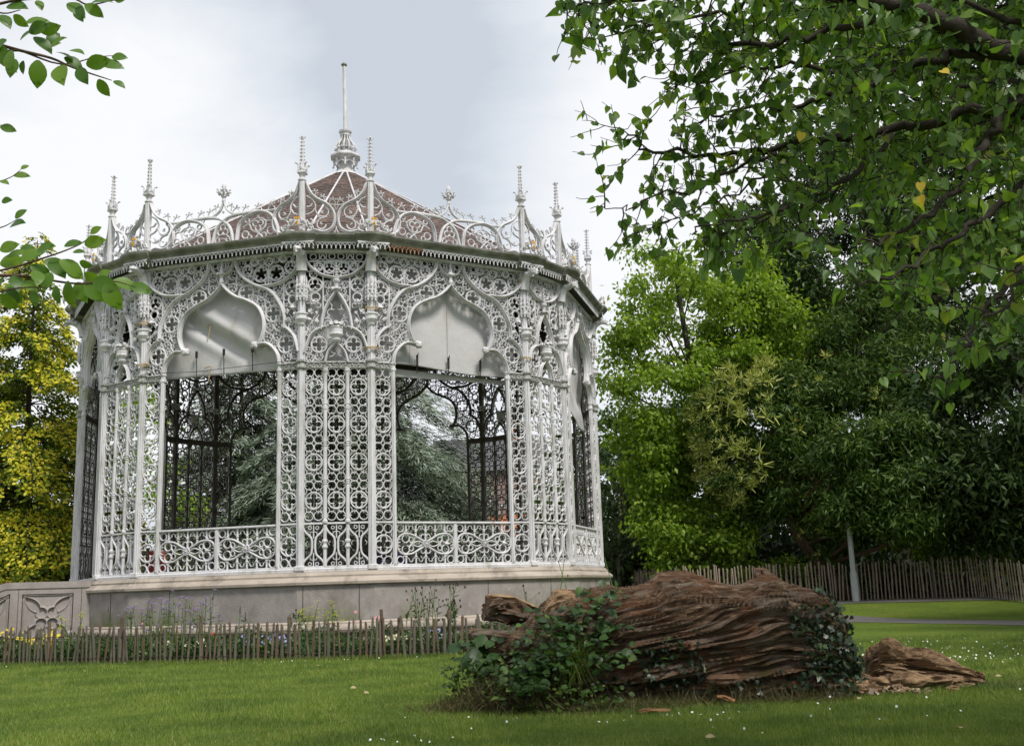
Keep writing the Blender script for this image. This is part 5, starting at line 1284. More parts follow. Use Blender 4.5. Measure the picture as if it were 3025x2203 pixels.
# oval leaved branches at the left
BL = [([(-260,90,4.6),(-60,120,4.6),(60,150,4.6),(150,172,4.6),(215,200,4.6),(290,225,4.6),(330,238,4.6)], .010, .002, .0),
      ([(60,150,4.6),(180,190,4.7),(280,170,4.8),(333,165,4.8)], .005, .0015, .0),
      ([(-200,40,4.5),(-20,15,4.5),(60,0,4.5),(200,-8,4.5),(260,15,4.5),(330,2,4.5),(370,0,4.5)], .008, .002, .0),
      ([(-250,800,4.8),(-60,812,4.8),(60,815,4.8),(130,825,4.8),(230,838,4.8),(330,830,4.8),(400,848,4.8)], .010, .002, .0),
      ([(-60,812,4.8),(40,790,4.8),(120,765,4.8),(180,745,4.8),(235,722,4.8),(265,700,4.8),(270,685,4.8)], .006, .0015, .0),
      ([(-160,560,4.7),(-20,540,4.7),(35,522,4.7),(62,500,4.7)], .004, .001, .0), ([(-120,690,4.7),(-10,675,4.7),(30,660,4.7),(60,640,4.7)], .004, .001, .0),
      ([(-160,380,4.7),(-20,370,4.7),(25,373,4.7)], .003, .001, .0), ([(-220,-20,4.4),(-60,20,4.4),(10,40,4.4),(60,30,4.4)], .006, .002, .0), ([(-220,210,4.7),(-60,180,4.7),(30,190,4.7),(50,215,4.7)], .006, .002, .0),
      ([(-200,900,4.7),(-40,870,4.7),(60,850,4.7),(140,850,4.7)], .006, .002, .0)]
b2 = np.array((-6.2, 4.2, 0)); root = empty('beech_tree', tuple(b2)); tag(root, 'beech tree whose thin twigs of oval leaves reach in from the left edge', 'tree')
mb = MB(); mb.tube([(0,0,0),(.1,0,1.5),(.3,0,3),(.4,.1,5)], [.22,.19,.16,.1], 10)
for p, a, b, d in BL:
    P = spl(px_limb(p), 4); m = len(P); P2 = [np.array(q)-b2 for q in P]; st = np.array((.3, 0, max(1.8, P2[0][2]-.35)))
    mb.tube([st, (st+P2[0])/2+np.array((0, 0, .1))]+P2, [.03, .02]+[a+(b-a)*i/(m-1) for i in range(m)], 6)
mb.build('trunk', M['bark_red'], root, smooth=True)
rng = np.random.default_rng(91)
# (photo x, y, leaf length px, direction degrees, depth)
LV = [(112,178,80,-95,4.55),(175,195,85,-70,4.55),(230,200,60,-60,4.6),(255,192,70,10,4.7),(300,190,65,-8,4.75),(60,120,60,40,4.6),(85,95,70,10,4.6),(120,95,60,15,4.65),(20,120,70,200,4.55),(30,150,75,-80,4.5),(0,140,80,-60,4.5),(45,175,60,-100,4.5),(75,70,70,20,4.6),(100,110,70,-40,4.6),(150,140,55,30,4.6),(165,155,55,-20,4.6),(190,170,60,-30,4.6),(130,140,50,20,4.65),(70,180,40,-110,4.6),(330,170,45,0,4.8),(290,235,55,-60,4.6),(335,240,40,-30,4.6),(140,130,55,60,4.7),(205,150,50,-15,4.7),
      (20,20,70,-10,4.5),(40,45,50,-40,4.5),(200,10,70,-40,4.5),(230,20,60,-70,4.5),(250,15,60,-30,4.5),(270,10,60,10,4.5),(300,2,60,20,4.5),(340,2,50,5,4.5),(110,2,40,-60,4.5),(0,45,60,-50,4.4),
      (40,520,45,10,4.7),(62,500,25,40,4.7),(0,535,30,-20,4.7),(30,670,60,5,4.7),(45,645,40,40,4.7),(0,375,45,-10,4.7),(5,595,35,0,4.7),
      (250,722,60,10,4.8),(268,690,35,30,4.8),(190,728,50,20,4.8),(215,745,35,0,4.8),(110,742,60,10,4.8),(130,770,70,-20,4.8),(60,770,70,30,4.8),(90,785,65,-30,4.8),(20,760,60,20,4.8),(0,780,70,10,4.8),(150,765,75,-50,4.8),(175,770,80,-35,4.8),(200,780,55,-60,4.8),(110,800,60,-70,4.8),(150,805,60,-100,4.8),(40,815,60,-60,4.8),(70,830,60,-40,4.8),(200,830,75,-80,4.8),(225,835,70,-60,4.8),(250,838,75,-40,4.8),(275,830,75,-20,4.8),(310,840,80,-60,4.8),(330,832,75,-10,4.8),(385,845,60,-15,4.8),(290,820,40,30,4.8),(10,820,60,-120,4.8),(20,840,70,-50,4.8),(0,740,55,20,4.8),(250,805,60,-35,4.9),(20,850,60,-60,4.7),(100,860,45,-80,4.7),(0,870,60,-40,4.7),(165,845,50,-80,4.7),(60,735,40,10,4.8),(235,775,40,-20,4.8)]
LP = np.array([tuple(at(x, y, d+rng.normal()*.05)) for x, y, s, a, d in LV]); A = np.radians([v[3] for v in LV]); S = np.array([v[2]*v[4]/FPX*1.12 for v in LV])
LD = np.stack([np.cos(A), rng.normal(size=len(A))*.3, np.sin(A)], 1); nr = np.stack([rng.normal(size=len(A))*.4, -np.ones(len(A)), .3+rng.normal(size=len(A))*.5], 1)
V, F = scatter(*OVAL, LP-b2, LD, nr, S); leaves('leaves', root, M['lf_beech'], V, F)
cl = ell_clumps(rng, 40, (-6.0, 3.6, 5.0), (2.2, 2.2, 1.8), .3); pos, g = crown_pts(rng, cl, 40, .8); pos = pos[frame_out(pos, .1)]; n = len(pos)
V, F = scatter(*LEAF4, pos-b2, runit(rng, n), runit(rng, n)+np.array([0, 0, .8]), .1); leaves('upper_crown', root, M['lf_beech'], V, F)
# ---------------------------------------------------------------- the fallen trunk and its plants
def wood_mat(name, dark, mid, pale, sc, rot=(0, 0, 0), moss=None, red=None):
    m, nt, b = new_mat(name)
    tcn = nt.nodes.new('ShaderNodeTexCoord'); mp = nt.nodes.new('ShaderNodeMapping'); mp.inputs['Scale'].default_value = sc; mp.inputs['Rotation'].default_value = rot
    nt.links.new(tcn.outputs['Object'], mp.inputs['Vector'])
    n = noise_node(nt, 3.4, 12, .78, mp.outputs['Vector'], .8); r = ramp(nt, [(.38, dark), (.46, tuple(c*.8 for c in mid)), (.54, tuple(c*1.5 for c in mid)), (.64, pale)]); nt.links.new(n.outputs['Fac'], r.inputs['Fac']); col = r.outputs['Color']
    def patch(c, s, lo, hi, vec=None):
        nonlocal col
        q = noise_node(nt, s, 5, .65, vec if vec is not None else tcn.outputs['Object']); rr = ramp(nt, [(lo, (0, 0, 0)), (hi, (1, 1, 1))]); nt.links.new(q.outputs['Fac'], rr.inputs['Fac'])
        col = mix_rgb(nt, rr.outputs['Color'], col, c)
    if red: patch(red, 1.5, .52, .64)
    if red: patch((.23, .195, .16), 1.7, .50, .68, mp.outputs['Vector'])
    if moss: patch(moss, 1.1, .56, .7)
    nt.links.new(col, b.inputs['Base Color']); b.inputs['Roughness'].default_value = .85; b.inputs['Specular IOR Level'].default_value = .2
    bp = nt.nodes.new('ShaderNodeBump'); bp.inputs['Strength'].default_value = .9; bp.inputs['Distance'].default_value = .07
    n2 = noise_node(nt, 8, 10, .8, mp.outputs['Vector'], .4); nt.links.new(n2.outputs['Fac'], bp.inputs['Height']); nt.links.new(bp.outputs['Normal'], b.inputs['Normal'])
    return m
M['oldwood'] = wood_mat('weathered_trunk_wood', (.014, .010, .008), (.125, .077, .047), (.46, .34, .24), (.30, 5.5, 5.5), (0, .22, 0), moss=(.07, .06, .02), red=(.17, .075, .038))
M['rotwood'] = wood_mat('crumbling_wood', (.07, .042, .025), (.28, .18, .105), (.58, .42, .26), (1.2, 5, 5), (0, .2, .3))
M['palewood'] = wood_mat('fresh_split_wood', (.2, .12, .06), (.42, .28, .16), (.62, .45, .28), (1, 6, 6))
M['orangewood'] = wood_mat('orange_wood_chip', (.16, .07, .03), (.34, .17, .08), (.5, .3, .16), (1, 6, 6))
LY = 15.9
def zx(px, py, y=LY): p = at(px, py, y); return p.x, p.z
TOP = [zx(*q) for q in [(1400,1935),(1470,1900),(1540,1850),(1613,1782),(1667,1752),(1774,1742),(1880,1742),(1922,1730),(1945,1700),(2040,1696),(2110,1726),(2187,1736),(2240,1700),(2275,1692),(2320,1722),(2387,1742),(2450,1782),(2487,1845),(2497,1915),(2494,1965)]]
TX = np.array([t[0] for t in TOP]); TZ = np.array([t[1] for t in TOP])
def fbm(x, y, z, o=4):
    return mnoise.fractal(Vector((x, y, z)), 1.0, 2.1, o)
def log_mesh():
    ns, na = 380, 420; x0, x1 = TX[0]+.02, TX[-1]+.10
    V = np.zeros((ns, na, 3))
    for i in range(ns):
        s = i/(ns-1); x = x0+(x1-x0)*s
        zt0 = float(np.interp(x, TX, TZ)); zs_ = float(np.mean([np.interp(x+o, TX, TZ) for o in np.linspace(-.9, .9, 13)])); zb = -.12
        e = max(0.0, (x-(x1-.55))/.55); e2 = max(0.0, ((x0+.5)-x)/.5)
        ry = (.86+.12*math.sin(x*1.1))*math.sqrt(max(.02, 1-e**2.6))*math.sqrt(max(.03, 1-e2**2))
        yc = LY+.10*math.sin(x*.8)
        for j in range(na):
            a = 2*PI*j/na; c, sn = math.cos(a), math.sin(a)
            f_ = min(1, max(0, (sn-.35)/.6)); zt = zs_+(zt0-zs_)*f_*f_*(3-2*f_); zc = (zt+zb)/2; rz = (zt-zb)/2
            n_ = 2.4; k = (abs(c)**n_+abs(sn)**n_)**(-1/n_)
            u = a-.24*x+.16*fbm(x*.5+40, math.cos(a)*1.2, math.sin(a)*1.2, 2)                           # the grain winds slowly round the trunk
            w1 = fbm(x*.55+3, math.cos(u)*1.1, math.sin(u)*1.1, 3)
            gx = x*.24+.15*w1; gy, gz = math.cos(u)*3.6, math.sin(u)*3.6
            rd = 1-abs(fbm(gx, gy, gz, 4))*2.0          # ridged grain
            rf = 1-abs(fbm(x*.40+7, math.cos(u)*9, math.sin(u)*9, 3))*2.2; r3 = 1-abs(fbm(x*.55+31, math.cos(u)*24, math.sin(u)*24, 2))*2.4
            chip = fbm(x*2.6-4, math.cos(u)*6, math.sin(u)*6, 3); crk = max(0.0, 1-abs(fbm(x*.22+50, math.cos(u)*2.6, math.sin(u)*2.6, 2))/.09)
            cav = max(0.0, fbm(x*.42+21, math.cos(u)*2.0, math.sin(u)*2.0, 2)-.12)
            hol = .5+.5*math.tanh(3*fbm(x*.5-9, math.cos(u)*1.6+5, math.sin(u)*1.6, 2))
            d = .10*w1+.15*(max(rd, 0)**1.6-.4)*(.3+.7*hol)+.10*(max(rf, 0)**1.8-.4)+.035*(max(r3, 0)-.5)+.045*chip-.08*crk-.6*min(cav, .4)
            d *= 1 if sn < .75 else (.55+.45*(1-sn)/.25)
            V[i, j] = (x, yc-(ry*k+d)*c, zc+(rz*k+d*.9)*sn)
    F = []
    idx = np.arange(ns*na).reshape(ns, na)
    a = idx[:-1, :]; b = idx[1:, :]; F = np.stack([a.ravel(), np.roll(a, -1, 1).ravel(), np.roll(b, -1, 1).ravel(), b.ravel()], 1)
    me = fast_mesh('trunk', V.reshape(-1, 3), F, M['oldwood'], smooth=True)
    return me, V
lm, LV_ = log_mesh()
log = empty('fallen_log', (2, LY, 0)); tag(log, 'huge brown fallen tree trunk with deep twisted grain lying on the lawn', 'log')
def off(me, d):
    me.transform(Matrix.Translation(d)); return me
trunk = link('trunk', off(lm, (-2, -LY, 0)), log)
nrmL = np.cross(np.roll(LV_, -1, 1)-LV_, np.roll(LV_, -1, 0)-LV_); nrmL = norm(nrmL)
ctr = LV_.mean(1, keepdims=True); sg = np.sign(np.sum(nrmL*(LV_-ctr), -1, keepdims=True)); nrmL *= sg
# end faces
mb = MB()
def rough_lump(mb, P, R, seed, n=22, amp=.25, sq=(1, 1), grain=5.0, mi=0):
    """a broken limb: a ridged tube through points"""
    P = spl(P, 9); R = np.interp(np.linspace(0, 1, len(P)), np.linspace(0, 1, len(R)), R); V = []; F = []
    t = (Vector(P[-1])-Vector(P[0])).normalized(); a = t.cross(Vector((0, 0, 1))).normalized(); b = a.cross(t)
    if b.z < 0: b = -b
    for i, p in enumerate(P):
        for k in range(n):
            w_ = 2*PI*k/n; f = fbm(i*.09+seed, math.cos(w_)*grain*.3+seed, math.sin(w_)*grain*.3, 4); rd = 1-2*abs(fbm(i*.05+seed*2, math.cos(w_)*grain, math.sin(w_)*grain, 3))
            r = R[i]*(1+amp*f+amp*.8*(rd-.4)); V.append(Vector(p)+a*math.cos(w_)*r*sq[0]+b*math.sin(w_)*r*sq[1]+t*amp*.4*R[i]*(fbm(math.cos(w_)*3+seed, math.sin(w_)*3, i*.3, 3)))
    for i in range(len(P)-1):
        for k in range(n): F.append((i*n+k, i*n+(k+1)%n, (i+1)*n+(k+1)%n, (i+1)*n+k))
    F += [tuple(range(n-1,-1,-1)), tuple((len(P)-1)*n+k for k in range(n))]
    mb.add(V, F, mi)
def rel(px, py, y): p = at(px, py, y); return (p.x-2, p.y-LY, p.z)
mb = MB(); rough_lump(mb, [rel(1600,1830,15.9), rel(1540,1812,15.85), rel(1480,1798,15.75), rel(1432,1802,15.65)], [.12,.16,.20,.19], 3, 36, .6, (1.1, .75), 7.0); mb.build('broken_branch', M['oldwood'], log, smooth=60)
mb = MB(); rough_lump(mb, [rel(1600,1800,15.9), rel(1545,1778,15.88), rel(1500,1764,15.82), rel(1440,1760,15.75)], [.03,.06,.07,.05], 5, 14, .3, (1.6, .5)); mb.build('split_face', M['palewood'], log, smooth=60)
mb = MB(); rough_lump(mb, [rel(1720,1800,15.5), rel(1680,1776,15.5), rel(1640,1778,15.48), rel(1605,1810,15.42)], [.2,.2,.17,.08], 9, 24, .3, (1, .8)); mb.build('branch_knot', M['rotwood'], log, smooth=60)
mb = MB(); rough_lump(mb, [rel(1700,1930,15.35), rel(1600,1925,15.25), rel(1520,1905,15.3), rel(1440,1890,15.4), rel(1385,1870,15.5)], [.3,.26,.2,.14,.07], 12, 24, .34, (1, .9)); mb.build('root_limb', M['oldwood'], log, smooth=60)
mb = MB(); rough_lump(mb, [rel(2255,1730,15.9), rel(2262,1712,15.9), rel(2275,1703,15.85), rel(2290,1712,15.8)], [.2,.15,.09,.04], 14, 24, .6); mb.build('branch_stump', M['oldwood'], log, smooth=60)

IVY = ([(0,0,0),(-.12,.28,.03),(.10,.24,.03),(.28,.5,.02),(.45,.26,.03),(1,0,-.06),(.45,-.26,.03),(.28,-.5,.02),(.10,-.24,.03),(-.12,-.28,.03),(.3,0,.05)],
       [(0,10,2,1),(10,4,3,2),(10,6,5,4),(10,8,7,6),(0,9,8,10)])
M['lf_ivy'] = leaf_mat('dark_ivy_leaves', [(0, (.010, .022, .011)), (.6, (.02, .042, .018)), (.9, (.035, .07, .024)), (1, (.07, .11, .03))], .12, .38, .5)
M['lf_shoot'] = leaf_mat('broad_shoot_leaves', [(0, (.018, .045, .012)), (.5, (.035, .085, .018)), (.9, (.065, .13, .028)), (1, (.11, .18, .04))], .35, .42, .4)
M['lf_weed'] = leaf_mat('weed_leaves', [(0, (.03, .06, .012)), (.5, (.055, .11, .02)), (.9, (.10, .165, .03)), (1, (.20, .24, .05))], .35, .5, .3)
M['lf_dry'] = leaf_mat('dry_grass', [(0, (.05, .04, .02)), (.5, (.12, .09, .045)), (.8, (.06, .08, .02)), (1, (.25, .2, .11))], .2, .6, .2)
lrng = np.random.default_rng(101)
flatV = LV_.reshape(-1, 3); flatN = nrmL.reshape(-1, 3)
PX = None
def to_px(P):
    x, y, z = P[:, 0], P[:, 1], P[:, 2]-EYE; d = y*_cp+z*_sp; u = z*_cp-y*_sp; a, b = FPX*x/d, FPX*u/d
    return 1512.5+a*_cr-b*_sr, 1101.5-(a*_sr+b*_cr)
lx, lz = flatV[:, 0], flatV[:, 2]; front = flatN[:, 1] < .35
def ivy(name, label, mask, n, size, thick, seed, mat='lf_ivy', T=IVY, cat='ivy', hang=.7):
    r = np.random.default_rng(seed); idx = np.where(mask)[0]; pick = idx[r.integers(0, len(idx), n)]
    P = flatV[pick]+flatN[pick]*(thick*r.random((n, 1))+.015)+r.normal(size=(n, 3))*.03; P[:, 2] = np.maximum(P[:, 2], .03)
    d = r.normal(size=(n, 3))*.6-np.array([0, 0, hang]); nn = flatN[pick]*1.2+r.normal(size=(n, 3))*.5+np.array([0, -.3, .3])
    b = P.mean(0)*np.array([1, 1, 0]); V, F = scatter(T[0], T[1], P-b, d, nn, size*(.6+.7*r.random(n)))
    root = empty(name, tuple(b)); tag(root, label, cat); leaves('leaves', root, M[mat], V, F)
    mb = MB()
    for q in range(14):
        i0 = pick[r.integers(0, n)]; p = flatV[i0]+flatN[i0]*.02; pts = [p]
        for j in range(6):
            cand = idx[r.integers(0, len(idx), 40)]; dd = np.linalg.norm(flatV[cand]-pts[-1], axis=1)+.4*(flatV[cand][:, 2] > pts[-1][2]); pts.append(flatV[cand[np.argmin(np.abs(dd-.14))]]+flatN[cand[0]]*.02)
        mb.tube([np.array(p)-b for p in pts], .006, 4)
    mb.build('stems', M['twig'], root)
    return root
nz = np.array([mnoise.noise(Vector((p[0]*2.3, p[1]*2.3, p[2]*2.3))) for p in flatV[:, :]])
ivy('ivy_mat', 'thick dark ivy covering the right end of the fallen log', front & (lx+.25*nz > 3.85) & (lz < 1.22+.5*nz), 2300, .085, .09, 1)
ivy('ivy_patch', 'patch of dark ivy hanging on the lower middle of the fallen log', front & (np.abs(lx-2.05-.25*nz) < .36) & (lz < .78+.3*nz), 620, .075, .06, 2)
ivy('ivy_fringe', 'straggling dark ivy along the foot of the fallen log', front & (lx > .4) & (lx < 3.9) & (lz < .32+.28*nz), 620, .075, .07, 3)

def shoots(name, label, stems, lsize, nleaf, seed, mat='lf_shoot', T=OVAL, cat='plant', width=1.45, spread=.09, leaf_from=.35):
    """a plant of curving stems with leaves; stems: list of point lists in world"""
    r = np.random.default_rng(seed); b = np.array(stems[0][0])*np.array([1, 1, 0]); root = empty(name, tuple(b)); tag(root, label, cat); mb = MB(); LP = []; LD = []
    for S in stems:
        P = np.array(spl(S, 5)); mb.tube([p-b for p in P], [.010*(1-.75*i/(len(P)-1)) for i in range(len(P))], 5)
        for _ in range(nleaf):
            f = leaf_from+(1-leaf_from)*r.random(); i = f*(len(P)-1); k = min(int(i), len(P)-2); p = P[k]+(P[k+1]-P[k])*(i-k)
            d = r.normal(size=3); d[2] = abs(d[2])*.3; LP.append(p+d*spread*(.3+r.random())); LD.append(d-np.array([0, 0, .35]))
    LP, LD = np.array(LP), np.array(LD); n = len(LP)
    V, F = scatter(T[0], T[1], LP-b, LD, np.array([0, -.55, .9])+r.normal(size=(n, 3))*.4, lsize*(.4+1.0*r.random(n)**1.5), width=width)
    mb.build('stems', M['twig'], root); leaves('leaves', root, M[mat], V, F); return root
def W(px, py, y): return tuple(at(px, py, y))
shoots('leafy_sprout', 'broad leaved green sprout growing up over the middle of the fallen log', [[W(1700,1960,14.9), W(1720,1870,14.95), W(1745,1790,15.0), W(1742,1735,15.05)], [W(1700,1940,14.9), W(1765,1850,14.9), W(1800,1770,15.0), W(1822,1745,15)], [W(1690,1950,14.9), W(1690,1850,14.85), W(1700,1780,14.9)], [W(1720,1900,14.8), W(1790,1860,14.8), W(1850,1850,14.85)], [W(1660,1930,14.8), W(1640,1850,14.8), W(1610,1800,14.85)]], .135, 32, 5)
shoots('leafy_bramble', 'mass of broad dark green leaves draped over the left part of the fallen log', [[W(1640,2010,14.6), W(1600,1920,14.7), W(1560,1840,14.8)], [W(1640,2010,14.6), W(1650,1920,14.6), W(1680,1850,14.7)], [W(1650,2000,14.6), W(1720,1930,14.6), W(1770,1890,14.7)], [W(1600,2030,14.5), W(1560,1970,14.6), W(1540,1900,14.7)], [W(1560,2040,14.5), W(1570,1990,14.4), W(1590,1930,14.4)], [W(1580,2060,14.3), W(1545,2010,14.3), W(1555,1950,14.4)], [W(1700,2000,14.7), W(1780,1960,14.6), W(1800,1930,14.6)]], .10, 95, 6, spread=.18, leaf_from=.1)
shoots('burdock_clump', 'clump of large rounded leaves at the left tip of the fallen log', [[W(1400,2010,15.2), W(1405,1930,15.2), W(1400,1880,15.2)], [W(1410,2010,15.2), W(1440,1930,15.2), W(1460,1890,15.2)], [W(1400,2010,15.1), W(1420,1960,15.0), W(1435,1945,15.0)]], .21, 11, 7, spread=.08)
shoots('weed_clump', 'tangle of small light green weeds at the left foot of the fallen log', [[W(1345+25*i, 2075-4*abs(i-3), 15.2-.06*i), W(1340+25*i+10*(-1)**i, 2010, 15.2-.06*i), W(1335+27*i, 1965-18*(i % 3), 15.2-.06*i)] for i in range(9)], .07, 75, 8, 'lf_weed', spread=.14, leaf_from=.0)
shoots('low_weeds', 'low green weeds in front of the leafy left part of the fallen log', [[W(1500+42*i, 2098, 14.35), W(1500+42*i+8, 2060, 14.35), W(1495+42*i, 2030-10*(i % 2), 14.4)] for i in range(8)], .085, 34, 9, 'lf_weed', spread=.12, leaf_from=.0, width=1.2)
shoots('broad_weed', 'upright weed with pale green pointed leaves before the left part of the fallen log', [[W(1555,2080,14.2), W(1560,2020,14.2), W(1550,1960,14.2)], [W(1570,2080,14.2), W(1580,2030,14.15), W(1590,2000,14.1)]], .15, 14, 10, 'lf_shoot', spread=.05, width=1.1)
# dry grass and litter round the foot
n = 5200; x = np.concatenate([lrng.normal(-.35, .45, n//2), lrng.uniform(-.6, 4.4, n-n//2)]); y = np.where(np.arange(n) < n//2, 15.1+lrng.normal(size=n)*.35, 14.95+.22*lrng.normal(size=n)); y -= .55*np.exp(-((x-.9)/1.0)**2)
z = np.where(np.arange(n) < n//2, lrng.random(n)*.45*np.exp(-((x+.2)/.6)**2), 0); pos = np.stack([x, y, z], 1)
d = lrng.normal(size=(n, 3))*.7; d[:, 2] = np.abs(d[:, 2])*.8+.25
V, F = scatter([(0,-.5,0),(0,.5,0),(.6,.3,.1),(1,0,.35),(.6,-.3,.1)], [(0, 4, 3, 2, 1)], pos, d, runit(lrng, n), .10+.18*lrng.random(n), width=.035)
tag(link('rough_grass', fast_mesh('rough_grass', V, F, M['lf_dry'])), 'brown and green rough grass round the foot of the fallen log', 'grass', kind='stuff')
n = 420; c = np.array(W(1690, 1960, 14.7)); pos = c+lrng.normal(size=(n, 3))*np.array([.10, .05, .03]); d = lrng.normal(size=(n, 3))+np.array([0, -.5, .5])
V, F = scatter([(0,-.5,0),(0,.5,0),(.5,.35,.02),(1,0,-.35),(.5,-.35,.02)], [(0, 4, 3, 2, 1)], pos-c, d, runit(lrng, n)*.3+np.array([0, 0, 1]), .28+.25*lrng.random(n), width=.03)
t = link('grass_tuft', fast_mesh('grass_tuft', V, F, M['blade']), None, tuple(c)); tag(t, 'tuft of arching grass sprouting from the side of the fallen log', 'grass')
# bracket fungus, chips, the rotten lump
mb = MB(); V = []; 
for i in range(15):
    a = PI*i/14; V += [(.22*math.cos(a), -.13*math.sin(a)-.02*math.sin(3*a), -.02), (.24*math.cos(a), -.15*math.sin(a), .01), (.18*math.cos(a), -.08*math.sin(a), .06)]
F = []
for i in range(14):
    for k in range(2): F.append((i*3+k, i*3+k+1, i*3+k+4, i*3+k+3))
F += [tuple(i*3+2 for i in range(15)), tuple(i*3 for i in range(14,-1,-1))]
mb.add(V, F); p = at(2135, 2003, 15.0); M['fungus'] = surf_mat('rust_red_fungus', [(.3, (.06, .028, .018)), (.7, (.16, .09, .05))], 9, .8, .3, 30)
o = mb.build('bracket_fungus', M['fungus'], None, (p.x, p.y-.05, p.z)); tag(o, 'rust brown bracket fungus shelf low on the right half of the fallen log', 'fungus')
def chunk(name, label, P, R, seed, mat, cat='wood', n=22, amp=.3, sq=(1, .8), group=None, grain=5.0):
    b = Vector((sum(p[0] for p in P)/len(P), sum(p[1] for p in P)/len(P), 0)); mb = MB(); rough_lump(mb, [tuple(Vector(p)-b) for p in P], R, seed, n, amp, sq, grain); o = mb.build(name, M[mat], None, tuple(b), smooth=60); return tag(o, label, cat, group)
chunk('rotten_stump', 'long rotten brown wood lump with a pale broken end right of the fallen log', [W(2560,1975,16.1), W(2600,1958,16.0), W(2680,1968,16.0), W(2790,1985,16.0), W(2870,2000,16.0), W(2905,2008,16.0)], [.16,.25,.22,.18,.13,.07], 31, 'rotwood', n=80, amp=.75, sq=(1.15, .85), grain=5.0)
rc = np.random.default_rng(140); n = 240; px_ = rc.uniform(2470, 2740, n); P = []
for q in px_:
    g_ = at(q, 2035, 15.5); P.append((g_.x+rc.normal()*.05, 15.55+rc.normal()*.28, .03+.10*rc.random()**2*(q < 2660)))
hx = [(math.cos(a)*(.6+.4*((i*7) % 3)/2), math.sin(a)*.5*(.6+.4*((i*5) % 3)/2), .25*((i % 2)-.5)) for i, a in enumerate(np.linspace(0, 2*PI, 7)[:-1])]; V, F = scatter(hx, [tuple(range(6))], np.array(P), runit(rc, n)*np.array([1, 1, .3]), runit(rc, n)*.6+np.array([0, -.4, .8]), .025+.06*rc.random(n)**2)
M['crumb'] = leaf_mat('wood_crumbs', [(0, (.09, .055, .035)), (.5, (.24, .16, .10)), (1, (.5, .38, .25))], 0)
tag(link('wood_crumbs', fast_mesh('wood_crumbs', V, F, M['crumb'])), 'crumbled pale brown wood litter between the log and the rotten lump', 'wood litter', kind='stuff')
frags = [(2695,1990,.12,.26,'palewood','pale split slab leaning on the front of the rotten lump'),(2530,2025,.11,.16,'palewood','pale rough wood block right beside the ivy covered log end'),(2640,2005,.14,.16,'rotwood','rounded brown wood block under the high end of the rotten lump'),(2850,2022,.05,.14,'rotwood','thin brown wood strip under the low end of the rotten lump'),(2510,2000,.17,.30,'rotwood','jagged brown wood chunk touching the ivy end of the fallen log'),(2600,2018,.12,.28,'palewood','pale crumbled wood heap before the broken end of the rotten lump'),(2560,2035,.09,.2,'rotwood','low brown wood fragment nearest the ivy covered log end'),(2660,2040,.06,.16,'palewood','flat pale wood fragment in front of the rotten lump'),(2770,2010,.13,.2,'rotwood','knobbly brown wood piece against the front of the rotten lump'),(2815,2033,.06,.09,'palewood','small pale rounded wood piece in front of the rotten lump'),(2590,2050,.04,.07,'palewood','tiny pale wood chip at the foot of the crumbled heap'),(2540,1965,.13,.2,'rotwood','dark wood piece between the ivy and the rotten lump'),(2720,2042,.02,.05,'palewood','very small pale chip on the grass by the rotten lump')]
for i, (px, py, r, l, mt, lab) in enumerate(frags):
    y = 15.7 if py < 2025 else 15.35; p = at(px, py, y); p.z = max(r*.35, min(p.z, r*1.2))
    a = .5*math.sin(i*2.1); dv = Vector((math.cos(a), math.sin(a), .1*math.sin(i)))*l
    chunk('wood_fragment', lab, [tuple(p-dv), tuple(p), tuple(p+dv)], [r*.5, r, r*.55], 40+i, mt, 'wood fragment', 18, .55, (1.1, .75), 'broken wood fragments')
p = at(1930, 2103, 14.03); mb = MB(); rough_lump(mb, [(-.20,.02,.03),(-.05,0,.035),(.1,-.01,.035),(.2,.0,.03)], [.022,.04,.04,.03], 51, 10, .4, (1.2, .7)); o = mb.build('wood_splinter', M['orangewood'], None, (p.x, 14.0, .0), smooth=50); tag(o, 'orange brown split plank lying on the grass before the fallen log', 'wood')
p = at(2133, 2064, 15.0); mb = MB(); rough_lump(mb, [(-.11,0,.09),(0,-.03,.07),(.11,-.05,.03)], [.04,.07,.04], 53, 12, .4, (1.2, .5)); o = mb.build('bark_chip', M['orangewood'], None, (p.x, 14.75, .01), smooth=50); tag(o, 'orange chip of bark leaning at the foot of the fallen log', 'wood')
# fallen leaves on the lawn
M['deadleaf'] = leaf_mat('fallen_leaves', [(0, (.28, .17, .09)), (.5, (.45, .34, .2)), (1, (.3, .33, .12))], .2, .6, .2)
for i, (px, py, lab) in enumerate([(1443,2096,'curled brown fallen leaf on the grass below the left weeds'),(940,1972,'pale fallen leaf on the grass just in front of the picket fence'),(1090,2055,'grey fallen leaf alone on the open front lawn'),(2085,2192,'pale leaf at the bottom edge of the grass'),(2842,2166,'pale green leaf on the grass near the bottom right corner'),(1052,2040,'small dark fallen leaf on the open front lawn'),(2940,2007,'yellowish fallen leaf at the end of the rotten lump')]):
    r = ray(px, py); t = -EYE/r[2]; P = np.array([[r[0]*t, r[1]*t, .055]]); V, F = scatter(OVAL[0], OVAL[1], P*0, np.array([[math.cos(i*2), math.sin(i*2), .1]]), np.array([[.2, -.5, 1.0]]), .10, width=1.2)
    o = link('fallen_leaf', fast_mesh('fallen_leaf', V, F, M['deadleaf']), None, tuple(P[0])); tag(o, lab, 'leaf', 'fallen leaves on the lawn')
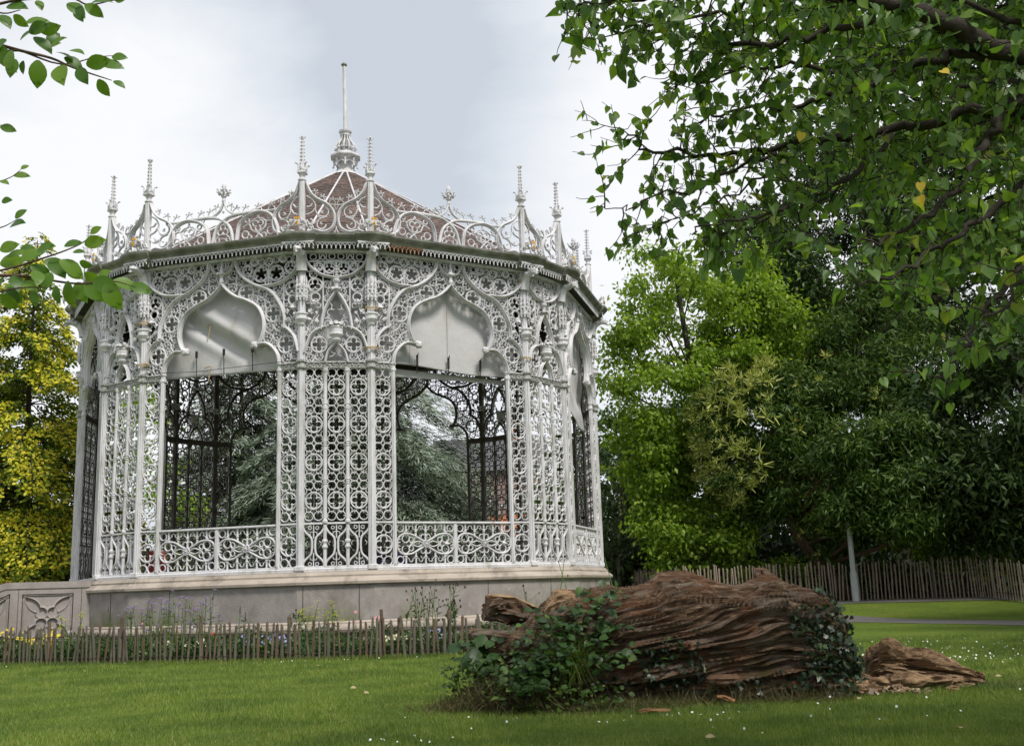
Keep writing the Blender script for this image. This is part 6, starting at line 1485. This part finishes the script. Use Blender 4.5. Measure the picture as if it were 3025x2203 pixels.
# ---------------------------------------------------------------- stone stair wall at the left
loc, ang = fr(-3, 0, 0); sw = empty('stair_wall', tuple(Vector(loc)+BC), ang); tag(sw, 'stone stair parapet with carved flower panels at the left of the bandstand', 'stair wall')
U0, U1 = 2.45, 2.80
mb = MB()
prof = [(.22,-.1),(.22,2.20),(2.53,2.20),(2.68,2.15),(6.6,.45),(6.6,-.1)]           # (outwards, z)
V = [(U1-.10, -q, z) for q, z in prof]+[(U0, -q, z) for q, z in prof]; n = len(prof)
F = [tuple(range(n-1,-1,-1)), tuple(range(n, 2*n))]+[(i, (i+1)%n, n+(i+1)%n, n+i) for i in range(n)]
mb.add(V, F); body = mb.build('parapet', M['stone'], sw)
mb = MB()                                                                              # capping, 2 cm proud
for a, b in (((.24,2.03),(2.53,2.03)), ((2.53,2.03),(2.68,1.98)), ((2.68,1.98),(6.62,.27))):
    V = []
    for (q, z) in (a, b): V += [(U1+.03,-q,z),(U1+.03,-q,z+.185),(U0-.03,-q,z+.185),(U0-.03,-q,z)]
    mb.add(V, [(0,4,5,1),(1,5,6,2),(2,6,7,3),(3,7,4,0),(0,1,2,3),(7,6,5,4)])
cap = mb.build('capping', M['stone'], body)
def carved(q0, q1, z0, z1, shear, name):
    """a sunk square with four leaves and a quatrefoil, as one relief"""
    N_ = 96; V = []; F = []
    for j in range(N_+1):
        for i in range(N_+1):
            s, t = i/N_*2-1, j/N_*2-1; h = 0.0
            m = max(abs(s), abs(t)); h += .05*(1-min(1, max(0, (.97-m)/.03)))          # rim back up to the frame
            x, y = abs(s), abs(t); d = (x+y)/math.sqrt(2); e = (x-y)/math.sqrt(2)
            c = abs(e)-.20*max(0, 1-((d-.80)/.50)**2)                                     # pointed leaf on the diagonal
            leaf = min(1, max(0, -c/.05)); rr = math.hypot(x-.23, y-.23); bowl = min(1, max(0, (.21-rr)/.04))
            h -= .10*max(leaf*(d > .3), 0)+.0; h = min(h, -.12*bowl) if bowl > 0 else h
            h += .045*math.exp(-((c)/.035)**2)*(d > .4)+.05*math.exp(-((rr-.24)/.035)**2)
            h += .022*math.exp(-(abs(s*t)/.05)**1)*0
            q = q0+(q1-q0)*(s+1)/2; z = z0+(z1-z0)*(t+1)/2-(q-q0)*shear
            V.append((U1-.05+h*.8, -q, z))
    for j in range(N_):
        for i in range(N_): a = j*(N_+1)+i; F.append((a, a+N_+1, a+N_+2, a+1))
    me = bpy.data.meshes.new(name); me.from_pydata(V, [], F); me.polygons.foreach_set('use_smooth', [True]*len(F)); me.materials.append(M['stone']); return link(name, me, body)
mb = MB()
def slab(pts):
    n = len(pts); V = [(U1, -q, z) for q, z in pts]+[(U1-.11, -q, z) for q, z in pts]
    mb.add(V, [tuple(range(n-1,-1,-1)), tuple(range(n, 2*n))]+[(i, (i+1)%n, n+(i+1)%n, n+i) for i in range(n)])
slab([(.22,-.1),(.22,2.2),(.70,2.2),(.70,-.1)]); slab([(.70,1.87),(.70,2.2),(2.10,2.2),(2.10,1.87)]); slab([(.70,-.1),(.70,.47),(2.10,.47),(2.10,-.1)])
slab([(2.10,-.1),(2.10,2.2),(2.42,2.2),(2.42,-.1)]); slab([(2.42,1.90),(2.42,2.2),(2.53,2.2),(2.68,2.15),(3.93,1.59),(3.93,1.25)]); slab([(2.42,-.1),(2.42,.38),(3.93,-.1)]); slab([(3.93,-.1),(3.93,1.59),(6.6,.45),(6.6,-.1)])
mb.build('facing', M['stone'], body)
carved(.73, 2.07, .50, 1.84, 0, 'carved_panel'); carved(2.45, 3.9, .40, 1.85, .43, 'carved_panel')
mb = MB()
for q in (2.20, .48): mb.box(U1+.001, U1+.006, -q-.008, -q+.008, .1, 2.02)
mb.build('slab_joint', M['joint'], body)
mb = MB()
for i in range(13): mb.box(-2.4, U0, -.35-.30*(i+1), -.34-.30*i+.02, 0, 2.2-.165*(i+1), bev=.02)
mb.build('steps', M['stone_pale'], sw)
# ---------------------------------------------------------------- chestnut paling fences
M['pale1'] = surf_mat('weathered_paling', [(.25, (.06, .052, .04)), (.55, (.13, .112, .09)), (.8, (.22, .195, .165))], 9, .9, .4, 40, sc=(1, 1, .15), stain=(.075, .085, .045), stain_scale=3, stain_lo=.5, stain_hi=.7)
M['pale2'] = surf_mat('reddish_paling', [(.25, (.06, .043, .031)), (.7, (.17, .12, .085))], 9, .9, .4, 40, sc=(1, 1, .15))
M['pale3'] = surf_mat('grey_brown_paling', [(.25, (.17, .13, .10)), (.7, (.36, .29, .235))], 9, .9, .4, 40, sc=(1, 1, .15))
M['wire'] = surf_mat('rusty_wire', [(.3, (.03, .02, .016)), (.7, (.07, .045, .035))], 20, .8)
def picket_mesh(seed, h, w, name='picket'):
    r = random.Random(seed); mb = MB(); n = 7; V = []; F = []; ph = r.uniform(0, 6)
    P = [(w*.35*math.sin(ph+2.2*z/h)*r.uniform(.4, 1), .4*w*math.cos(ph*1.7+1.9*z/h)*.5, z) for z in np.linspace(-.1, h, 7)]
    R = [w*.5*r.uniform(.85, 1.1) for _ in P]; P.append((P[-1][0]+.2*w*r.uniform(-1, 1), P[-1][1], h+w*r.uniform(.5, 1.0))); R.append(w*r.uniform(.08, .22))
    mb.tube(P, R, n); V = [(x, y*.6, z) for x, y, z in mb.v]; mb.v = V
    return mb.mesh(name, M['pale1'])
PK = [picket_mesh(i, .92, .068) for i in range(9)]; PKR = []
for i in range(4):
    m = picket_mesh(20+i, .92, .066); m.materials.clear(); m.materials.append(M['pale2']); PKR.append(m)
PKF = []
for i in range(7):
    m = picket_mesh(40+i, 1.60, .068); m.materials.clear(); m.materials.append(M['pale3']); PKF.append(m)
def paling(name, label, P, gap, meshes, wires, h, seed, post_every, post_r, postm, jit=.35, lean=1.0):
    r = random.Random(seed); P = [Vector((x, y, float(ground_z(x, y)))) for x, y in P]; root = empty(name, tuple(P[0])); tag(root, label, 'fence')
    L = [0]
    for a, b in zip(P[:-1], P[1:]): L.append(L[-1]+(b-a).length)
    def along(s):
        for i in range(len(P)-1):
            if s <= L[i+1] or i == len(P)-2:
                f = (s-L[i])/(L[i+1]-L[i]); return P[i].lerp(P[i+1], f), math.atan2(P[i+1].y-P[i].y, P[i+1].x-P[i].x)
    s = 0; k = 0
    while s < L[-1]:
        p, a = along(s); ms = meshes if not isinstance(meshes[0], list) else meshes[1 if r.random() < .22 else 0]
        o = link('picket', r.choice(ms), root, tuple(p-P[0]), a+r.uniform(-.4, .4)); o.scale = (r.uniform(.8, 1.25), 1, r.uniform(.92, 1.07)); o.rotation_euler[0] = r.gauss(0, .03*lean); o.rotation_euler[1] = r.gauss(0, .045*lean)
        s += gap*(1+r.uniform(-jit, jit)); k += 1
    s = post_every*.4
    while s < L[-1]:
        p, a = along(s); mb = MB(); mb.tube([(0,.05,-.1),(.01,.05,h*.5),(0,.05,h*r.uniform(1.12, 1.25))], [post_r, post_r*.95, post_r*.85], 9); o = mb.build('post', M[postm], root, tuple(p-P[0]), a); o.rotation_euler[1] = r.gauss(0, .03); s += post_every*r.uniform(.75, 1.25)
    for w in wires:
        for tw in (0, PI):
            pts = []; N_ = max(8, int(L[-1]/.12))
            for i in range(N_+1):
                q = L[-1]*i/N_; p, a = along(q); e = .022*(1 if (i % 2) == (tw > 0) else -1); pts.append((p.x-P[0].x-math.sin(a)*e, p.y-P[0].y+math.cos(a)*e, p.z-P[0].z+w*(1+.015*math.sin(q*2.1))))
            if tw == 0: mb = MB()
            mb.tube(pts, .007, 4, cap=False)
        mb.build('wire', M['wire'], root)
    return root
paling('picket_fence', 'low weathered picket fence in front of the flower bed and bandstand base', [(-15.2, 29.5), (-13.83, 29.2), (-10.5, 28.1), (-7.5, 27.2), (-4.5, 26.95), (-1.49, 26.95), (.75, 27.05)], .152, [PK, PKR], (.18, .72), .95, 5, 1.9, .048, 'pale2')
paling('paling_fence', 'pale brown paling fence running from the bandstand to the grey lamp post', [(6.0, 57.5), (6.3, 53.0), (7.2, 49.4), (10.5, 48.9), (14.5, 48.5)], .150, PKF, (.3, 1.1), 1.45, 6, 3.2, .06, 'pale3', .2, .5)
paling('paling_fence', 'darker paling fence running right from the grey lamp post into the trees', [(14.6, 48.5), (17.5, 48.2), (19.8, 47.4), (20.6, 44.5), (22.5, 41.0)], .165, PKF, (.3, 1.2), 1.6, 7, 2.8, .06, 'pale1', .2, .5)
# ---------------------------------------------------------------- lamp post, bench, houses, bags
M['galv'] = surf_mat('galvanised_grey', [(.3, (.33, .36, .37)), (.7, (.46, .49, .50))], 3, .5, .1, 20)
g = float(ground_z(14.5, 47.2)); lp = empty('lamp_post', (14.5, 47.2, g)); tag(lp, 'plain grey tapering lamp post standing by the paling fence', 'lamp post')
mb = MB(); mb.lathe([(.155,-.05),(.155,1.15),(.13,1.25),(.12,1.3),(.10,6.2),(.085,6.6)], (0,0,0), 12); mb.build('pole', M['galv'], lp, smooth=40)
mb = MB(); mb.box(-.08, .08, -.165, -.145, .45, 1.0, bev=.008); mb.build('service_door', M['galv'], lp)
mb = MB(); mb.tube([(0,0,6.55),(0,-.3,6.8),(0,-.9,6.85)], [.05,.045,.04], 8); mb.box(-.14, .14, -1.4, -.75, 6.78, 6.92, bev=.03); mb.build('lamp_head', M['galv'], lp)
g = float(ground_z(20.8, 53.5)); bn = empty('park_bench', (20.3, 51.4, g), .2); tag(bn, 'dark wooden park bench half hidden behind the right paling fence', 'bench')
M['benchwood'] = surf_mat('dark_bench_wood', [(.3, (.05, .035, .025)), (.7, (.12, .09, .07))], 6, .8)
for z in (.78, .92): mb = MB(); mb.box(-.8, .8, .22, .26, z-.05, z+.05, bev=.01); mb.build('back_slat', M['benchwood'], bn)
for y in (-.2, -.05, .1): mb = MB(); mb.box(-.8, .8, y-.06, y+.06, .43, .47, bev=.01); mb.build('seat_slat', M['benchwood'], bn)
for x in (-.65, .65): mb = MB(); mb.box(x-.03, x+.03, -.24, -.18, 0, .43); mb.box(x-.03, x+.03, .17, .215, 0, 1.0); mb.box(x-.03, x+.03, -.24, .215, .38, .43); mb.build('leg', M['benchwood'], bn)
M['render_pink'] = surf_mat('pinkish_render', [(.3, (.24, .17, .15)), (.7, (.33, .25, .225))], 2, .9, .1, 20)
M['orange_tile'] = surf_mat('orange_roof_tile', [(.3, (.30, .085, .035)), (.7, (.48, .17, .075))], 8, .8, .2, 20)
M['glass'] = surf_mat('window_glass', [(.3, (.03, .035, .04)), (.7, (.07, .08, .09))], 2, .1, spec=.6)
M['slate'] = surf_mat('grey_slate', [(.3, (.06, .062, .07)), (.7, (.13, .13, .14))], 6, .7)
def house(name, label, x, y, w, d, h, rz=0, roof='orange_tile'):
    r = empty(name, (x, y, 0), rz); tag(r, label, 'house')
    mb = MB(); mb.box(-w/2, w/2, 0, d, 0, h); mb.build('wall', M['render_pink'], r)
    mb = MB(); mb.add([(-w/2-.4,-.4,h-.1),(w/2+.4,-.4,h-.1),(w/2+.4,d+.4,h-.1),(-w/2-.4,d+.4,h-.1),(-w/2-.4,d/2,h+d*.4),(w/2+.4,d/2,h+d*.4)], [(0,1,5,4),(2,3,4,5),(0,4,3),(1,2,5),(3,2,1,0)]); rf = mb.build('roof', M[roof], r)
    mb = MB(); mb.box(w*.25-.4, w*.25+.4, d*.5-.4, d*.5+.4, h+d*.2, h+d*.4+1.2); mb.build('chimney', M['orange_tile'], rf)
    for i in range(3):
        for j in range(max(1, int(h/3))):
            cx, cz = -w/2+w*(i+.5)/3, 1.4+j*2.9; mb = MB()
            for a in ((-.65,-.55,-.7,.75),(.55,.65,-.7,.75),(-.55,.55,.65,.75),(-.55,.55,-.7,-.6)): mb.box(cx+a[0], cx+a[1], -.06, .02, cz+a[2], cz+a[3])
            wn = mb.build('window', M['paint'], r); mb = MB(); mb.box(cx-.55, cx+.55, -.02, -.005, cz-.6, cz+.65); mb.build('pane', M['glass'], wn)
    mb = MB(); mb.add([(-w/2-.3,-3.2,h*.5),(w/2+.3,-3.2,h*.5),(w/2+.3,-.05,h*.67),(-w/2-.3,-.05,h*.67),(-w/2-.3,-3.2,h*.5-.15),(w/2+.3,-3.2,h*.5-.15),(w/2+.3,-.05,h*.67-.15),(-w/2-.3,-.05,h*.67-.15)], [(0,1,2,3),(7,6,5,4),(0,4,5,1),(1,5,6,2),(2,6,7,3),(3,7,4,0)]); mb.build('porch_roof', M['orange_tile'], r)
    mb = MB(); mb.box(-w/2, w/2, -3.0, -.02, 0, h*.5-.16); mb.build('porch_wall', M['render_pink'], r)
    mb = MB(); mb.box(-w/2-.05, w/2+.05, -.08, 0, h*.72, h*.72+.25); mb.build('ledge', M['paint'], r)
house('brick_house', 'pinkish house with an orange tiled porch roof glimpsed through the right arch of the bandstand', -1.9, 79, 8, 7, 10.2, roof='slate')
house('brick_house', 'small house with an orange roof peeping out beyond the golden conifer', -34, 76, 6, 6, 4.0)
M['navy'] = surf_mat('navy_cloth', [(.3, (.012, .014, .035)), (.7, (.025, .03, .065))], 9, .8)
M['redcloth'] = surf_mat('dull_red_cloth', [(.3, (.22, .03, .025)), (.7, (.34, .06, .045))], 9, .8)
M['greycloth'] = surf_mat('blue_grey_cloth', [(.3, (.12, .135, .17)), (.7, (.2, .22, .26))], 9, .8)
def backpack(label, k, u, inn, s, m, m2):
    loc, a = fr(k, -inn, 2.28); r = empty('backpack', tuple(Vector(loc)+BC+Vector((math.cos(a)*u, math.sin(a)*u, 0))), a+.2); tag(r, label, 'bag', 'bags left on the bandstand floor')
    mb = MB(); mb.box(-.17*s, .17*s, -.11*s, .11*s, 0, .48*s, bev=.05*s); mb.build('bag_body', M[m], r, smooth=50)
    mb = MB(); mb.box(-.13*s, .13*s, -.18*s, -.10*s, .04*s, .26*s, bev=.03*s); mb.build('pocket', M[m2], r, smooth=50)
    mb = MB(); mb.tube(spl([(-.05*s,0,.46*s),(-.04*s,0,.54*s),(.04*s,0,.54*s),(.05*s,0,.46*s)], 4), .012, 6); mb.build('grab_handle', M['cable'], r)
backpack('dark navy bag behind the balustrade under the right front arch', 1, -1.58, .5, 1.0, 'navy', 'navy')
backpack('blue grey and navy bag behind the quatrefoil strip beside the right front arch', 1, -2.1, .5, .95, 'navy', 'greycloth')
backpack('dull red bag behind the quatrefoil strip left of the left front arch', -1, -2.28, .5, 1.5, 'redcloth', 'redcloth')
# ---------------------------------------------------------------- the flower bed
M['stem'] = surf_mat('green_stem', [(.3, (.06, .11, .03)), (.7, (.11, .18, .05))], 9, .7)
def flat_mat(name, c, v=.25): return leaf_mat(name, [(0, tuple(x*(1-v) for x in c)), (1, tuple(min(.9, x*(1+v)) for x in c))], .2, .6, .2, (1, 1, 1))
M['f_purple'] = flat_mat('purple_florets', (.30, .23, .38)); M['f_yellow'] = flat_mat('yellow_petals', (.75, .6, .05)); M['f_blue'] = flat_mat('blue_violet_petals', (.42, .42, .72))
M['f_cream'] = flat_mat('cream_petals', (.75, .70, .48)); M['f_pink'] = flat_mat('pink_petals', (.70, .34, .36)); M['f_dark'] = flat_mat('dark_florets', (.035, .02, .05)); M['f_red'] = flat_mat('red_petals', (.55, .07, .04)); M['f_white'] = flat_mat('white_petals', (.78, .74, .72)); M['f_lime'] = flat_mat('lime_florets', (.42, .45, .06)); M['f_seed'] = flat_mat('brown_seed_heads', (.05, .035, .025))
DISC = ([(math.cos(a)*(1 if i % 2 else .62), math.sin(a)*(1 if i % 2 else .62), .1*(i % 2)) for i, a in enumerate(np.linspace(0, 2*PI, 17)[:-1])], [tuple(range(16))])
def flower_plant(name, label, x, y, stems, hgt, spread, petal, kind, fsize, seed, leafn=14, lsize=.09, group=None, lean=.06, lmat='lf_weed', heads=1, fpart='flower', cat='flower'):
    r = np.random.default_rng(seed); z0 = .05; root = empty(name, (x, y, z0)); tag(root, label, cat, group)
    LP = []; LD = []
    for s in range(stems):
        a = r.random()*2*PI; b0 = np.array([r.normal()*spread*.3, r.normal()*spread*.3, 0]); h = hgt*(.72+.38*r.random())
        tip = b0+np.array([math.cos(a)*spread*r.random(), math.sin(a)*spread*r.random(), h]); mid = (b0+tip)/2+r.normal(size=3)*lean*h*.5
        P = spl([b0, mid, tip], 4); mb = MB(); mb.tube(P, [.013-.007*i/8 for i in range(9)], 5)
        hp = [tip]
        if heads > 1:
            for q in range(heads-1):
                i = 4+int(r.integers(0, 4)); e = np.array(P[i])+np.array([r.normal()*.07, r.normal()*.07, .05+.12*r.random()])*(1.5 if hgt > 1 else 1); mb.tube([P[i], tuple((np.array(P[i])+e)/2+np.array([0, 0, -.01])), tuple(e)], .003, 4); hp.append(e)
        st = mb.build('stem', M['stem'], root)
        for e in hp:
            fb = MB(); f = fsize*(.75+.5*r.random())
            if kind == 'disc':
                n_ = r.normal(size=3)*.4+np.array([0, -.9, .55]); V, F = scatter(DISC[0], DISC[1], np.array([e]), np.array([[1, 0, .1]]), np.array([n_]), f); fb.add(V, [tuple(q) for q in F]); fb.blob(tuple(np.array(e)+norm(n_)*f*.15), f*.3, 1, 6, 4, .1)
            elif kind == 'umbel':
                for q in range(9): fb.blob(tuple(np.array(e)+r.normal(size=3)*f*np.array([.8, .8, .3])), f*.38, q, 5, 3, .3)
            elif kind == 'spike':
                for q in range(9): fb.blob(tuple(np.array(e)+np.array([r.normal()*f*.25, r.normal()*f*.25, (q-7)*f*.75])), f*.5*(1-.05*q), q, 5, 3, .3)
            elif kind == 'seed': fb.blob(tuple(e), f, seed, 6, 5, .2, sc=(.8, .8, 1.4))
            fb.build(fpart, M[petal], st)
        for _ in range(leafn):
            f = r.random()**1.3*.85; i = f*8; k = min(int(i), 7); p = np.array(P[k])+(np.array(P[k+1])-np.array(P[k]))*(i-k); d = r.normal(size=3); d[2] = .5*abs(d[2])+.1; LP.append(p); LD.append(d)
    if LP:
        LP, LD = np.array(LP), np.array(LD); V, F = scatter(LANCE[0], LANCE[1], LP, LD, runit(r, len(LP))+np.array([0, -.3, .7]), lsize*(.6+.8*r.random(len(LP)))); leaves('leaves', root, M[lmat], V, F)
    return root
def fx(px, y): return at(px, 1800, y).x
YB = 29.0
ver = 'tall thin verbena with purple flower heads standing above the picket fence'
for i, px in enumerate((415, 440, 470, 505, 530, 548, 600, 618)): flower_plant('verbena_plant', ver, fx(px, YB), YB-.2+.3*(i % 3), 5, 1.62, .24, 'f_purple', 'umbel', .032, 200+i, 9, .13, 'tall purple verbenas behind the picket fence', .05, heads=3)
flower_plant('verbena_plant', 'single purple verbena stem by itself right of the tall verbena group', fx(652, YB), YB, 2, 1.30, .12, 'f_purple', 'umbel', .034, 215, 6, .12, lean=.08, heads=2)
for i, (px, lab) in enumerate(((320, 'dark purple flower spike in front of the left end of the bandstand base'), (383, 'dark purple flower spike left of the tall verbenas'), (705, 'shorter dark flower spike between verbenas and pink flower'), (716, 'taller dark flower spike between verbenas and pink flower'))):
    flower_plant('salvia_plant', lab, fx(px, YB), YB+.1*i, 1, 1.30-.08*(i > 1)+.12*(i == 3), .05, 'f_dark', 'spike', .030, 220+i, 26, .13, 'dark flower spikes in the bed')
for i, (px, n_, lab) in enumerate(((15, 3, 'yellow flowers by the far left end of the picket fence'), (52, 3, 'yellow flowers left of the thick reddish pickets'), (100, 6, 'yellow flowers between pickets under the carved panel, left clump'), (125, 6, 'dense yellow flowers behind the pickets below the carved panel'), (170, 7, 'largest clump of yellow flowers near the corner of the stair wall'))):
    flower_plant('yellow_marigold', lab, fx(px, 29.9), 29.9, n_, .78-.06*(i % 2), .30, 'f_yellow', 'disc', .058, 230+i, 14, .12, 'yellow flowers behind the picket fence', heads=2)
for i, (px, n_, lab) in enumerate(((722, 8, 'clump of pale blue violet flowers, left one of the pair right of the verbenas'), (800, 9, 'clump of pale blue violet flowers below the pink anemone'), (840, 5, 'few pale blue violet flowers right of the larger violet clump'), (1305, 6, 'pale violet blue flowers near the tall feathery plant'))):
    flower_plant('aster_plant', lab, fx(px, 28.0), 28.0, n_, .52, .34, 'f_blue', 'disc', .045, 240+i, 12, .09, 'pale blue violet flower clumps', heads=2)
for i, (px, n_, lab) in enumerate(((515, 4, 'few cream flowers low under the tall verbenas'), (605, 6, 'cream and white flowers below the last verbenas'), (1155, 7, 'clump of cream flowers in the middle of the right half of the bed'), (1190, 7, 'cream flowers mixed with orange ones right of the cream clump'), (1240, 4, 'small scatter of white flowers left of the feathery plant'))):
    flower_plant('cream_daisy', lab, fx(px, 28.2), 28.2, n_, .46, .32, 'f_cream', 'disc', .042, 250+i, 12, .08, 'cream flower clumps behind the picket fence', heads=2)
for i, (px, h, pet, lab) in enumerate(((862, 1.05, 'f_white', 'tall pale pink anemone with one open round flower'), (565, 1.02, 'f_white', 'pale flower on a thin stem right of the verbenas'), (415, .92, 'f_pink', 'small peach flower at the foot of the verbenas'), (1045, 1.12, 'f_pink', 'pink columbine flower left of the base slab joint'), (1118, 1.10, 'f_pink', 'pair of small pink flowers right of the base slab joint'), (630, .62, 'f_red', 'single red flower low behind the pickets right of the verbenas'), (212, .98, 'f_white', 'white flower beside the corner of the stair wall'))):
    flower_plant('pink_flower', lab, fx(px, 28.8), 28.8, 2 if i in (3, 4) else 1, h, .10, pet, 'disc', .055, 260+i, 14, .10, heads=1+(i == 4))
for i, (px, h, lab) in enumerate(((895, 1.35, 'wispy yellow green plant right of the pink anemone'), (965, 1.3, 'wispy yellow green plant in the middle of the bed'), (225, 1.12, 'yellow green flowering plant at the stair wall corner'))):
    flower_plant('lime_plant', lab, fx(px, 29.0), 29.0, 5, h, .30, 'f_lime', 'umbel', .028, 280+i, 10, .11, heads=5, lean=.12)
for i, (px, h, lab) in enumerate(((1290, 1.75, 'tall airy feathery grass in front of the bandstand base left of the log'), (1340, 1.6, 'tall airy stems with brown seed heads behind the left tip of the log'), (1245, 1.5, 'thin branching plant at the left of the feathery grass'), (870, 1.1, 'dark seed heads beside the pink anemone'))):
    flower_plant('seed_head_plant', lab, fx(px, 28.6), 28.6, 7 if i < 3 else 4, h, .42 if i < 3 else .2, 'f_seed', 'seed', .022, 290+i, 16, .14, heads=4, lean=.10, cat='plant')
for i, (px, y, h, lab) in enumerate(((1560, 22, 1.62, 'thin dry stalk rising behind the broken branch of the log'), (1645, 21, 2.05, 'bare dry stalk rising above the knot of the log'), (1765, 20, 1.95, 'bent dry stalks beyond the sprout on the log'))):
    flower_plant('dry_stalk', lab, fx(px, y), y, 2, h, .25, 'f_seed', 'seed', .015, 310+i, 4, .1, heads=3, lean=.14, cat='plant')
# low leaves filling the bed
n = 21000; x = np.random.default_rng(330).uniform(-14.6, .7, n); r = np.random.default_rng(331)
yf = np.interp(x, [-14.5, -13.83, -7.5, -1.49, .6], [29.55, 29.4, 27.5, 27.25, 27.3]); y = yf+(2.6-.09*(x+14.5)*0)*r.random(n)**1.2
hh = .42+.30*np.sin(x*2.1)*np.cos(y*1.7+x); z = .06+np.maximum(.08, hh)*r.random(n)
pos = np.stack([x, y, z], 1); V, F = scatter(*LEAF4, pos, runit(r, n)+np.array([0, 0, .3]), runit(r, n)+np.array([0, -.4, .9]), .07+.08*r.random(n), width=.9)
M['lf_bed'] = leaf_mat('bed_leaves', [(0, (.018, .04, .012)), (.5, (.04, .085, .022)), (.9, (.08, .14, .04)), (1, (.16, .2, .07))], .3, .5, .3)
tag(link('bed_foliage', fast_mesh('bed_foliage', V, F, M['lf_bed'])), 'low mixed green leaves filling the flower bed behind the picket fence', 'foliage', kind='stuff')
